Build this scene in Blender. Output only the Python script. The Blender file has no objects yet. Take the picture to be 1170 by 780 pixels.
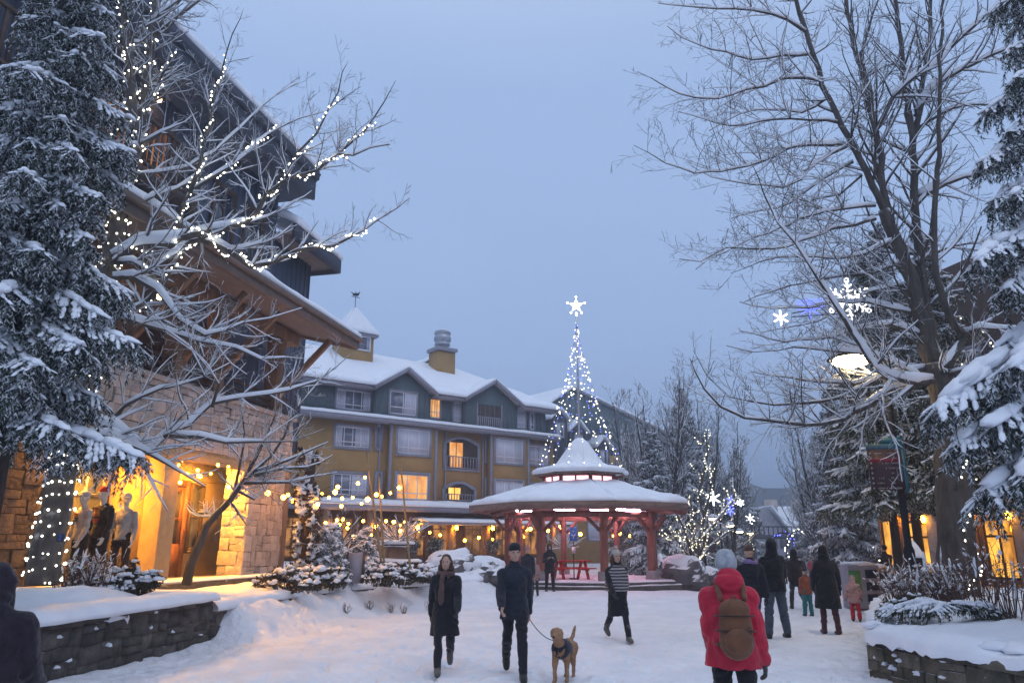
HAZE = 0.0032
EXPO = 0.23
import bpy, math, random
import numpy as np
from mathutils import Vector, Matrix, noise as mn
SC = bpy.context.scene
COL = SC.collection
rad = math.radians
V = Vector
# ---------------------------------------------------------------- camera geometry
F = 850.0
TH = math.atan(232 / 850)
CAM = V((0, 0, 1.73))
CTH, STH = math.cos(TH), math.sin(TH)
def ray(px, py):
    u = (px - 585) / F; v = (390 - py) / F
    return V((u, CTH - v * STH, STH + v * CTH))
def at(px, py, Y):
    r = ray(px, py); return CAM + r * (Y / r.y)
def gnd(px, py, z=0.0):
    r = ray(px, py); return CAM + r * ((z - CAM.z) / r.z)
def smooth(a, b, x):
    t = max(0.0, min(1.0, (x - a) / (b - a))); return t * t * (3 - 2 * t)
def nz(x, y, z, s=1.0):
    return mn.noise(V((x * s, y * s, z * s)))
# ---------------------------------------------------------------- mesh builder
class MB:
    def __init__(s):
        s.v = []; s.nv = 0; s.lt = []; s.lv = []; s.mi = []; s.cur = 0
    def add(s, vs, fs):
        o = s.nv
        s.v.append(np.array([tuple(p) for p in vs], np.float64)); s.nv += len(vs)
        for f in fs:
            s.lt.append(len(f)); s.lv.extend(i + o for i in f); s.mi.append(s.cur)
    def addnp(s, vs, tris):
        o = s.nv
        s.v.append(vs); s.nv += len(vs); k = tris.shape[1]
        s.lt.extend([k] * len(tris)); s.lv.extend((tris + o).ravel().tolist()); s.mi.extend([s.cur] * len(tris))
    def hexa(s, p):   # 8 corners: bottom 0-3 ccw, top 4-7
        s.add(p, [(3, 2, 1, 0), (4, 5, 6, 7), (0, 1, 5, 4), (1, 2, 6, 5), (2, 3, 7, 6), (3, 0, 4, 7)])
    def box(s, c, h, rz=0.0):
        c = V(c); x = V((math.cos(rz), math.sin(rz), 0)) * h[0]; y = V((-math.sin(rz), math.cos(rz), 0)) * h[1]; z = V((0, 0, h[2]))
        s.hexa([c - x - y - z, c + x - y - z, c + x + y - z, c - x + y - z, c - x - y + z, c + x - y + z, c + x + y + z, c - x + y + z])
    def beam(s, a, b, w, h, up=None):
        a, b = V(a), V(b); d = (b - a).normalized()
        up = V(up) if up is not None else (V((0, 0, 1)) if abs(d.z) < .95 else V((0, 1, 0)))
        sd = d.cross(up).normalized(); u = sd.cross(d).normalized()
        x = sd * w / 2; z = u * h / 2
        s.hexa([a - x - z, a + x - z, b + x - z, b - x - z, a - x + z, a + x + z, b + x + z, b - x + z])
    def tube(s, pts, radii, n=6, flat=1.0, caps=True):
        pts = [V(p) for p in pts]; m = len(pts)
        if not hasattr(radii, '__len__'): radii = [radii] * m
        vs = []; prev = None
        for i in range(m):
            d = (pts[min(i + 1, m - 1)] - pts[max(i - 1, 0)])
            d = d.normalized() if d.length > 1e-9 else V((0, 0, 1))
            if prev is None:
                a = V((0, 0, 1)) if abs(d.z) < .9 else V((1, 0, 0))
                x = d.cross(a).normalized()
            else:
                x = prev - d * prev.dot(d)
                x = x.normalized() if x.length > 1e-6 else d.orthogonal().normalized()
            prev = x; y = d.cross(x); r = radii[i]
            for k in range(n):
                t = 2 * math.pi * k / n
                o = x * (math.cos(t) * r) + y * (math.sin(t) * r)
                if flat != 1.0: o.z *= flat
                vs.append(pts[i] + o)
        fs = [(i * n + k, i * n + (k + 1) % n, (i + 1) * n + (k + 1) % n, (i + 1) * n + k) for i in range(m - 1) for k in range(n)]
        if caps:
            fs.append(tuple(range(n - 1, -1, -1))); fs.append(tuple((m - 1) * n + k for k in range(n)))
        s.add(vs, fs)
    def cap(s, pts, radii, n=10):   # tube with rounded ends
        pts = [V(p) for p in pts]; radii = list(radii)
        a = (pts[0] - pts[1]).normalized(); b = (pts[-1] - pts[-2]).normalized(); r0, r1 = radii[0], radii[-1]
        P = [pts[0] + a * r0 * .95, pts[0] + a * r0 * .6] + pts + [pts[-1] + b * r1 * .6, pts[-1] + b * r1 * .95]
        s.tube(P, [r0 * .25, r0 * .78] + radii + [r1 * .78, r1 * .25], n)
    def ell(s, c, r, nu=12, nv=8, jit=0.0, seed=0, M=None):
        c = V(c); vs = [V((0, 0, -1))]
        for j in range(1, nv):
            t = math.pi * j / nv
            for i in range(nu):
                p = 2 * math.pi * i / nu
                vs.append(V((math.sin(t) * math.cos(p), math.sin(t) * math.sin(p), -math.cos(t))))
        vs.append(V((0, 0, 1)))
        out = []
        for q in vs:
            k = 1.0
            if jit: k += jit * nz(q.x + seed * 3.1, q.y - seed * 1.7, q.z + seed, 1.6)
            w = V((q.x * r[0] * k, q.y * r[1] * k, q.z * r[2] * k))
            if M is not None: w = M @ w
            out.append(c + w)
        fs = [(0, 1 + (i + 1) % nu, 1 + i) for i in range(nu)]
        for j in range(nv - 2):
            o = 1 + j * nu
            fs += [(o + i, o + (i + 1) % nu, o + nu + (i + 1) % nu, o + nu + i) for i in range(nu)]
        o = 1 + (nv - 2) * nu; t = len(vs) - 1
        fs += [(o + i, o + (i + 1) % nu, t) for i in range(nu)]
        s.add(out, fs)
    def lathe(s, c, prof, n=16):
        c = V(c); vs = [c + V((r * math.cos(2 * math.pi * k / n), r * math.sin(2 * math.pi * k / n), z)) for r, z in prof for k in range(n)]
        m = len(prof)
        fs = [(i * n + k, i * n + (k + 1) % n, (i + 1) * n + (k + 1) % n, (i + 1) * n + k) for i in range(m - 1) for k in range(n)]
        fs.append(tuple(range(n - 1, -1, -1))); fs.append(tuple((m - 1) * n + k for k in range(n)))
        s.add(vs, fs)
    def prism(s, poly, ext):        # planar polygon of 3-D points, extruded by vector
        n = len(poly); ext = V(ext); P = [V(p) for p in poly]
        s.add(P + [p + ext for p in P], [tuple(range(n - 1, -1, -1)), tuple(range(n, 2 * n))] + [(i, (i + 1) % n, n + (i + 1) % n, n + i) for i in range(n)])
    def sheet(s, a, b, c, d, th, nu=12, nv=6, amp=.25, edge=.18, seed=0, over=0.0):
        """snow slab lying on the quad a-b-c-d, rounded at its edges"""
        a, b, c, d = V(a), V(b), V(c), V(d)
        nrm = (b - a).cross(d - a).normalized()
        if nrm.z < 0: nrm = -nrm
        up = (nrm * .5 + V((0, 0, .5))).normalized(); Lu = (b - a).length; Lv = (d - a).length
        us = sorted({0, .25 * edge / Lu, edge / Lu, 1 - edge / Lu, 1 - .25 * edge / Lu, 1} | {i / nu for i in range(1, nu)})
        vv = sorted({0, .25 * edge / Lv, edge / Lv, 1 - edge / Lv, 1 - .25 * edge / Lv, 1} | {i / nv for i in range(1, nv)})
        us = [x for x in us if 0 <= x <= 1]; vv = [x for x in vv if 0 <= x <= 1]
        def pt(u, v): return a * (1 - u) * (1 - v) + b * u * (1 - v) + c * u * v + d * (1 - u) * v
        vs = []; m = len(vv)
        for u in us:
            for v in vv:
                p = pt(u, v); e = min(u * Lu, (1 - u) * Lu, v * Lv, (1 - v) * Lv) / edge
                k = .35 + .65 * math.sqrt(min(1, max(0, e)))
                h = th * k * (1 + amp * nz(p.x + seed, p.y, p.z, 1.1) + .4 * amp * nz(p.x, p.y + seed, p.z, 4))
                if e <= 0:
                    j = .04 * nz(p.x + seed, p.y, p.z, 2.5)
                    cen = pt(.5, .5); o = (p - cen); o.z = 0; p = p + o.normalized() * (over + j)
                vs.append(p + up * h)
        nu_ = len(us); top = len(vs)
        vs += [pt(u, v) for u in us for v in vv]
        fs = []
        for i in range(nu_ - 1):
            for j in range(m - 1):
                q = (i * m + j, (i + 1) * m + j, (i + 1) * m + j + 1, i * m + j + 1)
                fs.append(q); fs.append(tuple(x + top for x in reversed(q)))
        rim = [i * m for i in range(nu_)] + [(nu_ - 1) * m + j for j in range(1, m)] + [i * m + m - 1 for i in range(nu_ - 2, -1, -1)] + [j for j in range(m - 2, 0, -1)]
        for k in range(len(rim)):
            x, y = rim[k], rim[(k + 1) % len(rim)]
            fs.append((x, x + top, y + top, y))
        s.add(vs, fs)
    def build(s, name, mats, parent=None, smooth_=False, origin=None, bevel=0, label=None):
        o = V((0, 0, 0))
        q = parent
        while q is not None:
            o = o + q.location; q = q.parent
        if parent is None and origin is not None: o = V(origin)
        me = bpy.data.meshes.new(name)
        co = (np.concatenate(s.v) if s.v else np.zeros((0, 3))) - np.array(o)
        me.vertices.add(len(co)); me.vertices.foreach_set('co', co.ravel())
        me.loops.add(len(s.lv)); me.loops.foreach_set('vertex_index', s.lv)
        me.polygons.add(len(s.lt))
        lt = np.array(s.lt, np.int32); ls = np.concatenate([[0], np.cumsum(lt)[:-1]]) if len(lt) else lt
        me.polygons.foreach_set('loop_start', ls); me.polygons.foreach_set('loop_total', lt)
        me.polygons.foreach_set('material_index', s.mi)
        if smooth_: me.polygons.foreach_set('use_smooth', [True] * len(lt))
        me.update(calc_edges=True)
        for m in (mats if isinstance(mats, (list, tuple)) else [mats]): me.materials.append(m)
        ob = bpy.data.objects.new(name, me); COL.objects.link(ob)
        if parent is not None: ob.parent = parent
        else: ob.location = o
        if bevel:
            b = ob.modifiers.new('bevel', 'BEVEL'); b.width = bevel; b.segments = 2; b.limit_method = 'ANGLE'
        if label: ob['label'] = label
        return ob
def tag(o, label=None, cat=None, group=None, kind=None):
    if label: o['label'] = label
    if cat: o['category'] = cat
    if group: o['group'] = group
    if kind: o['kind'] = kind
    return o
def thing(name, label, cat, loc=(0, 0, 0), group=None):
    o = bpy.data.objects.new(name, None); COL.objects.link(o); o.location = V(loc); o.empty_display_size = .2
    return tag(o, label, cat, group)
def copy_tree(o, parent=None):
    c = o.copy(); COL.objects.link(c)
    if parent is not None: c.parent = parent
    for ch in list(o.children): copy_tree(ch, c)
    return c
def dup(root, loc, rz=0.0, sc=1.0, label=None, group=None):
    c = copy_tree(root); c.location = V(loc); c.rotation_euler = (0, 0, rz); c.scale = (sc, sc, sc) if not hasattr(sc, '__len__') else sc
    if label: c['label'] = label
    if group: c['group'] = group
    return c
class Fr:                           # a facade frame: s along, o outward, z up
    def __init__(s, O, d):
        s.O = V((O[0], O[1], 0)); s.d = V((d[0], d[1], 0)).normalized(); s.n = V((s.d.y, -s.d.x, 0))
    def p(s, a, o, z): return s.O + s.d * a + s.n * o + V((0, 0, z))
    def box(s, mb, a0, a1, o0, o1, z0, z1):
        mb.hexa([s.p(a0, o0, z0), s.p(a0, o1, z0), s.p(a1, o1, z0), s.p(a1, o0, z0), s.p(a0, o0, z1), s.p(a0, o1, z1), s.p(a1, o1, z1), s.p(a1, o0, z1)])
    def hit(s, px, py, o=0.0):
        r = ray(px, py); P = s.O + s.n * o
        t = (P - CAM).dot(s.n) / r.dot(s.n); q = CAM + r * t
        return (q - s.O).dot(s.d), q.z
    def rect(s, x0, y0, x1, y1, o=0.0):   # upright rectangle seen between two pixels
        a, b = s.hit(x0, y0, o); c, d = s.hit(x1, y1, o)
        return a, c, d, b
# ---------------------------------------------------------------- materials
def nodes(name):
    m = bpy.data.materials.new(name); m.use_nodes = True; nt = m.node_tree
    return m, nt, nt.nodes['Principled BSDF'], nt.links
def pm(name, c1, c2=None, scale=5, rough=.75, bump=0.0, bscale=None, metal=0.0, snow=None, stretch=(1, 1, 1), island=0.0, spec=.4, detail=5, contrast=(.35, .65), sheen=0, coat=0, bdist=.04):
    m, nt, P, L = nodes(name); N = nt.nodes
    tc = N.new('ShaderNodeTexCoord'); mp = N.new('ShaderNodeMapping'); mp.inputs['Scale'].default_value = stretch
    L.new(tc.outputs['Object'], mp.inputs['Vector'])
    no = N.new('ShaderNodeTexNoise'); no.inputs['Scale'].default_value = scale; no.inputs['Detail'].default_value = detail
    L.new(mp.outputs[0], no.inputs['Vector'])
    rp = N.new('ShaderNodeMapRange'); rp.inputs[1].default_value, rp.inputs[2].default_value = contrast
    L.new(no.outputs[0], rp.inputs[0])
    mx = N.new('ShaderNodeMix'); mx.data_type = 'RGBA'
    mx.inputs[6].default_value = (*c1, 1); mx.inputs[7].default_value = (*(c2 or [x * .7 for x in c1]), 1)
    L.new(rp.outputs[0], mx.inputs[0]); col = mx.outputs[2]
    if island:
        g = N.new('ShaderNodeNewGeometry'); r2 = N.new('ShaderNodeMapRange')
        r2.inputs[3].default_value = 1 - island; r2.inputs[4].default_value = 1 + island
        L.new(g.outputs['Random Per Island'], r2.inputs[0])
        hs = N.new('ShaderNodeHueSaturation'); L.new(r2.outputs[0], hs.inputs['Value']); L.new(col, hs.inputs['Color']); col = hs.outputs[0]
    P.inputs['Roughness'].default_value = rough; P.inputs['Metallic'].default_value = metal
    P.inputs['Specular IOR Level'].default_value = spec
    if sheen: P.inputs['Sheen Weight'].default_value = sheen
    if coat: P.inputs['Coat Weight'].default_value = coat
    if snow:
        g = N.new('ShaderNodeNewGeometry'); sx = N.new('ShaderNodeSeparateXYZ'); L.new(g.outputs['Normal'], sx.inputs[0])
        n2 = N.new('ShaderNodeTexNoise'); n2.inputs['Scale'].default_value = snow[2] if len(snow) > 2 else 6; L.new(tc.outputs['Object'], n2.inputs['Vector'])
        ad = N.new('ShaderNodeMath'); ad.operation = 'MULTIPLY_ADD'; ad.inputs[1].default_value = .9; L.new(n2.outputs[0], ad.inputs[0]); L.new(sx.outputs[2], ad.inputs[2])
        r3 = N.new('ShaderNodeMapRange'); r3.inputs[1].default_value = snow[0] + .45; r3.inputs[2].default_value = snow[1] + .45; L.new(ad.outputs[0], r3.inputs[0])
        m2 = N.new('ShaderNodeMix'); m2.data_type = 'RGBA'; L.new(r3.outputs[0], m2.inputs[0]); L.new(col, m2.inputs[6]); m2.inputs[7].default_value = (.82, .84, .88, 1); col = m2.outputs[2]
    L.new(col, P.inputs['Base Color'])
    if bump:
        nb = N.new('ShaderNodeTexNoise'); nb.inputs['Scale'].default_value = bscale or scale * 3; nb.inputs['Detail'].default_value = 6; L.new(mp.outputs[0], nb.inputs['Vector'])
        bp = N.new('ShaderNodeBump'); bp.inputs['Strength'].default_value = min(1, bump); bp.inputs['Distance'].default_value = bdist; L.new(nb.outputs[0], bp.inputs['Height']); L.new(bp.outputs[0], P.inputs['Normal'])
    return m
def em(name, c, s, samp=True):
    m, nt, P, L = nodes(name)
    P.inputs['Base Color'].default_value = (.8, .8, .8, 1)
    P.inputs['Emission Color'].default_value = (*c, 1); P.inputs['Emission Strength'].default_value = s
    if not samp: m.cycles.emission_sampling = 'NONE'
    return m
def litpane(name, c1, c2, s, scale=2.0, stretch=(1, 1, .6)):
    m, nt, P, L = nodes(name); N = nt.nodes
    tc = N.new('ShaderNodeTexCoord'); mp = N.new('ShaderNodeMapping'); mp.inputs['Scale'].default_value = stretch
    L.new(tc.outputs['Object'], mp.inputs['Vector'])
    no = N.new('ShaderNodeTexNoise'); no.inputs['Scale'].default_value = scale; no.inputs['Detail'].default_value = 3; L.new(mp.outputs[0], no.inputs['Vector'])
    cr = N.new('ShaderNodeValToRGB'); cr.color_ramp.elements[0].position = .38; cr.color_ramp.elements[1].position = .62
    cr.color_ramp.elements[0].color = (*c1, 1); cr.color_ramp.elements[1].color = (*c2, 1)
    L.new(no.outputs[0], cr.inputs[0]); L.new(cr.outputs[0], P.inputs['Emission Color'])
    P.inputs['Emission Strength'].default_value = s; P.inputs['Base Color'].default_value = (.05, .05, .05, 1); P.inputs['Roughness'].default_value = .08
    return m
M = {}
M['snow'] = pm('snow', (.84, .86, .90), (.78, .81, .87), 3, .65, .35, 9, spec=.3)
M['snow_ground'] = pm('snow_ground', (.85, .85, .88), (.70, .71, .76), 1.1, .6, 1.0, 4.0, spec=.3, contrast=(.3, .75), bdist=.12)
M['bark'] = pm('bark', (.11, .095, .085), (.06, .052, .045), 7, .95, 1.0, 13, snow=(.45, .75, 5), stretch=(1, 1, .22), bdist=.09)
M['bark_dark'] = pm('bark_dark', (.045, .037, .033), (.025, .02, .018), 9, .9, .8, 25, stretch=(1, 1, .3), snow=(.5, .8, 7))
M['twig'] = pm('twig', (.055, .048, .047), (.035, .031, .03), 9, .9, snow=(-.2, .32, 3))
M['twig_red'] = pm('twig_red', (.12, .06, .045), (.07, .04, .033), 9, .9, snow=(.7, 1.05, 5))
M['twig_pale'] = pm('twig_pale', (.12, .10, .09), (.07, .06, .055), 9, .9, snow=(-.45, .15, 3))
M['needle_plain'] = pm('needle_plain', (.030, .048, .030), (.016, .028, .020), 3, .8, island=.45, spec=.2)
M['needle_lit_plain'] = pm('needle_lit_plain', (.075, .085, .038), (.035, .05, .025), 3, .8, island=.45, spec=.2)
def frosted(name, c1, c2, k):
    m = pm(name, c1, c2, 3, .8, island=.45, spec=.2); nt = m.node_tree; N, L = nt.nodes, nt.links; P = N['Principled BSDF']
    src = P.inputs['Base Color'].links[0].from_socket; g = N.new('ShaderNodeNewGeometry'); mr = N.new('ShaderNodeMapRange'); mr.inputs[1].default_value = 1 - k; mr.inputs[2].default_value = 1 - k + .08
    ml = N.new('ShaderNodeMath'); ml.operation = 'FRACT'; m3 = N.new('ShaderNodeMath'); m3.operation = 'MULTIPLY'; m3.inputs[1].default_value = 7.31; L.new(g.outputs['Random Per Island'], m3.inputs[0]); L.new(m3.outputs[0], ml.inputs[0]); L.new(ml.outputs[0], mr.inputs[0])
    mx = N.new('ShaderNodeMix'); mx.data_type = 'RGBA'; L.new(mr.outputs[0], mx.inputs[0]); L.new(src, mx.inputs[6]); mx.inputs[7].default_value = (.72, .74, .78, 1); L.new(mx.outputs[2], P.inputs['Base Color']); return m
M['needle'] = frosted('needle', (.038, .055, .038), (.02, .034, .026), .38)
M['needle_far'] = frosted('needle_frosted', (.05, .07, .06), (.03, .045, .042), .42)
M['needle_lit'] = frosted('needle_lamplit', (.085, .09, .042), (.045, .055, .028), .22)  # yellower copy of the spruce needles; lamp light put into the colour
M['leaf'] = pm('leaf', (.05, .06, .035), (.07, .045, .03), 6, .8, island=.4)
M['stone'] = pm('stone', (.58, .49, .43), (.43, .37, .33), 4, .85, .9, 14, island=.22)
M['stone_dimmed'] = pm('stone_dimmed', (.20, .15, .11), (.12, .09, .07), 4, .9, .9, 14, island=.3)  # darker copy of the wall stone; dim light is put into its colour
M['pane_ember'] = litpane('ember_room', (.4, .12, .02), (1.0, .42, .10), .42)
M['pane_dim'] = pm('dim_glass', (.09, .10, .14), (.17, .18, .24), 1.2, .06, 0, spec=.9)
M['bark_snowy'] = pm('bark_snowy', (.12, .10, .09), (.07, .06, .052), 7, .95, .9, 13, snow=(.22, .6, 6), stretch=(1, 1, .4))
M['stone_dark'] = pm('stone_dark', (.10, .085, .075), (.05, .045, .04), 5, .9, .9, 14, island=.4, snow=(.75, 1.0, 6))
M['stone_moss'] = pm('stone_moss', (.13, .11, .085), (.06, .06, .038), 5, .9, .9, 14, island=.4, snow=(.7, 1.0, 6))
M['mortar'] = pm('mortar', (.17, .15, .13), (.06, .055, .05), 8, .95, .6, 20)
M['boulder'] = pm('boulder', (.15, .14, .14), (.08, .075, .078), 3, .9, .9, 7, snow=(.45, .7, 4))
M['timber'] = pm('timber', (.26, .16, .095), (.17, .10, .06), 6, .7, .4, 30, stretch=(1, 1, .15), island=.15)
M['timber_dark'] = pm('timber_dark', (.085, .05, .035), (.05, .03, .022), 6, .7, .4, 30, island=.2)
M['soffit'] = pm('soffit', (.22, .165, .14), (.17, .13, .11), 3, .75, .25, 14, stretch=(6, 1, 1))
M['fascia'] = pm('fascia', (.19, .145, .125), (.15, .115, .10), 4, .7, .2)
M['stucco_orange'] = pm('stucco_orange', (.52, .36, .19), (.46, .31, .16), 6, .85, .3, 30)
M['ochre'] = pm('ochre', (.42, .25, .09), (.36, .21, .075), 1.2, .85, .3, 25)
M['slate'] = pm('slate', (.12, .16, .175), (.09, .13, .145), 2, .75, .3, 25, stretch=(3, 3, .4))
M['slate_blue'] = pm('slate_blue', (.085, .105, .155), (.06, .08, .12), 2, .75, .3, 25, stretch=(3, 3, .4))
M['slate_dark'] = pm('slate_dark', (.05, .06, .085), (.038, .047, .068), 3, .7, .2)
M['trim'] = pm('trim', (.29, .28, .33), (.24, .235, .28), 5, .7, .2)
M['white'] = pm('white_paint', (.78, .78, .82), (.72, .72, .76), 6, .6)
M['pane'] = pm('window_glass', (.26, .28, .35), (.42, .43, .50), 3.5, .08, 0, stretch=(5, 5, .12), spec=.8, contrast=(.4, .6))
M['pane_dark'] = pm('dark_glass', (.025, .028, .036), (.05, .055, .07), 1.5, .05, 0, spec=.9)
M['curtain'] = pm('curtain', (.62, .62, .70), (.50, .50, .58), 5, .3, 0, stretch=(5, 5, .1), spec=.6)
M['pane_lit'] = litpane('lit_room', (.75, .26, .05), (1.0, .50, .14), 1.0)
M['pane_lit2'] = litpane('lit_room_bright', (1.0, .42, .05), (1, .62, .14), 1.6)
M['shop_lit'] = litpane('lit_shop', (.012, .010, .009), (1.0, .42, .10), .55, 2.4, (1, 1, .7))
M['shop_dim'] = litpane('dim_shop', (.02, .017, .016), (.6, .28, .10), .35, 1.8, (1, 1, .8))
M['shop_amber'] = litpane('amber_shop', (.25, .09, .012), (1.0, .46, .06), 1.5, 1.8, (1, 1, .5))
M['red_stain'] = pm('red_stain', (.29, .11, .07), (.18, .07, .05), 5, .6, .3, 24, stretch=(1, 1, .2))
M['grey_wood'] = pm('weathered_wood', (.28, .18, .13), (.17, .11, .09), 5, .8, .5, 20, stretch=(.4, .4, 2))
M['concrete'] = pm('concrete', (.33, .31, .31), (.25, .24, .24), 6, .85, .4)
M['metal_dark'] = pm('dark_metal', (.02, .02, .026), (.014, .014, .019), 8, .75, .1, spec=.15)
M['metal'] = pm('steel', (.42, .44, .48), (.34, .36, .4), 6, .4, .1, metal=.7)
M['wire'] = pm('wire', (.02, .025, .02), None, 5, .6)
M['bulb_white'] = em('bulb_white', (1, .97, .80), 6.0)
M['bulb_cream'] = em('bulb_cream', (1, .93, .62), 2.6)
M['bulb_blue'] = em('bulb_blue', (.06, .09, 1), 3.2)
M['bulb_warm'] = em('bulb_warm', (1, .36, .020), 44)
M['lamp_warm'] = em('lamp_warm', (1, .38, .010), 100)
M['downlight'] = em('downlight', (1, .44, .05), 2100)
M['lamp_yellow'] = em('lamp_yellow', (1, .72, .32), 30)
M['tube_pink'] = em('tube_pink', (1, .52, .72), 110)
M['panel_pink'] = em('panel_pink', (1, .50, .56), 1.7)
M['flake_white'] = em('flake_white', (.92, .95, 1), 3.2)
M['flake_blue'] = em('flake_blue', (.06, .09, 1), 1.8)
M['star'] = em('star', (1, .95, .85), 6)
M['teal'] = pm('teal_paint', (.02, .14, .19), (.016, .11, .15), 5, .5)
M['maroon'] = pm('maroon_board', (.060, .026, .030), (.05, .022, .026), 5, .5)
M['crimson'] = pm('crimson_band', (.26, .012, .03), None, 5, .5)
M['letter'] = pm('letters', (.30, .26, .27), (.26, .23, .24), 5, .6)
M['letter_w'] = pm('letters_white', (.6, .65, .7), None, 5, .6)
M['blue_sign'] = pm('blue_sign', (.03, .14, .42), (.025, .12, .38), 5, .4)
M['picnic_red'] = pm('picnic_red', (.55, .035, .02), (.45, .03, .02), 6, .5, .2)
# ---------------------------------------------------------------- vegetation generators
_lr = random.Random(99); LUMPS = []
for _k in range(14):
    _b = MB(); _b.ell((0, 0, 0), (1, 1, 1), 10, 7)
    _a = _b.v[0].copy()
    for _i in range(len(_a)):
        _q = V(_a[_i]); _a[_i] *= 1 + .42 * nz(_q.x + _k * 7.3, _q.y, _q.z - _k, 1.1) + .30 * nz(_q.x, _q.y + _k * 3.7, _q.z, 2.6)
    _a[:, 2] = np.where(_a[:, 2] < 0, _a[:, 2] * .55, _a[:, 2]); LUMPS.append(_a)
_t = []; _p = 0
for _l in _b.lt:
    _f = _b.lv[_p:_p + _l]; _p += _l; _t.append(_f[:3])
    if _l == 4: _t.append([_f[0], _f[2], _f[3]])
LUMPF = np.array(_t)
def lump(mb, c, r, rng, axis=None):
    a = LUMPS[rng.randrange(len(LUMPS))] * np.array(r)
    if axis is None: t = rng.uniform(0, 6.283)
    else: t = math.atan2(axis.y, axis.x)
    x = a[:, 0] * math.cos(t) - a[:, 1] * math.sin(t); y = a[:, 0] * math.sin(t) + a[:, 1] * math.cos(t); z = a[:, 2].copy()
    if axis is not None:
        h = math.hypot(axis.x, axis.y); z += a[:, 0] * (axis.z / max(.25, h))
    mb.addnp(np.stack([x + c[0], y + c[1], z + c[2]], 1), LUMPF)
def rnd_perp(d, rng):
    a = V((rng.gauss(0, 1), rng.gauss(0, 1), rng.gauss(0, 1))); a -= d * a.dot(d)
    return a.normalized() if a.length > 1e-4 else d.orthogonal().normalized()
def snow_on(mb, pts, radii, rng, k=.9, mn_r=.010, n=6):
    """snow lying along the top of a limb, broken where the limb is steep"""
    run = []
    def flush():
        if len(run) >= 2:
            q = [p for p, r in run]; r = [x for p, x in run]
            r[0] *= .35; r[-1] *= .35
            mb.tube(q, r, n, .95)
        run.clear()
    for i in range(len(pts)):
        d = (pts[min(i + 1, len(pts) - 1)] - pts[max(0, i - 1)]).normalized()
        if abs(d.z) > .86 or rng.random() < .05: flush(); continue
        r = radii[i]; w = max(mn_r, r * k) * rng.uniform(.75, 1.15)
        run.append((pts[i] + V((0, 0, r * .75 + w * .5)), w))
    flush()
def resample(pts, step):
    pts = [V(p) for p in pts]; out = [pts[0]]
    n = len(pts)
    for i in range(n - 1):
        p0, p1, p2, p3 = pts[max(i - 1, 0)], pts[i], pts[i + 1], pts[min(i + 2, n - 1)]
        m = max(1, int((p2 - p1).length / step))
        for k in range(1, m + 1):
            t = k / m; t2 = t * t; t3 = t2 * t
            out.append(.5 * ((2 * p1) + (p2 - p0) * t + (2 * p0 - 5 * p1 + 4 * p2 - p3) * t2 + (3 * p1 - p0 - 3 * p2 + p3) * t3))
    return out
def taper(n, r0, r1, e=1.0):
    return [r0 + (r1 - r0) * (i / max(1, n - 1)) ** e for i in range(n)]
def branch(wood, twig, snow, p, d, L, r, lev, rng, bend=.26, lift=.10, spread=(.55, 1.05), snowk=.9, rmin=.0035, kids=1.0, smin=.012):
    n = max(3, min(7, int(L / .22) + 2)); pts = [V(p)]; d = V(d).normalized()
    for i in range(n):
        d = (d + rnd_perp(d, rng) * bend * rng.random() + V((0, 0, lift * (.3 + i / n)))).normalized()
        pts.append(pts[-1] + d * (L / n))
    rr = taper(n + 1, r, max(rmin, r * .35))
    (wood if r > .03 else twig).tube(pts, rr, 5 if r > .015 else 3, caps=False)
    if snow is not None and r > smin: snow_on(snow, pts, rr, rng, snowk, n=5 if r > .02 else 4)
    if lev <= 0: return
    m = max(2, int(kids * (2.2 + L * 2.6)))
    for k in range(m):
        t = .15 + .85 * (k + rng.random()) / m
        i = min(n - 1, int(t * n)); f = t * n - i
        q = pts[i].lerp(pts[i + 1], min(1, f)); dd = (pts[i + 1] - pts[i]).normalized()
        a = rng.uniform(*spread); nd = dd * math.cos(a) + rnd_perp(dd, rng) * math.sin(a)
        l2 = L * rng.uniform(.25, .55) * (1.15 - .55 * t)
        if l2 < .08: continue
        branch(wood, twig, snow, q, nd, l2, max(rmin, rr[i] * rng.uniform(.4, .6)), lev - 1, rng, bend, lift, spread, snowk, rmin, kids, smin)
def limb(wood, twig, snow, pts, r0, r1, rng, lev=2, step=.3, side=(.4, 1.1), every=.35, start=.15, lift=.1, snowk=.9, n=8, kids=1.0, rmin=.0035, wob=.02, smin=.012, spread=(.6, 1.15)):
    """a main limb along given points with side branches of its own"""
    P = resample(pts, step); m = len(P)
    for i in range(1, m - 1): P[i] += V((rng.gauss(0, wob), rng.gauss(0, wob), rng.gauss(0, wob)))
    rr = taper(m, r0, r1, .85)
    wood.tube(P, rr, n)
    if snow is not None: snow_on(snow, P, rr, rng, snowk, .021)
    tot = sum((P[i + 1] - P[i]).length for i in range(m - 1)); acc = 0; nxt = tot * start
    for i in range(m - 1):
        acc += (P[i + 1] - P[i]).length
        while acc >= nxt:
            f = nxt / tot; dd = (P[i + 1] - P[i]).normalized(); a = rng.uniform(*spread)
            pe = rnd_perp(dd, rng)
            if pe.z < 0 and rng.random() < .5: pe = -pe
            nd = dd * math.cos(a) + pe * math.sin(a)
            L = rng.uniform(*side) * (1.15 - .7 * f)
            branch(wood, twig, snow, P[i], nd, L, max(rmin, min(rr[i] * .45, .010 + .016 * L)), lev, rng, lift=lift, snowk=snowk, kids=kids, rmin=rmin, smin=smin)
            nxt += every * rng.uniform(.6, 1.4)
    return P, rr
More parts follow.
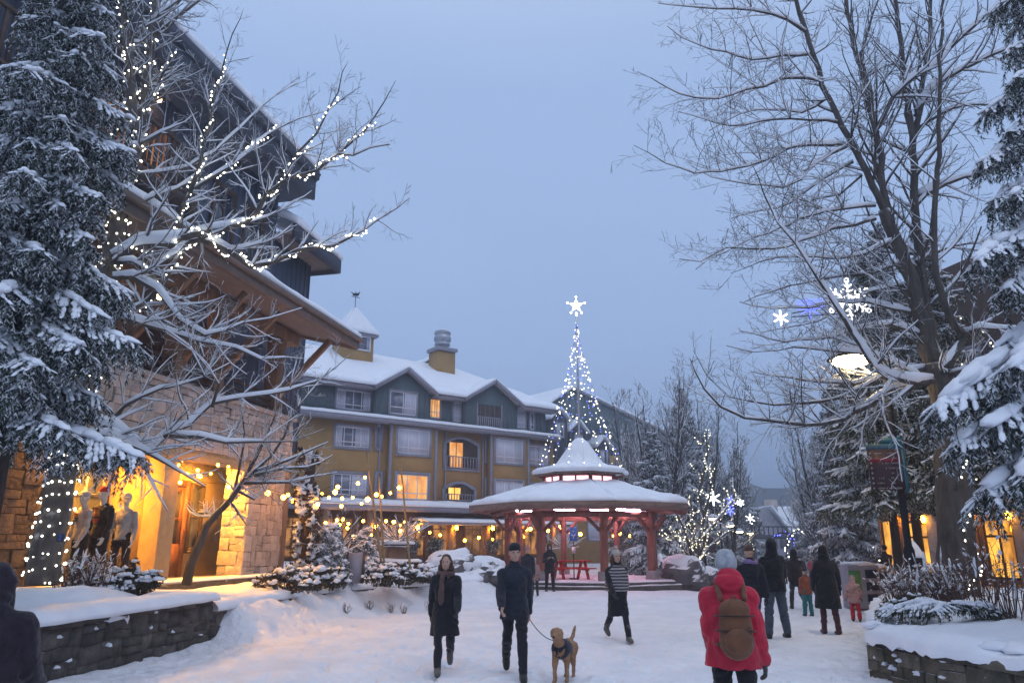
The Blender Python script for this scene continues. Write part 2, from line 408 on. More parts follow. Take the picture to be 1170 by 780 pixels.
# needles are drawn for all twigs of a tree at once
def needle_mesh(mb, segs, rng_seed, per_m=90, nl=.05, nw=.008):
    g = np.random.default_rng(rng_seed)
    A = np.array([tuple(s[0]) for s in segs]); B = np.array([tuple(s[1]) for s in segs])
    Ln = np.linalg.norm(B - A, axis=1); cnt = np.maximum(4, (Ln * per_m).astype(int))
    idx = np.repeat(np.arange(len(segs)), cnt); n = len(idx); t = g.random(n)
    D = (B - A) / Ln[:, None]; d = D[idx]; p = A[idx] + (B - A)[idx] * t[:, None]
    r = g.normal(size=(n, 3)); r -= d * (r * d).sum(1)[:, None]; r /= np.linalg.norm(r, axis=1)[:, None] + 1e-9
    tip = p + (r * .75 + d * .65) * (nl * (.6 + .8 * g.random(n)))[:, None]
    tip[:, 2] -= nl * .25
    w = np.cross(tip - p, g.normal(size=(n, 3))); w /= np.linalg.norm(w, axis=1)[:, None] + 1e-9; w *= nw
    vs = np.empty((n * 3, 3)); vs[0::3] = p - w; vs[1::3] = p + w; vs[2::3] = tip
    mb.addnp(vs, np.arange(n * 3).reshape(-1, 3))
def bough(segs, wood, snow, base, az, L, rng, rise=.15, droop=.45, step=.11, snowk=1.0, hang=.5, big=1.0, fan=.42, curtain=0.0):
    dr = V((math.cos(az), math.sin(az), 0)); sd = V((-dr.y, dr.x, 0)); n = 8
    pts = []
    cv = rng.uniform(-.15, .15)
    for i in range(n + 1):
        t = i / n
        pts.append(base + dr * (L * t) + sd * (cv * L * t * t) + V((0, 0, L * (rise * t - droop * t * t + .14 * t ** 4))))
    wood.tube(pts, taper(n + 1, .014 + .012 * L, .006), 4, caps=False)
    m = max(4, int(L / step)); stubs = []
    for k in range(m):
        t = .12 + .88 * k / m; i = min(n - 1, int(t * n)); q = pts[i].lerp(pts[i + 1], t * n - i); dd = (pts[i + 1] - pts[i]).normalized()
        for sg in (-1, 1):
            l = L * fan * (1.05 - .8 * t) * rng.uniform(.65, 1.15) + .08
            e = q + (dd * rng.uniform(.5, .8) + sd * sg * rng.uniform(.5, .85)).normalized() * l + V((0, 0, -l * rng.uniform(.15, .5) * hang * 1.6))
            segs.append((q, e))
            for j in range(int(1 + l * 6)):
                f = rng.uniform(.25, 1); h = q.lerp(e, f); hl = rng.uniform(.10, .26) * big
                segs.append((h, h + (dd * .35 + sd * sg * rng.uniform(-.2, .6)) * hl + V((0, 0, -hl * rng.uniform(.4, 1.3) * hang * 1.4))))
            if curtain:
                for j in range(2):
                    if rng.random() < curtain:
                        h = q.lerp(e, rng.uniform(.1, .9)); hl = rng.uniform(.18, .5); m_ = h + V((rng.gauss(0, .05), rng.gauss(0, .05), -hl * .6)); segs.append((h, m_)); segs.append((m_, m_ + V((rng.gauss(0, .03), rng.gauss(0, .03), -hl * .5))))
            if snow is not None and rng.random() < .9 * snowk:
                ax = (e - q).normalized(); m2 = 1 + int(l / (.13 * big) + rng.random())
                for j in range(m2):
                    f = (j + rng.uniform(.2, .9)) / m2; w = (.020 + .045 * l) * rng.uniform(.55, 1.35) * big * (1.15 - .5 * f)
                    lump(snow, q.lerp(e, f) + V((0, 0, w * .35)), (max(w * 1.2, l / m2 * .62), w * 1.05, w * .8), rng, ax)
    segs.append((pts[-2], pts[-1] + (pts[-1] - pts[-2]) * .6))
    if snow is not None:
        w0 = (.035 + .045 * L) * big * min(1, snowk + .2)
        w0 *= .8
        for i in range(1, n):
            for j in range(2):
                w = w0 * rng.uniform(.6, 1.3) * (.55 + .6 * math.sin(math.pi * min(1, .12 + i / n * .85))); p = pts[i].lerp(pts[i + 1], rng.random())
                lump(snow, p + V((rng.gauss(0, w * .25), rng.gauss(0, w * .25), w * .4)), (max(w * 1.3, L / n * .6), w, w * .75), rng, (pts[i + 1] - pts[i]).normalized())
def spruce(name, label, loc, H, R0, seed, mat, base_z=.6, dz=.42, nb=6, per_m=70, nl=.06, nw=.011, snowk=.9, group=None, skirt=1.0, only=None, step=.13, cat='spruce tree', droop=.5, big=1.0, curtain=.3):
    rng = random.Random(seed)
    t = thing(name, label, cat, loc, group); L0 = V(loc)
    wood, snow, nee, segs = MB(), MB(), MB(), []
    wood.tube([L0 + V((0, 0, -.2)), L0 + V((.03, 0, H * .5)), L0 + V((0, 0, H))], [H * .010 + .04, H * .006 + .02, .015], 8)
    z = base_z; k = 0
    while z < H - .15:
        f = z / H; R = R0 * (1 - f) ** .85 + .12
        for j in range(max(3, int(nb * (1.1 - .4 * f)))):
            az = 2 * math.pi * (j + rng.random() * .7) / nb + k * 1.3
            if only and not only(az, z, rng): continue
            bough(segs, wood, snow, L0 + V((0, 0, z + rng.uniform(-.2, .2))), az, R * rng.uniform(.6, 1.2) * skirt, rng, .18 + .25 * f, droop * (1.15 - .5 * f), step, snowk, .7, big, .42, curtain)
        z += dz * (1.05 - .45 * f); k += 1
    segs.append((L0 + V((0, 0, H - .4)), L0 + V((0, 0, H + .25))))
    needle_mesh(nee, segs, seed, per_m, nl, nw)
    wood.build('trunk', M['bark_dark'], t, True); nee.build('crown', mat, t); tag(snow.build('snow', M['snow'], t, True), kind='stuff')
    return t
def bare_tree(name, label, loc, H, seed, nst=1, spread=.35, group=None, dens=1.0, mat='twig', snowmesh=True, cat='bare tree', lean=0.0, rmin=.008, clear=.25):
    rng = random.Random(seed); t = thing(name, label, cat, loc, group); L0 = V(loc)
    wood, twig, snow = MB(), MB(), (MB() if snowmesh else None)
    for k in range(nst):
        a = 2 * math.pi * (k + rng.random() * .5) / nst; o = V((math.cos(a), math.sin(a), 0)) * (spread if nst > 1 else 0)
        h = H * (1 if k == 0 else rng.uniform(.7, .95))
        pts = [L0 + V((0, 0, -.15)), L0 + o * h * .12 + V((lean * h * .3, 0, h * .33)), L0 + o * h * .25 + V((lean * h * .6, 0, h * .66)), L0 + o * h * .33 + V((lean * h, 0, h))]
        limb(wood, twig, snow, pts, .012 * H + .03, .012, rng, 2, .5, (H * .14, H * .34), H * .035 / dens, clear, lift=.22, rmin=rmin, spread=(.45, .9), kids=.8, smin=.02)
    wood.build('trunk', M['bark_dark'], t, True); twig.build('crown', M[mat], t)
    if snowmesh: tag(snow.build('snow', M['snow'], t, True), kind='stuff')
    return t
def twig_shrub(name, label, loc, h, r, n, seed, mat, lean=.5, sub=2, snowblob=.5, cat='shrub', group=None, rs=.007):
    rng = random.Random(seed); t = thing(name, label, cat, loc, group); L0 = V(loc)
    tw, sn = MB(), MB()
    for k in range(n):
        a = rng.uniform(0, 2 * math.pi); q = math.sqrt(rng.random()) * r
        b = L0 + V((math.cos(a) * q * .45, math.sin(a) * q * .45, -.05))
        hh = h * rng.uniform(.6, 1.1)
        e = L0 + V((math.cos(a) * q, math.sin(a) * q, hh)) + V((rng.gauss(0, .1), rng.gauss(0, .1), 0)) * lean
        m = b.lerp(e, .5) + V((rng.gauss(0, .06), rng.gauss(0, .06), .03))
        P = [b, b.lerp(m, .6), m, m.lerp(e, .6), e]; tw.tube(P, taper(5, rs, rs * .4), 4, caps=False)
        for j in range(sub + int(hh * 4)):
            f = rng.uniform(.35, 1); i = min(3, int(f * 4)); s = P[i].lerp(P[i + 1], f * 4 - i); l = rng.uniform(.08, .28) * h
            d = V((rng.gauss(0, 1), rng.gauss(0, 1), rng.uniform(.2, 1.4))).normalized(); e2 = s + d * l
            tw.tube([s, s.lerp(e2, .5) + V((0, 0, -.01)), e2], [rs * .55, rs * .45, rs * .3], 3, caps=False)
            if rng.random() < snowblob:
                w = rng.uniform(.012, .028); c = s.lerp(e2, rng.uniform(.4, 1)); lump(sn, c + V((0, 0, w * .2)), (w * rng.uniform(.8, 2.2), w * rng.uniform(.6, 1.1), w * .6), rng, d)
    tw.build('stems', mat, t)
    if sn.nv: tag(sn.build('snow', M['snow'], t, True), kind='stuff')
    return t
def snowy_bush(name, label, loc, rx, ry, h, seed, n=26, cat='shrub', group=None, leaf='leaf', lob=.17):
    """an evergreen bush whose shoots are loaded with snow"""
    rng = random.Random(seed); t = thing(name, label, cat, loc, group); L0 = V(loc)
    lf, sn, segs = MB(), MB(), []
    for k in range(n):
        a = rng.uniform(0, 6.283); q = math.sqrt(rng.random()); z = h * (1 - .65 * q * q) * rng.uniform(.55, 1.0)
        c = L0 + V((math.cos(a) * q * rx, math.sin(a) * q * ry, z)); w = lob * rng.uniform(.6, 1.2)
        b = L0 + V((math.cos(a) * q * rx * .3, math.sin(a) * q * ry * .3, 0))
        for j in range(9):
            d = V((rng.gauss(0, 1), rng.gauss(0, 1), rng.gauss(-.1, .7))).normalized()
            segs.append((c + d * w * .15, c + d * w * rng.uniform(.9, 1.45)))
        segs.append((b, c)); 
        for j in range(5):
            o = V((rng.gauss(0, .5), rng.gauss(0, .5), rng.uniform(.0, .4))) * w
            u = w * rng.uniform(.2, .6); lump(sn, c + o + V((0, 0, w * .2)), (u * rng.uniform(.8, 1.5), u * rng.uniform(.7, 1.1), u * .7), rng)
    needle_mesh(lf, segs, seed, 130, .05, .016)
    lf.build('foliage', M[leaf], t); tag(sn.build('snow', M['snow'], t, True), kind='stuff')
    return t
# ---------------------------------------------------------------- strings of bulbs
def ico(r):
    b = MB(); b.ell((0, 0, 0), (r, r, r), 7, 5); return b
def bulb_proto(name, r, mats):
    me = bpy.data.meshes.new(name); b = ico(r)
    me.from_pydata([tuple(x) for x in b.v[0]], [], [tuple(b.lv[sum(b.lt[:i]):sum(b.lt[:i]) + b.lt[i]]) for i in range(len(b.lt))])
    me.polygons.foreach_set('use_smooth', [True] * len(me.polygons)); me.materials.append(mats); return me
_bm = {}
def string(name, label, loc, wires, bulbs, r, mat, group=None, wire_r=.004, cat='string lights', maxind=100, seed=0, near=None, vary=True):
    """wires: polylines; bulbs: list of points or (point, material)"""
    vr = random.Random(len(bulbs)); t = thing(name, label, cat, loc, group)
    w = MB()
    for q in wires:
        if len(q) > 1: w.tube(q, wire_r, 3, caps=False)
    if w.nv: w.build('wire', M['wire'], t)
    bl = [(b, mat) if isinstance(b, Vector) else b for b in bulbs]
    order = sorted(range(len(bl)), key=lambda i: (bl[i][0] - CAM).length)
    ind = order[:maxind]; rest = order[maxind:]
    for i in ind:
        p, m = bl[i]; k = (round(r, 4), m)
        if k not in _bm: _bm[k] = bulb_proto('bulb', r, M[m])
        o = bpy.data.objects.new('bulb', _bm[k]); COL.objects.link(o); o.parent = t; o.location = p - V(loc); q_ = vr.uniform(.65, 1.3) if vary else 1.0; o.scale = (q_, q_, q_)
    if rest:
        mats = sorted({bl[i][1] for i in rest}); b = MB()
        for i in rest:
            b.cur = mats.index(bl[i][1]); q_ = r * (vr.uniform(.6, 1.3) if vary else 1); b.ell(bl[i][0], (q_, q_, q_), 6, 4)
        tag(b.build('bulb_strand', [M[x] for x in mats], t, True), kind='stuff')
    return t
def wrap(P, rr, rng, gap=.13, off=.018, turns=2.2):
    """bulbs and wire wound round a limb; returns wire points and bulb points"""
    wire, bl = [], []; a = rng.uniform(0, 6); acc = 0; prev = None
    for i in range(len(P) - 1):
        d = (P[i + 1] - P[i]); L = d.length; d = d.normalized(); x = d.orthogonal().normalized(); y = d.cross(x)
        k = max(2, int(L / .07), int(L * (1 + turns * 2.6 * (rr[i] + off)) / (gap * .9)))
        for j in range(k):
            f = j / k; q = P[i].lerp(P[i + 1], f); r = rr[i] + off
            a += turns * L / k * 2.6
            p = q + x * math.cos(a) * r + y * math.sin(a) * r
            wire.append(p)
            if prev is not None: acc += (p - prev).length
            prev = p
            if acc > gap * rng.uniform(.45, 1.6):
                acc = 0; bl.append(p + (p - q).normalized() * .02 + V((rng.gauss(0, .012), rng.gauss(0, .012), rng.gauss(0, .012))))
    return wire, bl
def sag(a, b, s, n=12):
    a, b = V(a), V(b); return [a.lerp(b, i / n) - V((0, 0, s * 4 * (i / n) * (1 - i / n))) for i in range(n + 1)]
def text_mesh(s, mat, parent, origin, right, up, size, depth=.006, name='lettering', align='CENTER'):
    cu = bpy.data.curves.new('txt', 'FONT'); cu.body = s; cu.size = size; cu.extrude = depth; cu.align_x = align; cu.align_y = 'CENTER'
    o = bpy.data.objects.new('txt', cu); COL.objects.link(o)
    bpy.context.view_layer.update()
    me = bpy.data.meshes.new_from_object(o.evaluated_get(bpy.context.evaluated_depsgraph_get()))
    bpy.data.objects.remove(o); bpy.data.curves.remove(cu)
    r = V(right).normalized(); u = V(up).normalized(); n = r.cross(u)
    q = V((0, 0, 0)); pp = parent
    while pp is not None: q += pp.location; pp = pp.parent
    for v in me.vertices: v.co = V(origin) - q + r * v.co.x + u * v.co.y + n * v.co.z
    me.materials.clear(); me.materials.append(mat)
    ob = bpy.data.objects.new(name, me); COL.objects.link(ob); ob.parent = parent
    return ob
# ---------------------------------------------------------------- stone walls
def stone_wall(mb, poly, z0, z1, rng, course=(.16, .26), length=(.22, .55), proud=.05, th=.3, closed=False):
    """courses of rough blocks along a ground polyline; outer side on the left hand of travel is given by normal"""
    P = [V((p[0], p[1], 0)) for p in poly]
    if closed: P.append(P[0])
    for i in range(len(P) - 1):
        a, b = P[i], P[i + 1]; L = (b - a).length; d = (b - a) / L; nn = V((d.y, -d.x, 0)); z = z0
        while z < z1 - .02:
            h = min(rng.uniform(*course), z1 - z)
            if z1 - z - h < .07: h = z1 - z
            s = -rng.uniform(0, .1)
            while s < L:
                l = rng.uniform(*length); e = min(s + l, L + .02); s0 = max(s, -.02)
                if e - s0 > .03:
                    o = rng.uniform(.2, 1) * proud; g = .012; j = lambda: rng.uniform(-.022, .022)
                    lo, hi = z + g * .5, z + h - g * .5
                    q = [a + d * (s0 + g + j()) + nn * (-th) + V((0, 0, lo)), a + d * (s0 + g + j()) + nn * (o + j() * .5) + V((0, 0, lo + j() * .6)), a + d * (e - g + j()) + nn * (o + j() * .5) + V((0, 0, lo + j() * .6)), a + d * (e - g) + nn * (-th) + V((0, 0, lo)),
                         a + d * (s0 + g) + nn * (-th) + V((0, 0, hi)), a + d * (s0 + g + j()) + nn * (o * .9 + j() * .5) + V((0, 0, hi + j() * .6)), a + d * (e - g + j()) + nn * (o * .9 + j() * .5) + V((0, 0, hi + j() * .6)), a + d * (e - g) + nn * (-th) + V((0, 0, hi))]
                    if h > .2 and rng.random() < .42:
                        f = rng.uniform(.35, .65); lo4, hi4 = q[:4], q[4:]; gg = V((0, 0, .006)); mid = [x.lerp(y, f + rng.uniform(-.08, .08)) for x, y in zip(lo4, hi4)]
                        mb.hexa(lo4 + [x - gg for x in mid]); mb.hexa([x + gg + nn * rng.uniform(-.01, .012) for x in mid] + hi4)
                    else: mb.hexa(q)
                s += l
            z += h
def mound(mb, poly, z, th, seed=0, over=.06, hill=.0, rings=12, res=.25, amp=.25, hc=None, edge=.3, drape=.05):
    """snow covering a star-shaped polygon, rounded at the rim"""
    P = [V((p[0], p[1], 0)) for p in poly]; B = []
    for i in range(len(P)):
        a, b = P[i], P[(i + 1) % len(P)]; k = max(1, int((b - a).length / res))
        B += [a.lerp(b, j / k) for j in range(k)]
    c = hc if hc is not None else sum(P, V((0, 0, 0))) / len(P); c = V((c[0], c[1], 0))
    n = len(B); vs = []
    Rm = [(p - c).length for p in B]
    prof = [(0, 0.0, 1), (0, .35, 1), (.05, .62, 0), (.12, .85, 0), (edge, 1.0, 0)]   # (metres in, height factor, on rim)
    for dist, k, rim in prof:
        for i, p in enumerate(B):
            o = (p - c) / Rm[i]
            ov = over * (1 + 1.2 * nz(p.x, p.y, seed, 2.2)) if rim else 0
            q = p + o * (ov - min(dist, Rm[i] * .45))
            hh = th * k * (1 + amp * nz(q.x, q.y, seed + 3, 1.3) + .5 * amp * nz(q.x, q.y, seed, 4.5))
            zz = z + hh - (drape * (abs(nz(p.x, p.y, seed + 9, 2.1)) + .7 * abs(nz(p.x, p.y, seed + 4, 6.5))) + .03 if k == 0 else 0)
            vs.append(V((q.x, q.y, zz)))
    for r in range(1, rings + 1):
        t = r / rings
        for i, p in enumerate(B):
            o = (p - c) / Rm[i]; q0 = p - o * min(edge, Rm[i] * .45); q = q0.lerp(c, t if r < rings else .999)
            hh = th * (1 + amp * nz(q.x, q.y, seed + 3, 1.3) + .5 * amp * nz(q.x, q.y, seed, 4.5)) + hill * smooth(0, 1, t) * (1 + .5 * nz(q.x, q.y, seed + 5, .7))
            vs.append(V((q.x, q.y, z + hh)))
    m = len(prof) + rings
    fs = [(j * n + i, j * n + (i + 1) % n, (j + 1) * n + (i + 1) % n, (j + 1) * n + i) for j in range(m - 1) for i in range(n)]
    fs.append(tuple((m - 1) * n + i for i in range(n)))
    mb.add(vs, fs)
def sheet_cap(mb, pts, w, th, seed=0, z=None):
    """a strip of snow along a polyline of 3-D points"""
    P = resample(pts, .18); vs = []; prof = [(-1.05, -.15), (-1.02, .35), (-.75, .8), (-.3, 1), (.3, 1), (.75, .8), (1.02, .35), (1.05, -.15)]; k = len(prof)
    for i, p in enumerate(P):
        d = P[min(i + 1, len(P) - 1)] - P[max(i - 1, 0)]; d.z = 0; d.normalize(); nn = V((d.y, -d.x, 0))
        for u, h in prof:
            q = p + nn * (u * w / 2 * (1 + .12 * nz(p.x, p.y, seed, 3)))
            vs.append(q + V((0, 0, th * h * (1 + .4 * nz(q.x, q.y, seed, 1.7) + .25 * nz(q.x, q.y, seed, 5)))))
    n = len(P); fs = [(i * k + j, i * k + j + 1, (i + 1) * k + j + 1, (i + 1) * k + j) for i in range(n - 1) for j in range(k - 1)]
    fs.append(tuple(range(k))); fs.append(tuple((n - 1) * k + j for j in reversed(range(k))))
    fs += [((i) * k, (i + 1) * k, (i + 1) * k + k - 1, i * k + k - 1) for i in range(n - 1)]
    mb.add(vs, fs)
# ---------------------------------------------------------------- ground
WALL = [(-6.6, 5.0), (-6.25, 7.5), (-5.86, 10.8), (-5.54, 14.46), (-5.25, 17.5), (-4.4, 21), (-2.9, 23), (-1.3, 25.5), (-1.2, 29.0)]
def segd(x, y, a, b):
    dx, dy = b[0] - a[0], b[1] - a[1]; t = max(0, min(1, ((x - a[0]) * dx + (y - a[1]) * dy) / (dx * dx + dy * dy)))
    return math.hypot(x - a[0] - t * dx, y - a[1] - t * dy)
def gz(x, y):
    s = smooth(.15 * y, .27 * y, x); z = -.026 * max(0, min(y, 90) - 26) * s
    if -8 < x < 2 and 4 < y < 32:
        k = smooth(14.5, 15.3, y)
        d = min(segd(x, y, WALL[i], WALL[i + 1]) for i in range(3, 8))
        z += .60 * k * math.exp(-(d / .75) ** 2) * (1 + .30 * nz(x, y, 1, .9) + .12 * nz(x, y, 7, 2.4))
        d2 = min(segd(x, y, WALL[i], WALL[i + 1]) for i in range(0, 3)); z += .05 * math.exp(-(d2 / .3) ** 2)
    return z
def gtrample(x, y):
    r = math.hypot(x, y)
    if r > 60: return 0
    a = .04 * nz(x, y, 0, .45) + .03 * nz(x, y, 4, 1.5) + (.022 * nz(x, y, 8, 3.4) if r < 30 else 0)
    if r < 24:
        for h in (0, 1):      # trodden hollows
            gx, gy = math.floor(x / .55 + h * .5), math.floor(y / .55 + h * .5); q = random.Random(gx * 7919 + gy * 104729 + h)
            cx, cy, w, dp_ = (gx + q.random() - h * .5) * .55, (gy + q.random() - h * .5) * .55, q.uniform(.06, .13), q.uniform(.02, .07)
            d = ((x - cx) / w) ** 2 + ((y - cy) / (w * 1.8)) ** 2
            if d < 2.5: a -= dp_ * (math.exp(-d * d) - .35 * math.exp(-(d - 1.3) ** 2 * 6))
    return a
mb = MB(); vs = []; NA = 420; rings = [1.2 * 1.0095 ** i for i in range(620)]; rings = [r for r in rings if r < 420] + [430.0]
angs = sorted([rad(-42 + 84 * i / 400) for i in range(401)] + [rad(42 + 276 * i / 60) for i in range(1, 60)])
for r in rings:
    for a in angs:
        x, y = r * math.sin(a), r * math.cos(a); vs.append((x, y, gz(x, y) + gtrample(x, y)))
n = len(angs); fs = [(j * n + i, j * n + (i + 1) % n, (j + 1) * n + (i + 1) % n, (j + 1) * n + i) for j in range(len(rings) - 1) for i in range(n)]
fs.append(tuple(range(n)))
mb.add(vs, fs)
tag(mb.build('ground', M['snow_ground'], None, True), kind='structure')
# raised bed of the shops on the near side
BED = [(p[0] - .12, p[1]) for p in WALL] + [(-2.0, 36), (-7, 46), (-16, 46), (-24, 32), (-24, 10), (-16, 5)]
mb = MB(); mound(mb, BED, .60, .2, 3, over=0, hill=.0, rings=14, res=.3, hc=(-9.5, 20, 0), amp=.3)
mb.ell((-7.05, 11.8, .70), (1.2, 1.5, .46), 24, 14, .35, 3)
mb.ell((-6.75, 14.6, .62), (1.0, 1.9, .3), 20, 12, .2, 4)
tag(mb.build('raised_ground', M['snow'], None, True), kind='structure')
# tall retaining wall at the near side, and the low one running to the pavilion
rng = random.Random(5)
def planter_wall(name, label, pts, z1, seed, mat, th_snow, wsnow=.5, course=(.14, .26), drops=0):
    rng = random.Random(seed); t = thing(name, label, 'stone wall', (pts[0][0], pts[0][1], 0))
    st, mo, sn = MB(), MB(), MB()
    stone_wall(st, pts, -.1, z1 - .12, rng, course, (.2, .6), .06, .28)
    stone_wall(st, pts, z1 - .12, z1, rng, (.12, .13), (.4, .8), .10, .40)
    for i in range(len(pts) - 1):
        a, b = V((*pts[i], 0)), V((*pts[i + 1], 0)); d = (b - a).normalized(); nn = V((d.y, -d.x, 0))
        mo.hexa([a - nn * .26 - V((0, 0, .1)), a + nn * .015 - V((0, 0, .1)), b + nn * .015 - V((0, 0, .1)), b - nn * .26 - V((0, 0, .1)), a - nn * .26 + V((0, 0, z1 - .02)), a + nn * .015 + V((0, 0, z1 - .02)), b + nn * .015 + V((0, 0, z1 - .02)), b - nn * .26 + V((0, 0, z1 - .02))])
        for k in range(drops):
            f = rng.random(); q = a.lerp(b, f) + nn * .07 + V((0, 0, rng.uniform(.15, z1 - .1))); u = rng.uniform(.03, .10)
            lump(sn, q - nn * .03, (u * .5, u * .9, u * .5), rng)
    P = []
    for p in pts: P.append(V((p[0], p[1], z1 - .02)))
    for i in range(len(P)):
        d = P[min(i + 1, len(P) - 1)] - P[max(0, i - 1)]; d.normalize(); P[i] = P[i] - V((d.y, -d.x, 0)) * .14
    sheet_cap(sn, P, wsnow, th_snow, seed)
    st.build('stones', mat, t); mo.build('mortar', M['mortar'], t); sn.build('snow_cap', M['snow'], t, True)
    return t
planter_wall('planter_wall', 'tall dark stone planter wall with a thick cap of snow below the lit tree', WALL[:4], .80, 11, M['stone_dark'], .17, .62, drops=6)
planter_wall('planter_wall', 'low half buried stone wall with snow drifts running to the pavilion steps', WALL[3:], .60, 12, M['stone_dark'], .16, .6)
# planter under the big bare tree
PL = [(4.95, 11.0), (5.12, 9.6), (5.55, 8.35), (6.4, 7.0), (8.0, 5.6), (14, 6.5), (17, 13), (15, 19.5), (11.5, 20.5), (8.9, 18.8), (7.1, 15.4), (5.7, 12.4)]
pw = PL[:6]; ring = [PL[-1], PL[-2], PL[-3], PL[-4], PL[-5]]
front = [PL[9], PL[10], PL[11]] + PL[0:6]     # far -> near along the street side
rng = random.Random(8)
t = thing('planter_wall', 'mossy stone planter wall holding the big bare tree and shrubs', 'stone wall', (4.95, 11.0, 0))
st, mo, sn = MB(), MB(), MB()
fr = front
stone_wall(st, fr, -.1, .40, rng, (.12, .2), (.2, .6), .07, .3)
stone_wall(st, fr, .40, .53, rng, (.12, .14), (.35, .8), .12, .42)
for i in range(len(fr) - 1):
    a, b = V((*fr[i], 0)), V((*fr[i + 1], 0)); d = (b - a).normalized(); nn = V((-d.y, d.x, 0))
    if nn.dot(V((10, 13, 0)) - a) > 0: nn = -nn
    mo.hexa([a - nn * .3 - V((0, 0, .1)), a + nn * .01 - V((0, 0, .1)), b + nn * .01 - V((0, 0, .1)), b - nn * .3 - V((0, 0, .1)), a - nn * .3 + V((0, 0, .5)), a + nn * .01 + V((0, 0, .5)), b + nn * .01 + V((0, 0, .5)), b - nn * .3 + V((0, 0, .5))])
mound(sn, PL, .51, .15, 21, over=.11, hill=.32, rings=16, res=.07, hc=(10.0, 13.5, 0), amp=.8, edge=.4, drape=.10)
rg = random.Random(31)
for k in range(70):
    i = rg.randrange(len(fr) - 1); f = rg.random(); a, b = V((*fr[i], 0)), V((*fr[i + 1], 0)); q = a.lerp(b, f); dn = (V((10, 13, 0)) - q).normalized()
    q = q + dn * rg.uniform(.02, .9) + V((0, 0, .60)); u = rg.uniform(.05, .17); lump(sn, q, (u * 1.3, u * 1.1, u * .5), rg)
for k in range(16):
    i = rg.randrange(2, 5); f = rg.random(); a, b = V((*fr[i], 0)), V((*fr[i + 1], 0)); q = a.lerp(b, f); dn = (V((10, 13, 0)) - q).normalized()
    u = rg.uniform(.03, .09); lump(sn, q - dn * .035 + V((0, 0, rg.uniform(.1, .45))), (u * .7, u * 1.1, u * .55), rg)
st.build('stones', M['stone_moss'], t, bevel=.015); mo.build('mortar', M['mortar'], t); sn.build('snow_cap', M['snow'], t, True)
# ---------------------------------------------------------------- windows
def window(fr, par, s0, s1, z0, z1, o, cols=2, rows=1, pane='pane', trim='trim', low=0.0, tw=.13, bar=.05, label=None, frame='white', deep=.07):
    b = MB(); b.cur = 0
    for q in ((s0 - tw, s0, z0 - tw, z1 + tw), (s1, s1 + tw, z0 - tw, z1 + tw), (s0, s1, z1, z1 + tw), (s0, s1, z0 - tw, z0)):
        fr.box(b, q[0], q[1], o - .02, o + deep, q[2], q[3])
    b.cur = 1
    w = bar
    for q in ((s0, s0 + w, z0, z1), (s1 - w, s1, z0, z1), (s0 + w, s1 - w, z1 - w, z1), (s0 + w, s1 - w, z0, z0 + w)):
        fr.box(b, q[0], q[1], o - .01, o + .035, q[2], q[3])
    for k in range(1, cols):
        x = s0 + (s1 - s0) * k / cols; fr.box(b, x - w / 2, x + w / 2, o - .01, o + .03, z0 + w, z1 - w)
    ys = [z0 + (z1 - z0) * k / rows for k in range(1, rows)] + ([z0 + low * (z1 - z0)] if low else [])
    for y in ys: fr.box(b, s0 + w, s1 - w, o - .008, o + .026, y - w / 2, y + w / 2)
    f = b.build('window', [M[trim], M[frame]], par, label=label)
    p = MB(); fr.box(p, s0 + .005, s1 - .005, o - .03, o + .008, z0 + .005, z1 - .005); p.build('pane', M['pane_dim' if pane == 'pane' else pane], f)
    if pane == 'pane':
        rw = random.Random(int(s0 * 97 + z0 * 31)); w_ = s1 - s0; c = MB(); a_, b_ = rw.choice(((.3, .3), (.46, .12), (.2, .42), (.49, .49), (.25, .2), (.0, .45))); n_ = 5
        for lo_, hi_ in ((s0 + .02, s0 + w_ * a_), (s1 - w_ * b_, s1 - .02)):
            c = MB()
            if hi_ - lo_ < .08: continue
            n_ = max(2, int((hi_ - lo_) / .12))
            for k in range(n_): fr.box(c, lo_ + (hi_ - lo_) * k / n_, lo_ + (hi_ - lo_) * (k + 1.0) / n_, o + .009, o + .012 + .006 * (k % 2), z0 + .02, z1 - .02)
            c.build('curtain', M['curtain'], f)
    return f
def battens(fr, mb, s0, s1, o, z0, z1, gap=.3, w=.05):
    k = int((s1 - s0) / gap)
    for i in range(k + 1):
        x = s0 + (s1 - s0) * i / max(1, k); fr.box(mb, x - w / 2, x + w / 2, o - .01, o + .03, z0, z1)
# ---------------------------------------------------------------- timber and stone lodge
FL = Fr((-7.6, 16.5), (.2214, .975))
lo = thing('lodge', 'tall timber and stone lodge with balcony and slate blue upper floors', 'building', FL.p(0, 0, .6))
b = MB(); FL.box(b, -5.2, 5.7, -7, .32, .3, .93); b.build('plinth', M['stone_dark'], lo)
b = MB(); b.sheet(FL.p(-5.1, -.35, .93), FL.p(5.7, -.35, .93), FL.p(5.7, .34, .93), FL.p(-5.1, .34, .93), .07, 20, 3, .5, .12, 3); b.build('plinth_snow', M['snow'], lo, True)
b = MB(); FL.box(b, -5.1, 5.6, -6.9, -.4, .93, .955); b.build('porch_floor', M['concrete'], lo)
# porch columns
b = MB(); FL.box(b, 0, .5, -.46, 0, .93, 3.84); FL.box(b, -.04, .54, -.5, .04, 3.62, 3.84); b.build('porch_column', M['stucco_orange'], lo, bevel=.015)
pw_ = MB(); rq = random.Random(6)
for a, c in ((FL.p(-4.5, -.75, 0), FL.p(-2.45, -.75, 0)), (FL.p(-2.45, -.75, 0), FL.p(-2.45, -1.6, 0))): stone_wall(pw_, [(a.x, a.y), (c.x, c.y)], .95, 3.8, rq, (.25, .42), (.2, .5), .05, .2)
pw_.build('stone_wall_panel', M['stone_dimmed'], lo, bevel=.012)
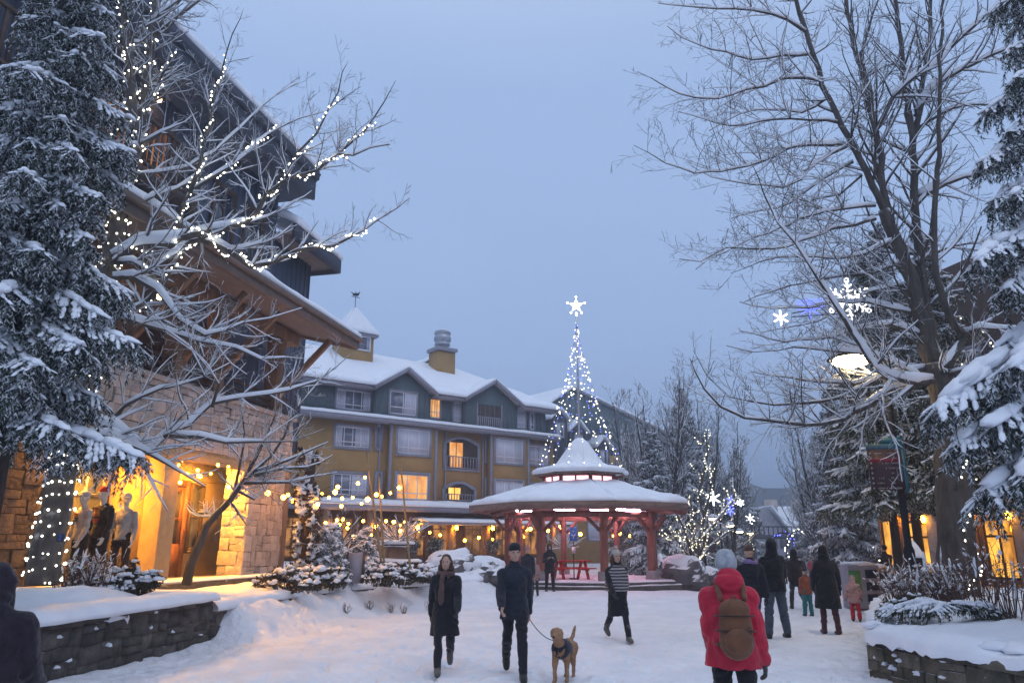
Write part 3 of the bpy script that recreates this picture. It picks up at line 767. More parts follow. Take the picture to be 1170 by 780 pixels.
# stone pier
pr = MB(); rng = random.Random(3)
A_ = FL.p(3.3, -.66, 0); B_ = FL.p(3.3, 0, 0); C_ = FL.p(5.05, 0, 0); D_ = FL.p(5.05, -.66, 0)
for a, c in ((A_, B_), (B_, C_), (C_, D_)): stone_wall(pr, [(a.x, a.y), (c.x, c.y)], .93, 3.86, rng, (.24, .42), (.18, .44), .05, .22)
pr.build('stone_pier', M['stone'], lo, bevel=.012)
b = MB(); FL.box(b, 3.35, 5.0, -.6, -.005, .93, 3.84); b.build('pier_core', M['mortar'], lo)
b = MB(); FL.box(b, 5.25, 5.6, -.5, -.1, .93, 4.4); b.build('corner_post', M['timber'], lo, bevel=.01)
# parapet of the balcony
pp = MB()
for a, c in ((FL.p(-4.5, -3, 0), FL.p(-4.5, 0, 0)), (FL.p(-4.5, 0, 0), FL.p(5.3, 0, 0)), (FL.p(5.3, 0, 0), FL.p(5.3, -3, 0))):
    stone_wall(pp, [(a.x, a.y), (c.x, c.y)], 3.86, 5.2, rng, (.24, .44), (.2, .5), .05, .2)
pp.build('balcony_parapet', M['stone'], lo, bevel=.012)
b = MB(); FL.box(b, -4.46, 5.26, -.3, -.006, 3.9, 5.2); FL.box(b, -4.46, 5.26, -6, -.3, 3.9, 4.2); b.build('balcony_floor', M['mortar'], lo)
b = MB(); FL.box(b, -4.6, 5.4, -.36, .09, 5.2, 5.31); b.build('parapet_cap', M['stone'], lo, bevel=.01)
b = MB(); FL.box(b, -4.46, 5.26, -1.62, -.0, 3.80, 3.86); b.build('porch_ceiling', M['stucco_orange'], lo)
b = MB(); FL.box(b, -4.5, 5.26, -.22, .02, 3.60, 3.80); b.build('porch_beam', M['stucco_orange'], lo, bevel=.01)
# shopfront behind the porch
b = MB(); FL.box(b, -5.0, .2, -1.75, -1.58, .955, 3.8); FL.box(b, .2, .4, -1.6, -.46, .955, 3.8); FL.box(b, .4, 5.2, -1.55, -1.35, .955, 3.8); FL.box(b, -5.2, -5.0, -6, -.2, .955, 3.8)
b.build('shop_wall', M['stucco_orange'], lo)
window(FL, lo, -2.1, .05, 1.3, 3.35, -1.57, 4, 1, 'shop_dim', 'timber_dark', .72, .12, .06, frame='trim')
d = MB(); FL.box(d, .75, .9, -1.37, -1.28, .96, 3.3); FL.box(d, 2.55, 2.7, -1.37, -1.28, .96, 3.3); FL.box(d, .9, 2.55, -1.37, -1.28, 3.15, 3.3)
for s0, s1 in ((.92, 1.7), (1.75, 2.53)):
    FL.box(d, s0, s1, -1.36, -1.31, .98, 1.75); FL.box(d, s0, s0 + .1, -1.36, -1.31, 1.75, 3.12); FL.box(d, s1 - .1, s1, -1.36, -1.31, 1.75, 3.12); FL.box(d, s0 + .1, s1 - .1, -1.36, -1.31, 3.0, 3.12); FL.box(d, s0 + .1, s1 - .1, -1.355, -1.315, 2.32, 2.38); FL.box(d, (s0 + s1) / 2 - .02, (s0 + s1) / 2 + .02, -1.355, -1.315, 1.75, 3.0)
dr = d.build('door', pm('door_red', (.20, .075, .04), (.14, .05, .03), 6, .6, .3), lo)
d = MB(); FL.box(d, 1.0, 2.45, -1.345, -1.335, 1.7, 3.05); d.build('pane', M['shop_dim'], dr)
d = MB(); d.tube([FL.p(1.66, -1.27, 1.55), FL.p(1.66, -1.27, 1.95)], .018, 8); d.build('handle', M['metal'], dr)
window(FL, lo, 2.85, 3.25, 1.6, 3.2, -1.34, 1, 2, 'shop_dim', 'timber_dark', 0, .08, .05, frame='timber_dark')
for s, o in ((-2.0, -.9), (-.8, -1.1), (-1.7, -.22), (1.6, -.75), (.9, -.25), (2.6, -.35)):  # the front one by the mannequins is added to brighten them
    b = MB(); b.lathe(FL.p(s, o, 3.765), [(.095, .0), (.11, .01), (.11, .04)], 14); lf = b.build('ceiling_light', M['white'], lo)
    b = MB(); b.lathe(FL.p(s, o, 3.755), [(.08, 0), (.085, .008)], 14); b.build('diffuser', M['downlight'], lf)
# balcony timber
for s in (-4.2, -1.6, 0.15, 1.62, 4.45):
    b = MB(); FL.box(b, s - .2, s + .2, -.42, -.03, 5.31, 7.5); b.build('balcony_post', M['timber'], lo, bevel=.015)
    b = MB(); b.beam(FL.p(s, -.02, 5.85), FL.p(s, 1.45, 7.35), .12, .16); b.build('brace', M['timber'], lo, bevel=.01)
for z in (5.45, 5.62, 5.8):
    b = MB(); FL.box(b, -4.4, 5.2, -.22, -.14, z, z + .07); b.build('rail', M['timber_dark'], lo)
b = MB(); FL.box(b, -4.5, 5.4, -.45, .0, 7.5, 7.85); b.build('header_beam', M['timber'], lo, bevel=.015)
b = MB(); FL.box(b, -4.4, 5.2, -3.0, -2.8, 4.2, 8.6); b.build('balcony_wall', M['timber_dark'], lo)
for s in (-3.2, -.6, 1.0, 3.2): window(FL, lo, s - .6, s + .6, 4.9, 6.9, -2.79, 2, 1, 'pane_dark', 'timber_dark', 0, .1, .06, frame='timber_dark')
b = MB(); b.lathe(FL.p(.9, -1.4, 7.66), [(.12, 0), (.12, .1)], 12); b.build('balcony_fill_light', em('balcony_fill_light', (1, .45, .16), 45), lo)  # unseen glow added to brighten the balcony interior
b = MB(); b.lathe(FL.p(-2.8, -1.4, 7.66), [(.12, 0), (.12, .1)], 12); b.build('balcony_fill_light', bpy.data.materials['balcony_fill_light'], lo)
# balcony roof
def slope_slab(mb, fr, s0, s1, oa, za, ob, zb, th):
    mb.hexa([fr.p(s0, oa, za - th), fr.p(s1, oa, za - th), fr.p(s1, ob, zb - th), fr.p(s0, ob, zb - th), fr.p(s0, oa, za), fr.p(s1, oa, za), fr.p(s1, ob, zb), fr.p(s0, ob, zb)])
b = MB(); slope_slab(b, FL, -4.55, 5.55, 1.72, 7.62, -2.8, 8.75, .16); b.build('balcony_soffit', M['soffit'], lo)
b = MB(); FL.box(b, -4.6, 5.6, 1.72, 1.82, 7.38, 7.68); b.beam(FL.p(5.6, 1.78, 7.52), FL.p(5.6, -2.8, 8.72), .1, .34); b.beam(FL.p(-4.6, 1.78, 7.52), FL.p(-4.6, -2.8, 8.72), .1, .34); b.build('bargeboard', M['fascia'], lo)
b = MB(); FL.box(b, -4.62, 5.62, 1.83, 1.95, 7.57, 7.69); b.build('gutter', M['fascia'], lo, bevel=.02)
b = MB()
b.sheet(FL.p(-4.65, 1.86, 7.70), FL.p(5.65, 1.86, 7.70), FL.p(5.65, .9, 7.93), FL.p(-4.65, .9, 7.93), .2, 30, 4, .35, .12, 1, .06)
b.sheet(FL.p(-4.65, .55, 8.02), FL.p(5.65, .55, 8.02), FL.p(5.65, -2.7, 8.84), FL.p(-4.65, -2.7, 8.84), .22, 30, 8, .3, .2, 2); b.build('balcony_roof_snow', M['snow'], lo, True)
b = MB(); slope_slab(b, FL, -4.6, 5.6, 1.8, 7.69, -2.75, 8.82, .05); b.build('balcony_roof', M['slate_dark'], lo)
# upper storeys
b = MB(); FL.box(b, -7, 7.6, -9, -2.62, 8.2, 14.2); battens(FL, b, -7, 7.6, -2.62, 8.2, 14.2, .32, .06); FL.box(b, 7.45, 7.62, -2.75, -2.55, 8.2, 14.2); b.build('upper_wall', M['slate_blue'], lo)
b = MB(); FL.box(b, -8, 8.3, -9, -1.62, 13.95, 14.1); b.build('upper_soffit', M['slate_dark'], lo)
b = MB(); FL.box(b, -8, 8.3, -1.62, -1.5, 13.9, 14.9); FL.box(b, -8, 8.35, -1.5, -1.4, 14.7, 15.05); b.beam(FL.p(8.3, -1.6, 14.5), FL.p(8.3, -8.5, 18.6), .12, 1.0); b.build('upper_fascia', M['slate_dark'], lo)
b = MB(); slope_slab(b, FL, -8, 8.3, -1.45, 15.0, -8.5, 19.1, .2); b.build('upper_roof', M['slate_dark'], lo)
b = MB(); b.sheet(FL.p(-8, -1.4, 15.07), FL.p(8.35, -1.4, 15.07), FL.p(8.35, -8.4, 19.15), FL.p(-8, -8.4, 19.15), .3, 30, 10, .3, .25, 4); tag(b.build('roof_snow', M['snow'], lo, True), kind='stuff')
for s in (2.6, 4.6, 6.3): window(FL, lo, s - .5, s + .5, 10.3, 12.6, -2.6, 2, 2, 'pane_dark', 'timber_dark', 0, .12, .06, frame='timber_dark')
window(FL, lo, -2.6, 1.9, 11.2, 13.0, -2.6, 5, 1, 'pane_ember', 'timber_dark', 0, .12, .06, frame='timber_dark', label='band of windows glowing orange behind the upper railing')
b = MB(); FL.box(b, -5, 1.9, -2.6, -1.75, 10.75, 10.95); bc = b.build('upper_balcony', M['timber_dark'], lo)
b = MB(); FL.box(b, -5, 1.9, -1.83, -1.75, 12.25, 12.35); FL.box(b, -5, 1.9, -1.83, -1.75, 11.03, 11.11)
for i in range(34): FL.box(b, -5 + .2 * i, -5 + .2 * i + .09, -1.81, -1.77, 11.11, 12.25)
b.build('railing', M['timber_dark'], bc)
b = MB(); b.lathe(FL.p(-1.8, -2.3, 13.4), [(.05, 0), (.06, .1)], 10); b.lathe(FL.p(.9, -2.3, 13.4), [(.05, 0), (.06, .1)], 10); b.build('balcony_fill_light', bpy.data.materials['balcony_fill_light'], lo)  # small added glows that warm the upper balcony
# lower wing beyond
b = MB(); FL.box(b, 7.62, 10.6, -9, -2.75, 5, 12.6); battens(FL, b, 7.62, 10.6, -2.75, 5, 12.6, .32, .06); b.build('wing_wall', M['slate_blue'], lo)
b = MB(); FL.box(b, 7.62, 11.2, -8.6, -1.9, 12.3, 12.45); b.build('wing_soffit', M['fascia'], lo)
b = MB(); FL.box(b, 7.62, 11.3, -1.9, -1.78, 12.15, 12.7); FL.box(b, 11.2, 11.32, -8, -1.9, 12.15, 12.7); b.build('wing_fascia', M['slate_dark'], lo)
b = MB(); b.sheet(FL.p(7.65, -1.76, 12.72), FL.p(11.35, -1.76, 12.72), FL.p(9.6, -7, 15.4), FL.p(7.65, -7, 15.4), .3, 12, 8, .3, .2, 6); b.build('wing_snow', M['snow'], lo, True)
# ---------------------------------------------------------------- ochre hotel across the square
FY = Fr((-12.0078, 46.0), (.803, .595))
yh = thing('hotel', 'ochre hotel with green gabled top floor and snowy hipped roof', 'building', FY.p(0, 0, .6))
SE = 18.9
b = MB(); FY.box(b, -8, SE, -13, 0, 4.0, 9.6)
FY.box(b, 4.75, 8.15, -.1, .55, 4.3, 9.5); FY.box(b, 12.7, 16.05, -.1, .55, 4.3, 9.5)
b.build('wall', M['ochre'], yh)
b = MB()
for s in (4.75, 8.15, 12.7, 16.05): FY.box(b, s - .1, s + .1, .5, .6, 4.3, 9.45)
for s in (9.2, 4.2, 12.3): b.tube([FY.p(s, .08, 4.3), FY.p(s, .08, 9.4)], .06, 8)
FY.box(b, -8, SE, -.05, .06, 4.2, 4.45); b.build('corner_trim', M['trim'], yh)
b = MB(); FY.box(b, -8, SE - .5, -12, -.35, 9.6, 11.85); battens(FY, b, -8, SE - .5, -.35, 9.6, 11.85, .4, .06); b.build('top_floor_wall', M['slate'], yh)
def rectwin(px0, py0, px1, py1, o, cols, rows, pane, low=0, **k):
    s0, s1, z0, z1 = FY.rect(px0, py0, px1, py1, o); return window(FY, yh, s0, s1, z0, z1, o, cols, rows, pane, 'trim', low, .17, .06, **k)
rectwin(384, 486, 421, 512, 0, 4, 1, 'pane', .25); rectwin(455, 489, 490, 520, .55, 3, 1, 'curtain', .25); rectwin(566.5, 501, 597, 530, .55, 3, 1, 'curtain', .25); rectwin(604, 508.5, 626, 531, 0, 3, 1, 'pane', .25)
rectwin(381, 540.5, 418, 566, 0, 4, 1, 'pane', .25); rectwin(453.5, 541, 488, 571, .55, 3, 1, 'pane_lit', .25, label='window lit orange from inside'); rectwin(566, 549, 597, 576, .55, 3, 1, 'pane', .25); rectwin(604, 553, 626, 575, 0, 3, 1, 'pane', .25)
for q in ((431, 487, 434, 512), (431, 541, 434, 566), (556, 498, 559, 527), (556, 548, 559, 574)):
    rectwin(*q, .02, 1, 1, 'pane', frame='trim')
def arch_balcony(px0, py0, px1, py1, lit):
    s0, s1, z0, z1 = FY.rect(px0, py0, px1, py1, 0); w = s1 - s0; h = z1 - z0; rise = .42
    def arc(ex, n=14): return [FY.p(s0 - ex + (w + 2 * ex) * i / n, 0, z1 - rise + ex + rise * math.sin(math.pi * i / n)) for i in range(n + 1)]
    b = MB(); b.prism([FY.p(s0, .012, z0), FY.p(s1, .012, z0)] + [q + FY.n * .012 for q in reversed(arc(0))], FY.n * .004); rec = b.build('balcony_recess', M['timber_dark'], yh)
    b = MB(); A, B = arc(.0), arc(.2)
    for i in range(len(A) - 1):
        b.hexa([A[i], A[i] + FY.n * .09, A[i + 1] + FY.n * .09, A[i + 1], B[i], B[i] + FY.n * .09, B[i + 1] + FY.n * .09, B[i + 1]])
    FY.box(b, s0 - .2, s0, 0, .09, z0 - .15, z1 - rise + .1); FY.box(b, s1, s1 + .2, 0, .09, z0 - .15, z1 - rise + .1); FY.box(b, s0, s1, 0, .09, z0 - .15, z0)
    b.build('arch_trim', M['trim'], yh)
    window(FY, yh, s0 + .1 * w, s0 + .55 * w, z0 + .05, z1 - rise * .5, .03, 2, 1, 'pane_lit2' if lit else 'pane_lit', 'timber_dark', 0, .05, .05, frame='timber_dark', deep=.03)
    b = MB(); hz = z0 + .42 * h
    FY.box(b, s0, s1, .04, .1, hz - .06, hz); FY.box(b, s0, s1, .04, .1, z0 + .04, z0 + .1)
    k = 11
    for i in range(k): x = s0 + w * (i + .5) / k; FY.box(b, x - .035, x + .035, .05, .09, z0 + .1, hz - .06)
    b.build('railing', M['trim'], yh)
arch_balcony(509, 500, 545, 537, False); arch_balcony(508, 552, 541, 573, True)
# top floor
GB = [(3.35, 8.1, 5.75), (10.35, 15.5, 12.95)]
for g0, g1, gc in GB:
    zp = FY.hit(464, 420, .7)[1] if gc < 8 else FY.hit(563, 434, .7)[1]; ze = 11.72
    b = MB(); b.prism([FY.p(g0 + .35, .3, 9.6), FY.p(g1 - .35, .3, 9.6), FY.p(g1 - .35, .3, ze - .05), FY.p(gc, .3, zp - .2), FY.p(g0 + .35, .3, ze - .05)], -FY.n * .8)
    battens(FY, b, g0 + .35, g1 - .35, .3, 9.6, ze - .1, .4, .05); b.build('gable_wall', M['slate'], yh)
    for sg, e in ((-1, g0), (1, g1)):
        b = MB(); P0 = FY.p(e, .75, ze - .12); P1 = FY.p(gc, .75, zp - .08); b.beam(P0, P1, .12, .24); b.build('bargeboard', M['trim'], yh)
        b = MB(); a, c2 = FY.p(e - sg * .0, .8, ze + .0), FY.p(gc, .8, zp + .04); bk = -FY.n * 5.5 + V((0, 0, .0))
        b.sheet(a, c2, c2 + bk, FY.p(e, .8, ze) + bk, .24, 8, 8, .25, .2, e); tag(b.build('gable_snow', M['snow'], yh, True), kind='stuff')
b = MB()
for e0, e1 in ((-8, 3.5), (7.95, 10.5), (15.35, SE)): FY.box(b, e0, e1, -.3, .62, 11.5, 11.72)
b.build('eaves', M['trim'], yh)
RZ = 15.45
ZM = 11.72 + (RZ - 11.72) * .92 / 6.92
b = MB(); b.sheet(FY.p(-9, -.2, ZM), FY.p(SE - .4, -.2, ZM), FY.p(13.2, -6.2, RZ), FY.p(-9, -6.2, RZ), .28, 40, 12, .2, .3, 8)
for e0, e1 in ((-9, 3.6), (7.85, 10.6), (15.25, SE + .3)): b.sheet(FY.p(e0, .72, 11.72), FY.p(e1, .72, 11.72), FY.p(e1, -.6, ZM + .16), FY.p(e0, -.6, ZM + .16), .27, 16, 5, .2, .2, 8)
b.sheet(FY.p(SE + .3, .72, 11.72), FY.p(SE + .3, -13, 11.72), FY.p(13.2, -6.2, RZ), FY.p(13.19, -6.19, RZ), .28, 14, 10, .2, .3, 9); tag(b.build('roof_snow', M['snow'], yh, True), kind='stuff')
b = MB(); b.add([FY.p(-9, -.1, ZM - .1), FY.p(SE + .25, -.1, ZM - .1), FY.p(13.2, -6.2, RZ - .06), FY.p(-9, -6.2, RZ - .06), FY.p(SE + .25, -13, 11.6), FY.p(-9, -13, 11.6)], [(0, 1, 2, 3), (1, 4, 2), (4, 5, 3, 2), (0, 5, 4, 1), (0, 3, 5)]); b.build('roof', M['slate_dark'], yh)
def topwin(px0, py0, px1, py1, o, cols, low=.3, pane='pane', **k):
    s0, s1, z0, z1 = FY.rect(px0, py0, px1, py1, o); z0 = max(z0, 9.98); return window(FY, yh, s0, s1, z0, z1, o, cols, 1, pane, 'trim', low, .12, .055, **k)
topwin(385, 444, 422, 470, -.33, 4, .25); topwin(446, 446, 475, 475, .32, 2, .3, 'pane'); topwin(491, 455, 502.5, 478, -.33, 2, .3, 'pane_lit'); topwin(518, 459, 529, 482, -.33, 2, .3); topwin(580, 467, 600, 489, -.2, 2, .3); topwin(605, 471, 610, 491, -.33, 1, .3)
s0, s1, z0, z1 = FY.rect(545.5, 461, 572, 486, .3)
b = MB(); FY.box(b, s0, s1, .29, .312, 9.9, z1); b.build('loggia', M['timber_dark'], yh)
b = MB(); FY.box(b, s0, s1, .32, .38, 10.55, 10.62)
for i in range(12): x = s0 + (s1 - s0) * (i + .5) / 12; FY.box(b, x - .04, x + .04, .33, .37, 9.8, 10.55)
for x in (s0 - .1, s1): FY.box(b, x, x + .1, .3, .4, 9.7, z1 + .1)
b.build('railing', M['trim'], yh)
# snowy ledge and canopies
def ledge(s0, s1, o0, o1, z0, z1, sn, seed, nm='ledge'):
    b = MB(); FY.box(b, s0, s1, o0, o1, z0, z1); l = b.build(nm, M['trim'], yh)
    b = MB(); b.sheet(FY.p(s0, o1 + .03, z1), FY.p(s1, o1 + .03, z1), FY.p(s1, o0, z1 + .22), FY.p(s0, o0, z1 + .22), sn, 40, 4, .25, .15, seed); tag(b.build('snow', M['snow'], l, True), kind='stuff')
ledge(-8, SE + .1, -.35, .85, 9.36, 9.62, .2, 3)
ledge(-8, 10.6, 0, 1.5, 3.78, 4.08, .3, 4, 'canopy'); ledge(10.6, SE, 0, 1.2, 3.9, 4.15, .2, 5, 'canopy')
ledge(6.6, SE, .3, 2.4, 2.98, 3.12, .16, 6, 'canopy')
b = MB(); FY.box(b, 5.5, SE, 0, .25, 3.1, 3.9); b.build('fascia', M['timber_dark'], yh)
# shopfronts at ground level
b = MB(); FY.box(b, -8, SE, -4, -.9, .3, 4.0); b.build('shop_wall', M['timber_dark'], yh)
rng = random.Random(17)
for i in range(10):
    s = -7 + 2.6 * i
    window(FY, yh, s + .25, s + 2.25, 1.0, 3.35, -.88, 3, 1, ['shop_lit', 'shop_dim', 'shop_lit'][i % 3], 'timber_dark', .75, .1, .07, frame='timber_dark')
for i in range(8):
    s = -2.6 + 2.9 * i; b = MB(); FY.box(b, s - .17, s + .17, 1.0, 1.34, .3, 3.8 if s < 6 else 3.0)
    b.beam(FY.p(s, 1.17, 2.5), FY.p(s, .3, 3.4 if s > 6 else 3.7), .14, .14); b.build('canopy_post', M['timber'], yh)
    if i > 0:
        b = MB(); b.lathe(FY.p(s + .3, 1.5, 2.78), [(.05, -.1), (.11, -.02), (.09, .1), (.03, .16)], 10); sc = b.build('wall_lamp', M['lamp_warm'], yh)
# chimney and cupola
q = FY.hit(505, 410, -4.6); s = q[0]; b = MB(); FY.box(b, s - .78, s + .78, -5.3, -3.9, 12.5, FY.hit(505, 401, -3.9)[1]); zt = FY.hit(505, 400, -3.9)[1]; ch = b.build('chimney', M['ochre'], yh)
b = MB(); FY.box(b, s - .92, s + .92, -5.45, -3.75, zt, zt + .28); b.build('cap', M['trim'], ch, bevel=.03)
b = MB(); c = FY.p(s, -4.6, zt + .28); b.lathe(c, [(.5, 0), (.5, .25), (.62, .3), (.62, .42), (.55, .5), (.55, .62), (.68, .68), (.68, .95), (.6, 1.05), (.6, 1.22), (.66, 1.25), (.66, 1.32), (.3, 1.4)], 18); b.build('flue', M['metal'], ch, True)
b = MB(); b.ell(c + V((0, 0, 1.42)), (.6, .6, .16), 14, 8, .2, 2); tag(b.build('snow', M['snow'], ch, True), kind='stuff')
q = FY.hit(405, 400, -4.5); s = q[0] - .1; z0 = 13.0; z1 = FY.hit(405, 382, -3.6)[1]
b = MB(); FY.box(b, s - 1.15, s + 1.15, -5.6, -3.6, z0, z1); cu = b.build('cupola', M['ochre'], yh)
b = MB(); FY.box(b, s - 1.4, s + 1.4, -5.85, -3.35, z1, z1 + .16); b.build('eaves', M['trim'], cu)
for a0, a1 in ((s - .8, s + .8),): window(FY, cu, a0, a1, z1 - 1.0, z1 - .1, -3.59, 2, 5, 'pane', 'white', 0, .1, .04, frame='trim')
Fs = Fr(FY.p(s + 1.15, -3.6, 0).xy, tuple(-FY.n.xy)); window(Fs, cu, .4, 1.6, z1 - 1.0, z1 - .1, .01, 2, 5, 'pane', 'white', 0, .1, .04, frame='trim')
b = MB(); ap = FY.p(s, -4.6, z1 + 2.3); cr = [FY.p(s - 1.45, -3.3, z1 + .17), FY.p(s + 1.45, -3.3, z1 + .17), FY.p(s + 1.45, -5.9, z1 + .17), FY.p(s - 1.45, -5.9, z1 + .17)]
for i in range(4): b.sheet(cr[i], cr[(i + 1) % 4], ap + (cr[(i + 1) % 4] - ap) * .03, ap + (cr[i] - ap) * .03, .16, 8, 8, .2, .15, i)
tag(b.build('snow', M['snow'], cu, True), kind='stuff')
b = MB(); b.tube([ap, ap + V((0, 0, 1.3))], .025, 6); w0 = ap + V((0, 0, .85)); b.tube([w0 - FY.d * .35, w0 + FY.d * .35], .02, 6)
b.ell(w0 + V((0, 0, .2)), (.26, .06, .11), 10, 6); b.tube([w0 + FY.d * .18 + V((0, 0, .25)), w0 + FY.d * .3 + V((0, 0, .45))], [.06, .04], 6); b.tube([w0 - FY.d * .2 + V((0, 0, .25)), w0 - FY.d * .42 + V((0, 0, .32))], [.04, .02], 6)
for x in (-.15, .15): b.tube([w0 + FY.d * x + V((0, 0, .15)), w0 + FY.d * x], .02, 5)
b.build('weathervane', M['metal_dark'], cu)
# gable of the rear wing
b = MB(); pk = FY.p(13.0, -9, FY.hit(558, 421, -9)[1]); zb = pk.z - 2.6
b.prism([FY.p(9.5, -9, 11), FY.p(17.5, -9, 11), FY.p(17.5, -9, zb), pk - V((0, 0, .15)), FY.p(9.5, -9, zb)], -FY.n * 5); b.build('rear_gable', M['slate'], yh)
b = MB()
for e in (9.2, 17.8): b.sheet(FY.p(e, -8.6, zb - .1), pk + FY.n * .4, pk - FY.n * 5, FY.p(e, -14, zb - .1), .25, 8, 6, .2, .2, e)
b.build('rear_gable_snow', M['snow'], yh, True)
# ---------------------------------------------------------------- pavilion
GX, GY = 3.17, 35.0
def gp(th, r, z):
    a = rad(th); z = z - .14 if z > 3.04 else z
    return V((GX + r * math.sin(a), GY - r * math.cos(a), z))
TH8 = [10 + 45 * k for k in range(8)]
ga = thing('pavilion', 'octagonal red timber pavilion with snowy two tier roof and pink light inside', 'pavilion', (GX, GY, 0))
b = MB()
for r, z0, z1 in ((4.75, -.2, .14), (4.45, .14, .27)): b.prism([gp(t, r, z0) for t in TH8], (0, 0, z1 - z0))
b.build('steps', M['stone_dark'], ga)
b = MB()
P8 = [(gp(t, 4.75, 0).x, gp(t, 4.75, 0).y) for t in TH8]; mound(b, P8, .12, .05, 5, over=-.05, rings=3, res=.3, amp=.5)
P8 = [(gp(t, 4.45, 0).x, gp(t, 4.45, 0).y) for t in TH8]; mound(b, P8, .25, .07, 6, over=-.02, rings=6, res=.3, amp=.5); tag(b.build('steps_snow', M['snow'], ga, True), kind='stuff')
for k, th in enumerate(TH8):
    c = gp(th, 3.42, 0)
    b = MB(); b.box((c.x, c.y, .47), (.23, .23, .21), rad(th)); cb = b.build('column_base', M['concrete'], ga, bevel=.03)
    b = MB()
    if k in (0, 1, 7): b.box((c.x, c.y, 1.85), (.14, .14, 1.19), rad(th))
    else: b.tube([V((c.x, c.y, .66)), V((c.x, c.y, 1.9)), V((c.x, c.y, 3.04))], [.145, .14, .135], 16)
    b.build('column', M['red_stain'], ga, bevel=.02 if k in (0, 1, 7) else 0)
    b = MB()
    for sg in (-1, 1):
        nb = gp(th + 45 * sg, 3.42, 0); d = (nb - c).normalized(); b.beam(V((c.x, c.y, 2.3)) + d * .15, V((c.x, c.y, 2.98)) + d * .8, .12, .14)
    o = (c - V((GX, GY, 0))).normalized(); b.beam(V((c.x, c.y, 2.35)) + o * .15, V((c.x, c.y, 2.95)) + o * .62, .11, .13)
    b.build('bracket', M['red_stain'], ga)
    b = MB(); a2 = gp(th, 3.42, 3.12); b2 = gp(th + 45, 3.42, 3.12); d = (b2 - a2).normalized(); b.beam(a2 - d * .2, b2 + d * .2, .2, .24); b.beam(gp(th, 5.0, 3.28), gp(th, 1.5, 4.25), .16, .22); b.beam(gp(th + 22, 4.6, 3.30), gp(th + 22, 1.6, 4.2), .1, .14); b.build('beam', M['red_stain'], ga)
b = MB()
for k, th in enumerate(TH8):
    b.beam(gp(th, 5.12, 3.42), gp(th + 45, 5.12, 3.42), .1, .27)
b.build('fascia', M['grey_wood'], ga)
b = MB(); b.add([gp(t, 5.1, 3.46) for t in TH8] + [gp(t, 1.7, 4.42) for t in TH8], [(i, (i + 1) % 8, 8 + (i + 1) % 8, 8 + i) for i in range(8)]); b.build('roof_boards', M['red_stain'], ga)
b = MB()
for k, th in enumerate(TH8): b.sheet(gp(th, 5.17, 3.56), gp(th + 45, 5.17, 3.56), gp(th + 45, 1.6, 4.52), gp(th, 1.6, 4.52), .18, 14, 10, .55, .16, k)
tag(b.build('roof_snow', M['snow'], ga, True), kind='stuff')
# lantern storey
b = MB()
for th in TH8: b.beam(gp(th, 1.72, 4.4), gp(th, 1.72, 4.95), .16, .16); b.beam(gp(th, 1.72, 4.5), gp(th + 45, 1.72, 4.5), .1, .12); b.beam(gp(th, 1.72, 4.9), gp(th + 45, 1.72, 4.9), .1, .12); b.beam(gp(th + 22.5, 1.6, 4.5), gp(th + 22.5, 1.6, 4.9), .07, .07)
cup = b.build('lantern_frame', M['red_stain'], ga)
for k, th in enumerate(TH8):
    b = MB(); a2, c2 = gp(th, 1.66, 4.55), gp(th + 45, 1.66, 4.55); n_ = (gp(th + 22.5, 1, 0) - V((GX, GY, 0))).normalized() * .01
    b.prism([a2, c2, c2 + V((0, 0, .32)), a2 + V((0, 0, .32))], n_); b.build('pane', M['panel_pink'], cup)
b = MB()
for th in TH8: b.beam(gp(th, 2.15, 4.98), gp(th + 45, 2.15, 4.98), .08, .14)
b.add([gp(t, 2.12, 5.02) for t in TH8], [tuple(range(8))]); b.build('upper_fascia', M['grey_wood'], ga)
b = MB(); prof = [(2.24, 5.0), (2.3, 5.1), (2.22, 5.2), (1.95, 5.28), (1.45, 5.38), (1.1, 5.55), (.86, 5.85), (.62, 6.2), (.42, 6.48), (.22, 6.64), (.05, 6.7)]
vs = []; n = 48
for r, z in prof:
    for k in range(n):
        a = 360 * k / n; q = ((a - 10) % 45) - 22.5; o = math.cos(rad(22.5)) / math.cos(rad(q)) if r > 1.2 else 1
        p = gp(a, r * (.94 * o / math.cos(rad(22.5)) if r > 1.2 else 1), z); w = nz(p.x, p.y, p.z, 1.4); vs.append(p + (p - V((GX, GY, p.z))) * .05 * w + V((0, 0, .04 * w)))
b.add(vs, [(i * n + k, i * n + (k + 1) % n, (i + 1) * n + (k + 1) % n, (i + 1) * n + k) for i in range(len(prof) - 1) for k in range(n)] + [tuple(range(n - 1, -1, -1))]); b.build('upper_roof_snow', M['snow'], ga, True)
for th, r, ln in ((-62, 3.0, .9), (-20, 2.7, 1.0), (14, 2.4, .9), (50, 2.6, 1.2), (95, 2.8, 1.0), (140, 2.7, 1.0), (185, 2.6, .9), (230, 2.6, 1.0), (32, 3.2, 1.3)):
    c = gp(th, r, 3.3); d = V((math.cos(rad(th + (0 if th % 3 else 40))), .35, 0)).normalized()
    b = MB(); b.beam(c - d * ln / 2 + V((0, 0, .05)), c + d * ln / 2 + V((0, 0, .05)), .1, .05); fx = b.build('light_fixture', M['white'], ga)
    b = MB(); b.tube([c - d * (ln / 2 - .03), c + d * (ln / 2 - .03)], .019, 8); b.build('fluorescent_tube', M['tube_pink'], fx)
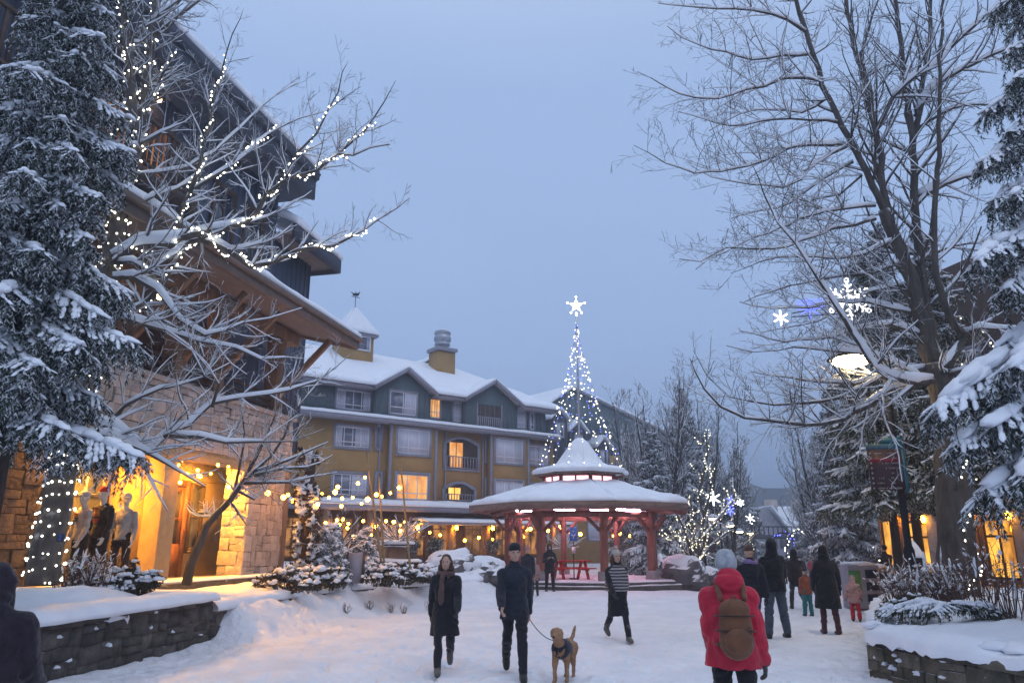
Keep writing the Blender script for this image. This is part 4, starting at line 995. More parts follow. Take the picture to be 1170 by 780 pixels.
# tree of lights above it
rng = random.Random(77)
wires, bl = [], []
apex = V((GX, GY, 12.55))
NS = 18
for k in range(NS):
    e = gp(360 * k / NS, 2.05, 5.15); cone = lambda f, e=e: V((GX + (e.x - GX) * f ** 1.45, GY + (e.y - GY) * f ** 1.45, apex.z + (e.z - apex.z) * f)); q = [cone(j / 14) for j in range(15)]; wires.append(q)
    L = (e - apex).length; m = 24
    for i in range(1, m + 1):
        f = (i + rng.random() * .8) / (m + 1)
        if rng.random() < .16: continue
        p = cone(f); blue = rng.random() < .45
        bl.append((p + V((rng.gauss(0, .03), rng.gauss(0, .03), 0)), 'bulb_blue' if blue else 'bulb_white'))
lt = string('light_tree', 'cone of white and blue light strings hung from a star topped mast', (GX, GY, 6.45), wires, bl, .021, 'bulb_white', cat='light display', wire_r=.006)
b = MB(); b.tube([V((GX, GY, 6.45)), V((GX, GY, 12.7))], [.06, .035], 8); b.build('mast', M['metal'], lt)
for c_ in lt.children:
    if c_.name.startswith('wire'): c_.data.materials.clear(); c_.data.materials.append(M['metal'])
big = [gp(rng.uniform(0, 360), 0, 0) for _ in range(1)]
b = MB()
for k in range(26):
    w = wires[rng.randrange(NS)]; f = rng.uniform(.15, .97); b.ell(w[int(f * 14)], (.042, .042, .042), 8, 6)
tag(b.build('globe_strand', M['bulb_white'], lt, True), kind='stuff')
sc_ = V((GX, GY, 13.12)); b = MB(); pts = []
for i in range(10):
    a = rad(90 + 36 * i); r = .35 if i % 2 == 0 else .155; pts.append(sc_ + V((r * math.cos(a), 0, r * math.sin(a))))
F0, F1 = sc_ + V((0, -.14, 0)), sc_ + V((0, .14, 0)); b.add(pts + [F0, F1], [(i, (i + 1) % 10, 10) for i in range(10)] + [((i + 1) % 10, i, 11) for i in range(10)]); b.build('star', M['star'], lt)
b = MB(); b.tube([V((GX, GY, 12.6)), V((GX, GY, 12.75))], .05, 8)
for i in range(0, 10, 2): p = sc_ + (pts[i] - sc_) * 1.28; b.ell(p, (.05, .05, .05), 8, 6)
b.build('star_bulb', M['star'], lt, True)
# picnic table and notice under the roof
pt = thing('picnic_table', 'red picnic table with bench standing inside the pavilion', 'picnic table', (2.55, 33.6, .32))
o = V((2.55, 33.6, .32)); ang = .25; dx = V((math.cos(ang), math.sin(ang), 0)); dy = V((-math.sin(ang), math.cos(ang), 0))
b = MB()
for i in range(4): c = o + dy * (-.3 + .2 * i) + V((0, 0, .74)); b.beam(c - dx * .8, c + dx * .8, .18, .045)
b.build('tabletop', M['picnic_red'], pt)
for sg in (-1, 1):
    b = MB()
    for j in (0, .17): c = o + dy * sg * (.62 + j) + V((0, 0, .44)); b.beam(c - dx * .85, c + dx * .85, .15, .045)
    b.build('bench', M['picnic_red'], pt)
for sx in (-1, 1):
    for sg in (-1, 1):
        b = MB(); b.beam(o + dx * .55 * sx + dy * sg * .22 + V((0, 0, .72)), o + dx * .55 * sx + dy * sg * .68, .05, .12, dx); b.build('leg', M['picnic_red'], pt)
    b = MB(); c = o + dx * .55 * sx + V((0, 0, .40)); b.beam(c - dy * .75, c + dy * .75, .05, .1); b.build('cross_bar', M['picnic_red'], pt)
ns = thing('notice_stand', 'blue notice with white figure on a thin stand beside the red table', 'sign', (at(656, 660, 33.2).x, 33.2, .32)); o = ns.location.copy()
b = MB(); b.tube([o, o + V((0, 0, 1.55))], .022, 8); b.box(o + V((0, 0, .02)), (.2, .15, .02)); b.build('stand', M['metal_dark'], ns)
b = MB(); b.box(o + V((0, -.03, 1.85)), (.17, .02, .28)); bd = b.build('board', M['blue_sign'], ns, bevel=.01)
b = MB(); f = -.056; b.prism([o + V((.045 * math.cos(a / 12 * 6.283), f, 1.98 + .045 * math.sin(a / 12 * 6.283))) for a in range(12)], (0, .005, 0))
b.beam(o + V((-.09, f, 1.84)), o + V((0, f, 1.76)), .006, .04, (1, 0, 1)); b.beam(o + V((.09, f, 1.84)), o + V((0, f, 1.76)), .006, .04, (1, 0, 1)); b.beam(o + V((0, f, 1.78)), o + V((0, f, 1.64)), .006, .04, (1, 0, 0)); b.build('pictogram', M['letter_w'], bd)
b = MB(); b.box(o + V((0, -.03, 1.18)), (.08, .012, .13)); b.build('leaflet', M['white'], ns)
# ---------------------------------------------------------------- slate hotel further back
FB = Fr((at(628, 560, 72).x, 72), (.80, .6))
bh = thing('hotel', 'distant dark slate hotel with dormers behind the tree of lights', 'building', FB.p(0, 0, 0))
def bz(px, py, o=0): return FB.hit(px, py, o)
pk = bz(637, 447, -2); er = bz(760, 500, 0); 
b = MB(); FB.box(b, -10, 26, -14, 0, -1, 10.6); b.build('wall', M['ochre'], bh)
b = MB(); FB.box(b, -10, 26, -14, -.1, 10.6, 13.8); b.build('upper_wall', M['slate'], bh)
b = MB(); P = [FB.p(*x) for x in ((pk[0] - 4.5, -1.5, 12.5), (pk[0] + 16, -1.5, 12.5))]
b.prism([FB.p(pk[0] - 3.0, .2, 12.0), FB.p(pk[0] + 15, .2, 12.0), FB.p(pk[0] + 15, .2, 13), FB.p(pk[0], .2, pk[1] - .2), FB.p(pk[0] - 3.0, .2, pk[1] - 2.0)], -FB.n * 9); b.build('gable', M['slate'], bh)
b = MB(); b.sheet(FB.p(pk[0] - 3.6, .6, pk[1] - 2.3), FB.p(pk[0], .6, pk[1]), FB.p(pk[0], -9, pk[1]), FB.p(pk[0] - 3.6, -9, pk[1] - 2.3), .35, 6, 6, .2, .25, 1)
b.sheet(FB.p(pk[0], .6, pk[1]), FB.p(pk[0] + 16.5, .6, 12.9), FB.p(pk[0] + 16.5, -9, 12.9), FB.p(pk[0], -9, pk[1]), .35, 14, 6, .2, .25, 2); tag(b.build('roof_snow', M['snow'], bh, True), kind='stuff')
for i, (px, py, wpx) in enumerate(((640, 468, 11), (661, 482, 11), (690, 500, 9))):
    s, z = bz(px, py, 1.5); w = wpx / 11.5
    d = MB(); d.prism([FB.p(s - w, 1.4, 9.6), FB.p(s + w, 1.4, 9.6), FB.p(s + w, 1.4, z - .9), FB.p(s, 1.4, z), FB.p(s - w, 1.4, z - .9)], -FB.n * 1.5); do = d.build('dormer', M['slate_dark'], bh)
    d = MB()
    for sg in (-1, 1): d.sheet(FB.p(s + sg * (w + .35), 1.7, z - 1.05), FB.p(s, 1.7, z + .05), FB.p(s, -.6, z + .05), FB.p(s + sg * (w + .35), -.6, z - 1.05), .4, 5, 5, .3, .2, i)
    tag(d.build('snow', M['snow'], do, True), kind='stuff')
    window(FB, bh, s - .45, s + .45, z - 2.6, z - 1.3, 1.42, 2, 1, 'pane', 'trim', 0, .1, .06)
for i in range(7):
    for z in (2.2, 5.2, 8.1): window(FB, bh, -2 + 3.4 * i, -.2 + 3.4 * i, z, z + 1.6, 0.02, 2, 1, ['pane', 'pane', 'curtain', 'pane_lit'][(i * 3 + int(z)) % 4], 'trim', 0, .15, .07)
b = MB(); FB.box(b, pk[0] + 9, pk[0] + 10, -4, -3, 12.5, 16.2); b.build('chimney', M['ochre'], bh)
# ---------------------------------------------------------------- house closing the street
HY = 105.0; hx = at(905, 600, HY).x; hz0 = -2.0
hh = thing('house', 'grey gabled house with a broad snowy roof closing the street', 'building', (hx, HY, hz0))
W = 72 * HY / 881; zt = at(905, 578, HY).z; ze = at(905, 607, HY).z
b = MB(); x0, x1 = at(868, 600, HY).x, at(960, 600, HY).x
xm = at(880, 600, HY).x
b.prism([V((x0 - 2, HY, hz0)), V((x0 + 3.6, HY, hz0)), V((x0 + 3.6, HY, ze)), V((xm - .3, HY, zt - .3)), V((x0 - 2, HY, ze - .8))], (0, 12, 0)); b.box(((x0 + x1) / 2 + 2, HY + 6, (hz0 + ze) / 2), ((x1 - x0) / 2 - 1, 5.6, (ze - hz0) / 2)); b.build('wall', M['trim'], hh)
b = MB(); b.sheet(V((x0 + 4.2, HY - .6, ze - .3)), V((x1, HY - .6, ze - .3)), V((x1 - 1.5, HY + 6, zt)), V((xm + .4, HY + 6, zt)), .4, 16, 6, .2, .3, 3); b.sheet(V((x0 + 4.2, HY - .6, ze - .3)), V((xm + .2, HY - .6, zt)), V((xm + .2, HY + 6, zt)), V((x0 + 4.2, HY + 6, ze)), .3, 5, 5, .2, .3, 4); tag(b.build('roof_snow', M['snow'], hh, True), kind='stuff')
for px in (881, 912):
    b = MB(); c = at(px, 580, HY + 4); b.box((c.x, HY + 4, zt + .1), (.7, .7, 1.0)); b.build('chimney', M['stone'], hh)
FH = Fr((x0, HY), (1, 0))
for i in range(6): window(FH, hh, 1 + 1.7 * i, 2.1 + 1.7 * i, ze - 2.2, ze - .8, .02, 2, 1, 'pane_dark', 'slate_dark', 0, .1, .06, frame='slate_dark')
# footbridge-like gallery and arches of light before it
AY = 62.0; ax = at(905, 620, AY).x; az = gz(ax, AY)
gl = thing('gallery', 'dark timber gallery crossing behind the arches of light', 'footbridge', (ax, AY + 8, az))
b = MB(); y = AY + 8; zl = at(890, 613, y).z
b.beam(V((ax - 5, y, zl)), V((ax + 4, y, zl)), .4, .35); b.beam(V((ax - 5, y, zl + .9)), V((ax + 4, y, zl + .9)), .15, .12)
for i in range(22): b.beam(V((ax - 5 + .42 * i, y, zl)), V((ax - 5 + .42 * i, y, zl + .9)), .08, .08)
b.build('deck', M['slate_dark'], gl)
for x in (-4.6, -.6, 3.6):
    b = MB(); b.beam(V((ax + x, y, az - .5)), V((ax + x, y, zl)), .35, .35); b.build('post', M['slate_dark'], gl)
for i, (px, w, h, m, lb) in enumerate(((895, 1.1, 3.6, 'bulb_blue', 'arch wound with blue lights over the far street'), (914, 1.2, 3.9, 'bulb_white', 'arch wound with white lights over the far street'))):
    c = at(px, 620, AY + i * 3); c.z = gz(c.x, c.y); P = [c + V((w * math.cos(a), 0, h * .55 + h * .45 * math.sin(a) if a not in (0,) else 0)) for a in [math.pi * k / 14 for k in range(15)]]
    P = [c + V((w, 0, 0))] + P + [c + V((-w, 0, 0))]; P = resample(P, .3); rg = random.Random(i); wr, bb = wrap(P, [.09] * len(P), rg, .22, .03)
    t = string('light_arch', lb, c, [wr], bb, .055, m, cat='light display', wire_r=.012, maxind=40)
    b = MB(); b.tube(P, .07, 6); b.build('frame', M['metal_dark'], t)
# ---------------------------------------------------------------- shops behind the trees on the street's other side
FR = Fr((14.5, 22.0), (-.25, .97))
rb = thing('shop_building', 'dark timber shop block with amber lit fronts behind the spruces', 'building', FR.p(0, 0, 0)); rn = -1
def rbox(b, s0, s1, o0, o1, z0, z1): FR.box(b, s0, s1, o0, o1, z0, z1)
b = MB(); rbox(b, -16, 5.6, 0, 12, 3.2, 10.5); b.build('upper_wall', M['timber_dark'], rb)
b = MB(); rbox(b, -16, 5.6, .12, 12, -.6, 3.2); b.build('shop_wall', M['ochre'], rb)
b = MB(); rbox(b, -16, 5.6, -.4, 0, 5.2, 5.5); rbox(b, -16, 5.6, -.3, .1, 2.95, 3.2); lg = b.build('ledge', M['fascia'], rb)
b = MB(); b.sheet(FR.p(-16, -.42, 5.5), FR.p(5.6, -.42, 5.5), FR.p(5.6, 0, 5.6), FR.p(-16, 0, 5.6), .2, 40, 3, .3, .12, 2); tag(b.build('snow', M['snow'], lg, True), kind='stuff')
class Flip:      # the same frame seen from the street
    def __init__(s, f): s.f = f; s.d = f.d; s.n = -f.n
    def p(s, a, o, z): return s.f.p(a, -o, z)
    def box(s, mb, a0, a1, o0, o1, z0, z1): s.f.box(mb, a0, a1, -o1, -o0, z0, z1)
FRf = Flip(FR)
for i in range(6):
    s = -13.1 + 3.2 * i
    for o in (0,):
        b = MB(); rbox(b, s - .35, s + .35, -.12, .3, -.6, 2.95); b.build('pier', M['concrete'], rb, bevel=.02)
    window(FRf, rb, s + .5, s + 1.55, .75, 2.5, -.11, 2, 1, 'shop_amber', 'timber', .7, .12, .07, frame='timber_dark')
    window(FRf, rb, s + 1.85, s + 2.65, .45, 2.6, -.11, 1, 1, 'shop_amber', 'timber', 0, .1, .08, frame='timber_dark')
    window(FRf, rb, s + .6, s + 2.6, 6.0, 7.6, .02, 3, 1, 'pane', 'trim', 0, .12, .07)
    b = MB(); b.ell(FRf.p(s + .42, .12, 2.55), (.09, .09, .12), 10, 8); b.build('wall_lamp', M['lamp_warm'], rb, True)
    b = MB(); b.ell(FRf.p(s + 1.7, .12, 2.7), (.07, .07, .08), 10, 8); b.build('wall_lamp', M['lamp_warm'], rb, True)
b = MB(); rbox(b, .3, 2.3, -.25, -.1, 2.6, 2.92); sg = b.build('shop_sign', M['slate_blue'], rb)
for i in range(3): 
    b = MB(); rbox(b, .8 + .34 * i, 1.04 + .34 * i, -.27, -.251, 2.67, 2.84); b.build('lettering', em('sign_letter', (.8, .85, 1), 2.2) if i == 0 else bpy.data.materials['sign_letter'], sg)
# ---------------------------------------------------------------- hills closing the view
b = MB(); vs = []; nx, ny = 60, 10
for j in range(ny):
    for i in range(nx):
        x = -150 + 420 * i / (nx - 1); y = 205 + 50 * j / (ny - 1)
        h = (j / (ny - 1)) * (27 + 9 * nz(x, 3, 1, .012) + 4 * nz(x, 5, 2, .05))
        vs.append((x, y, -4 + h + 3 * nz(x, y, 1, .1)))
b.add(vs, [(j * nx + i, j * nx + i + 1, (j + 1) * nx + i + 1, (j + 1) * nx + i) for j in range(ny - 1) for i in range(nx - 1)])
tag(b.build('hills', pm('forest_hill', (.035, .045, .05), (.09, .1, .115), .15, .9, 0, detail=8), None, True), kind='structure')
# ---------------------------------------------------------------- street lamps and light decorations
def snowflake(mb, c, R, tube_r, n=6, rot=0.0, yaw=0.0, rich=True):
    ex = V((math.cos(yaw), math.sin(yaw), 0)); ez = V((0, 0, 1))
    for k in range(n):
        a = rot + 2 * math.pi * k / n; d = ex * math.cos(a) + ez * math.sin(a); mb.tube([c + d * R * .08, c + d * R], tube_r, 6)
        if rich:
            for f, l in ((.42, .30), (.7, .26)):
                for sg in (-1, 1):
                    a2 = a + sg * math.pi / 3; e = ex * math.cos(a2) + ez * math.sin(a2); mb.tube([c + d * R * f, c + d * R * f + e * R * l], tube_r * .9, 6)
            q = c + d * R * 1.06; mb.tube([q + (ex * math.cos(t) + ez * math.sin(t)) * R * .10 for t in [6.283 * i / 10 for i in range(11)]], tube_r * .8, 5)
    mb.tube([c + (ex * math.cos(t) + ez * math.sin(t)) * R * .26 for t in [6.283 * i / 12 for i in range(13)]], tube_r, 5)
def lamp_post(label, px, Y, top_py, lamp_px, lamp_py, pr, lampR, group=None, foot=0.0):
    b0 = at(px, 640, Y); b0.z = foot
    t = thing('street_lamp', label, 'street lamp', b0, group); top = at(px, top_py, Y); top.x = b0.x; L = at(lamp_px, lamp_py, Y)
    b = MB(); b.lathe(b0, [(pr * 2.2, 0), (pr * 2.2, .12), (pr * 1.5, .2), (pr * 1.5, 1.0), (pr, 1.1), (pr * .85, top.z - foot), (pr * .4, top.z - foot + .12)], 14); b.build('pole', M['metal_dark'], t, True)
    e = V((L.x, L.y, L.z + lampR * 1.3)); b = MB(); b.tube(resample([V((top.x, top.y, top.z - .5)), V(((top.x + L.x) / 2, L.y, e.z + .22)), e + V((0, 0, .08)), e], .1), pr * .4, 8); b.build('arm', M['metal_dark'], t, True)
    b = MB(); b.lathe(L, [(lampR * 1.05, .0), (lampR, .03), (lampR * .6, lampR * .42), (lampR * .25, lampR * .6), (lampR * .2, lampR * 1.3)], 20); sh = b.build('lamp_shade', M['metal_dark'], t, True)
    b = MB(); b.ell(L + V((0, 0, -.005)), (lampR * .9, lampR * .9, lampR * .34), 16, 10); b.build('diffuser', M['lamp_yellow'], sh, True)
    b = MB(); b.lathe(L + V((0, 0, .03)), [(lampR * .95, 0.02), (lampR * .8, lampR * .36), (lampR * .45, lampR * .66), (lampR * .26, lampR * .74), (.02, lampR * .8)], 18); tag(b.build('snow', M['snow'], sh, True), kind='stuff')
    return t, top
LY = 15.5
lp, ltop = lamp_post('black street lamp with snow topped bell shade before the tall bare tree', 1040, LY, 335, 973, 410, .07, .48, None, .62)
b = MB(); b.tube([V((ltop.x, LY, at(980, 351, LY).z)), V((at(985, 351, LY).x, LY, at(980, 350, LY).z))], .03, 6); b.build('bracket', M['metal_dark'], lp)
# decoration: two stars and a streak on a rail
ds = thing('snowflake_decoration', 'large white lit snowflake hung from the nearest street lamp', 'light display', at(970, 343, LY - .15))
b = MB(); snowflake(b, at(970, 343, LY - .15), .44, .019, 6, rad(90)); b.build('flake', M['flake_white'], ds, True)
db = thing('snowflake_decoration', 'dark blue lit star streak between the two white snowflakes', 'light display', at(925, 352, LY - .15)); c = at(925, 353, LY - .15)
b = MB(); snowflake(b, c, .24, .014, 6, rad(90), 0, False); 
for k in range(5): b.tube([c + V((-.28, 0, -.02 + .05 * k)), c + V((.34, 0, .02 + .055 * k))], .009, 4)
b.build('flake', M['flake_blue'], db, True)
b = MB(); b.tube([at(905, 358, LY - .13), at(1000, 340, LY - .13)], .012, 5); b.tube([at(905, 362, LY - .13), at(1000, 356, LY - .13)], .012, 5); b.build('rail', M['metal_dark'], db)
dw = thing('snowflake_decoration', 'small white lit snowflake at the outer end of the rail', 'light display', at(892, 363, LY - .15)); b = MB(); snowflake(b, at(892, 363, LY - .15), .17, .020, 6, rad(90), 0, False); b.build('flake', M['flake_white'], dw, True)
# directory board on the lamp
sb = thing('directory_sign', 'maroon street directory board with teal frame fixed to the lamp pole', 'sign', (at(1012, 532, LY - .2).x, LY - .2, at(1012, 560, LY - .2).z))
Y = LY - .2; yaw = -.16; rx = V((math.cos(yaw), math.sin(yaw), 0)); cz = at(1012, 536, Y); ny_ = V((-math.sin(yaw), math.cos(yaw), 0)) * -1
bw, bhh = .33, .41
def sbp(u, v, d=0): return cz + rx * u + V((0, 0, v)) - ny_ * -d
b = MB(); 
def plate(b, u0, u1, v0, v1, d0, d1): b.hexa([sbp(u0, v0, d1), sbp(u1, v0, d1), sbp(u1, v0, d0), sbp(u0, v0, d0), sbp(u0, v1, d1), sbp(u1, v1, d1), sbp(u1, v1, d0), sbp(u0, v1, d0)])
plate(b, -bw, bw + .05, bhh, bhh + .11, -.02, .02); plate(b, bw, bw + .06, -bhh - .05, bhh, -.02, .02); b.prism([sbp(-.04, bhh + .11, -.02), sbp(bw + .05, bhh + .11, -.02), sbp(bw + .05, bhh + .25, -.02), sbp(.10, bhh + .25, -.02)], -ny_ * .04); b.build('frame', M['teal'], sb)
b = MB(); plate(b, -bw + .01, bw, -bhh, bhh, -.022, .018); bd = b.build('board', M['maroon'], sb)
b = MB(); plate(b, -bw + .02, bw - .02, .145, .225, .019, .024); b.build('highlight_band', M['crimson'], bd)
text_mesh('VILLAGE NORTH', M['letter'], sb, sbp(-.09, bhh + .055, .026), rx, (0, 0, 1), .072, .002)
b = MB(); rg = random.Random(4)
for r in range(8):
    v = bhh - .085 - .1 * r
    def words(u, e):
        while u < e:
            l = rg.uniform(.012, .022); h = rg.uniform(.012, .022)
            if rg.random() > .18: plate(b, u, min(e, u + l * .7), v - h, v + h * .8, .025, .029)
            u += l
    plate(b, -bw + .04, -bw + .075, v - .02, v + .02, .025, .029)
    if r in (0, 1, 5, 6, 7): words(-bw + .14, -bw + (.27 if r != 1 else .18))
    if r in (0, 1, 2, 3, 7): words([.05, .12, -.06, .0, 0, 0, 0, -.04][r], bw - .05)
    if r in (4, 5, 6): words(.08, .15)
for q in ((.2, .3, -.2, -.19), (.2, .3, .03, .04), (.2, .21, -.2, .04), (.29, .3, -.2, .04), (.2, .3, -.09, -.08)): plate(b, q[0], q[1], q[2] - .02, q[3] - .02, .025, .029)
b.build('lettering', M['letter'], bd)
b = MB()
for zz in (at(1030, 512, Y).z, at(1035, 556, Y).z): b.lathe(V((lp.location.x, LY, zz)), [(.115, -.06), (.115, 0)], 12)
b.build('clamp', M['metal_dark'], lp)
b = MB()
for zz in (at(1030, 512, Y).z, at(1035, 556, Y).z): b.lathe(V((lp.location.x, LY, zz)), [(.13, 0), (.10, .06), (.03, .16)], 12)
b.build('clamp_snow', M['snow'], lp, True)
# far lamps along the street, each with its snowflake
for i, (px, Y, tp, lpx, lpy, fr_, m, lb) in enumerate(((806, 40, 575, 815, 592, .62, 'flake_white', 'far street lamp beside the densely lit tree'), (826, 47, 588, 834, 600, .5, 'flake_blue', 'second far street lamp behind the densely lit tree'), (838, 55, 598, 845, 607, .5, None, 'third far street lamp in the row past the pavilion'), (862, 62, 594, 857, 609, .62, 'flake_white', 'fourth far street lamp in the row past the pavilion'), (918, 60, 595, 920, 613, .75, 'flake_white', 'far street lamp by the arch of white lights'))):
    bb = at(px, 640, Y); t, tp_ = lamp_post(lb, px, Y, tp, lpx, lpy, .06, .27, 'far street lamps', gz(bb.x, Y))
    if m:
        fp = at(lpx, lpy - (23 if i == 0 else 17), Y); s = thing('snowflake_decoration', ['white snowflake above the far lamp by the densely lit tree', 'blue star lit above the second far lamp', '', 'white snowflake above the fourth far lamp', 'white snowflake above the lamp by the white arch'][i], 'light display', fp, 'far snowflakes')
        b = MB(); snowflake(b, fp, fr_ * .62, .045, 6, rad(90), 0, False); b.build('flake', M[m], s, True)
        b = MB(); b.tube([fp + V((0, .02, -fr_ * .62)), V((tp_.x, Y, tp_.z))], .025, 5); b.build('hanger', M['metal_dark'], s)
fp = at(836, 572, 41); s = thing('snowflake_decoration', 'small blue star beside the far white snowflake', 'light display', fp, 'far snowflakes'); b = MB(); snowflake(b, fp, .30, .035, 6, rad(90), 0, False); b.build('flake', M['flake_blue'], s, True)
fp = at(846, 574, 41); s = thing('snowflake_decoration', 'small white star right of the far blue star', 'light display', fp, 'far snowflakes'); b = MB(); snowflake(b, fp, .2, .04, 6, rad(90), 0, False); b.build('flake', M['flake_white'], s, True)
# far direction boards on a pole
fs_ = thing('directory_sign', 'small far direction board on a dark pole past the boulder', 'sign', (at(806, 640, 39).x, 39, gz(at(806, 640, 39).x, 39))); c = at(809, 620, 38.9)
b = MB(); b.tube([fs_.location, V((fs_.location.x, 39, at(806, 612, 39).z))], .06, 8); b.build('pole', M['metal_dark'], fs_)
b = MB(); b.box(c, (.36, .03, .42)); b.build('board', M['maroon'], fs_); b = MB(); b.box(c + V((0, 0, .52)), (.36, .035, .09)); b.build('frame', M['teal'], fs_)
# ---------------------------------------------------------------- boulders, bins, posts
def boulder(label, c, r, seed, grp=None):
    t = thing('boulder', label, 'boulder', c, grp); b = MB(); b.ell(V(c) + V((0, 0, r[2] * .55)), r, 26, 16, .45, seed); o = b.build('rock', M['boulder'], t)
    me = o.data; me.polygons.foreach_set('use_smooth', [False] * len(me.polygons))
    s = MB(); s.ell(V(c) + V((-.08 * r[0], .1, r[2] * 1.08)), (r[0] * .86, r[1] * .9, r[2] * .62), 26, 14, .4, seed + .05); tag(s.build('snow', M['snow'], t, True), kind='stuff')
    return t
g = at(522, 660, 27.5); boulder('large boulder under a dome of snow beside the patio', (g.x - .1, 27.5, .15), (1.05, .9, .85), 3)
g = at(548, 660, 28.5); boulder('grey boulder sloping down behind the walking couple', (g.x + .1, 28.5, .1), (.95, .8, .75), 8)
g = at(781, 668, 34); boulder('grey boulder with snow on its slope to the side of the pavilion', (g.x, 33.5, -.05), (.95, .8, .8), 14)
g = at(806, 668, 35); boulder('low reddish boulder half covered by snow near the street', (g.x + .2, 35.5, -.15), (.8, .6, .55), 21)
bn = at(985, 680, 22); bn.z = gz(bn.x, 22)
t = thing('recycling_bin', 'grey and green street bin with a snow lid', 'bin', bn)
b = MB(); b.box(bn + V((0, 0, .6)), (.44, .28, .58)); b.build('body', M['trim'], t, bevel=.03)
b = MB(); b.box(bn + V((-.28, -.305, .68)), (.16, .01, .36)); b.build('green_panel', pm('green_panel', (.06, .24, .07)), t)
for z in (.95, .62, .3):
    b = MB(); b.box(bn + V((.2, -.305, z)), (.17, .012, .11)); b.build('slot', M['metal_dark'], t)
b = MB(); b.ell(bn + V((0, 0, 1.2)), (.455, .30, .085), 14, 8, .3, 3); tag(b.build('snow', M['snow'], t, True), kind='stuff')
bn = at(1002, 680, 23); bn.z = gz(bn.x, 23)
t = thing('recycling_bin', 'brown wooden street bin beside the grey and green bin', 'bin', bn); b = MB(); b.box(bn + V((0, 0, .55)), (.38, .3, .53)); b.build('body', M['timber'], t, bevel=.03); b = MB(); b.box(bn + V((.05, -.305, .85)), (.2, .012, .09)); b.build('slot', M['metal_dark'], t); b = MB(); b.ell(bn + V((0, 0, 1.1)), (.4, .32, .1), 12, 8, .2, 4); tag(b.build('snow', M['snow'], t, True), kind='stuff')
q = at(1046, 650, 16.8); t = thing('bollard', 'dark round post wearing a tall cone of snow behind the shrub', 'bollard', (q.x, 16.8, .6))
b = MB(); b.lathe(V((q.x, 16.8, .6)), [(.17, -.1), (.17, .78), (.2, .8), (.2, .86)], 14); b.build('post', M['metal_dark'], t, True); b = MB(); b.lathe(V((q.x, 16.8, 1.46)), [(.215, 0), (.2, .07), (.12, .24), (.05, .34), (.01, .38)], 14); tag(b.build('snow', M['snow'], t, True), kind='stuff')
# ---------------------------------------------------------------- patio before the hotel
PB = .74
def pz(px, Y): p = at(px, 640, Y); p.z = PB; return p
# three leaning bamboo poles
pole_top = []
for (tx, ty, bx, by, Y, lb) in ((419, 516, 440, 648, 21.5, 'leaning bamboo pole on the patio, the tallest of three'), (433, 544, 441, 650, 22.2, 'bamboo pole leaning close behind the tallest pole'), (458, 532, 471, 645, 22.6, 'bamboo pole nearest the ball shaped tree')):
    a = at(bx, by, Y); a.z = PB - .1; e = at(tx, ty, Y); t = thing('bamboo_pole', lb, 'pole', a, 'bamboo poles'); b = MB(); n = 9
    P = [a.lerp(e, i / n) for i in range(n + 1)]; b.tube(P, [.034 + (.006 if i % 2 else 0) - .0012 * i for i in range(n + 1)], 8); b.build('cane', pm('bamboo', (.34, .25, .14), (.25, .18, .1), 8) if 'bamboo' not in bpy.data.materials else bpy.data.materials['bamboo'], t, True); pole_top.append(e)
# globe strings
def bulbs_at(px): return [at(x, y, Y) for x, y, Y in px]
def hung(name, label, seq, r=.055, drop=.10, group='globe light strings'):
    P = bulbs_at(seq); top = [p + V((0, 0, drop)) for p in P]; wires = [resample(top, .4)] + [[t_, p] for t_, p in zip(top, P)]
    return string(name, label, P[0], wires, P, r, 'bulb_warm', group, .006)
hung('string_lights', 'globe string from the stone pier to the tallest bamboo pole', [(329, 565, 20.5), (335, 572, 20.7), (355, 565, 20.8), (368, 564, 21), (386, 556, 21.2), (409, 552, 21.4), (417, 545, 21.5)])
hung('string_lights', 'low globe string sagging past the snowy post', [(306, 563, 19), (324, 568, 19.5), (363, 576, 20), (390, 578, 20.6), (413, 575, 21.2), (430, 565, 22)])
hung('string_lights', 'globe string between the bamboo poles', [(376, 568, 22.5), (383, 562, 22.5), (391, 569, 22.4), (403, 568, 22.4), (420, 570, 22.3), (436, 567, 22.3), (446, 563, 22.5), (456, 557, 22.6)])
hung('string_lights', 'globe string looped under the lodge porch ceiling', [(204, 531, 16.9), (214, 541, 16.9), (227, 543.5, 17.1), (226, 537, 17.4), (241, 541, 17.5), (249, 531, 17.6), (261, 533, 18)], .042, .06)
hung('string_lights', 'pair of globes at the top of the stone pier', [(261, 556, 17.2), (206, 551, 16.6), (229, 544, 17.5)], .05, .06)
hung('string_lights', 'globe string along the canopy edge of the hotel', [(x, y, 49 + i * .75) for i, (x, y) in enumerate([(478, 606), (491, 608), (503, 611), (516, 614), (531, 617), (547, 614), (563, 616), (580, 615), (598, 613), (615, 612)])], .09, .12)
rg = random.Random(9)
hung('string_lights', 'globes hung among the patio trees', [(361, 595, 30), (372, 597, 31), (385, 594, 30), (392, 593, 31), (397, 603, 30), (404, 613, 31), (415, 595, 32), (424, 611, 31), (415, 612, 31), (380, 606, 30), (398, 598, 32), (388, 599, 30)], .06, .1)
hung('string_lights', 'globes in the ball shaped patio tree', [(441, 595, 27), (450, 596, 27), (457, 600, 27.2), (462, 596, 27.3), (478, 605, 27.5), (457, 606, 27)], .055, .1)
hung('string_lights', 'cluster of amber globes seen beneath the pavilion roof', [(652, 608, 45), (658, 606, 45.5), (663, 610, 46), (626, 606, 45), (606, 604, 45), (620, 611, 46), (640, 602, 46), (701, 612, 46), (708, 609, 46), (720, 612, 46.5)], .10, .12)
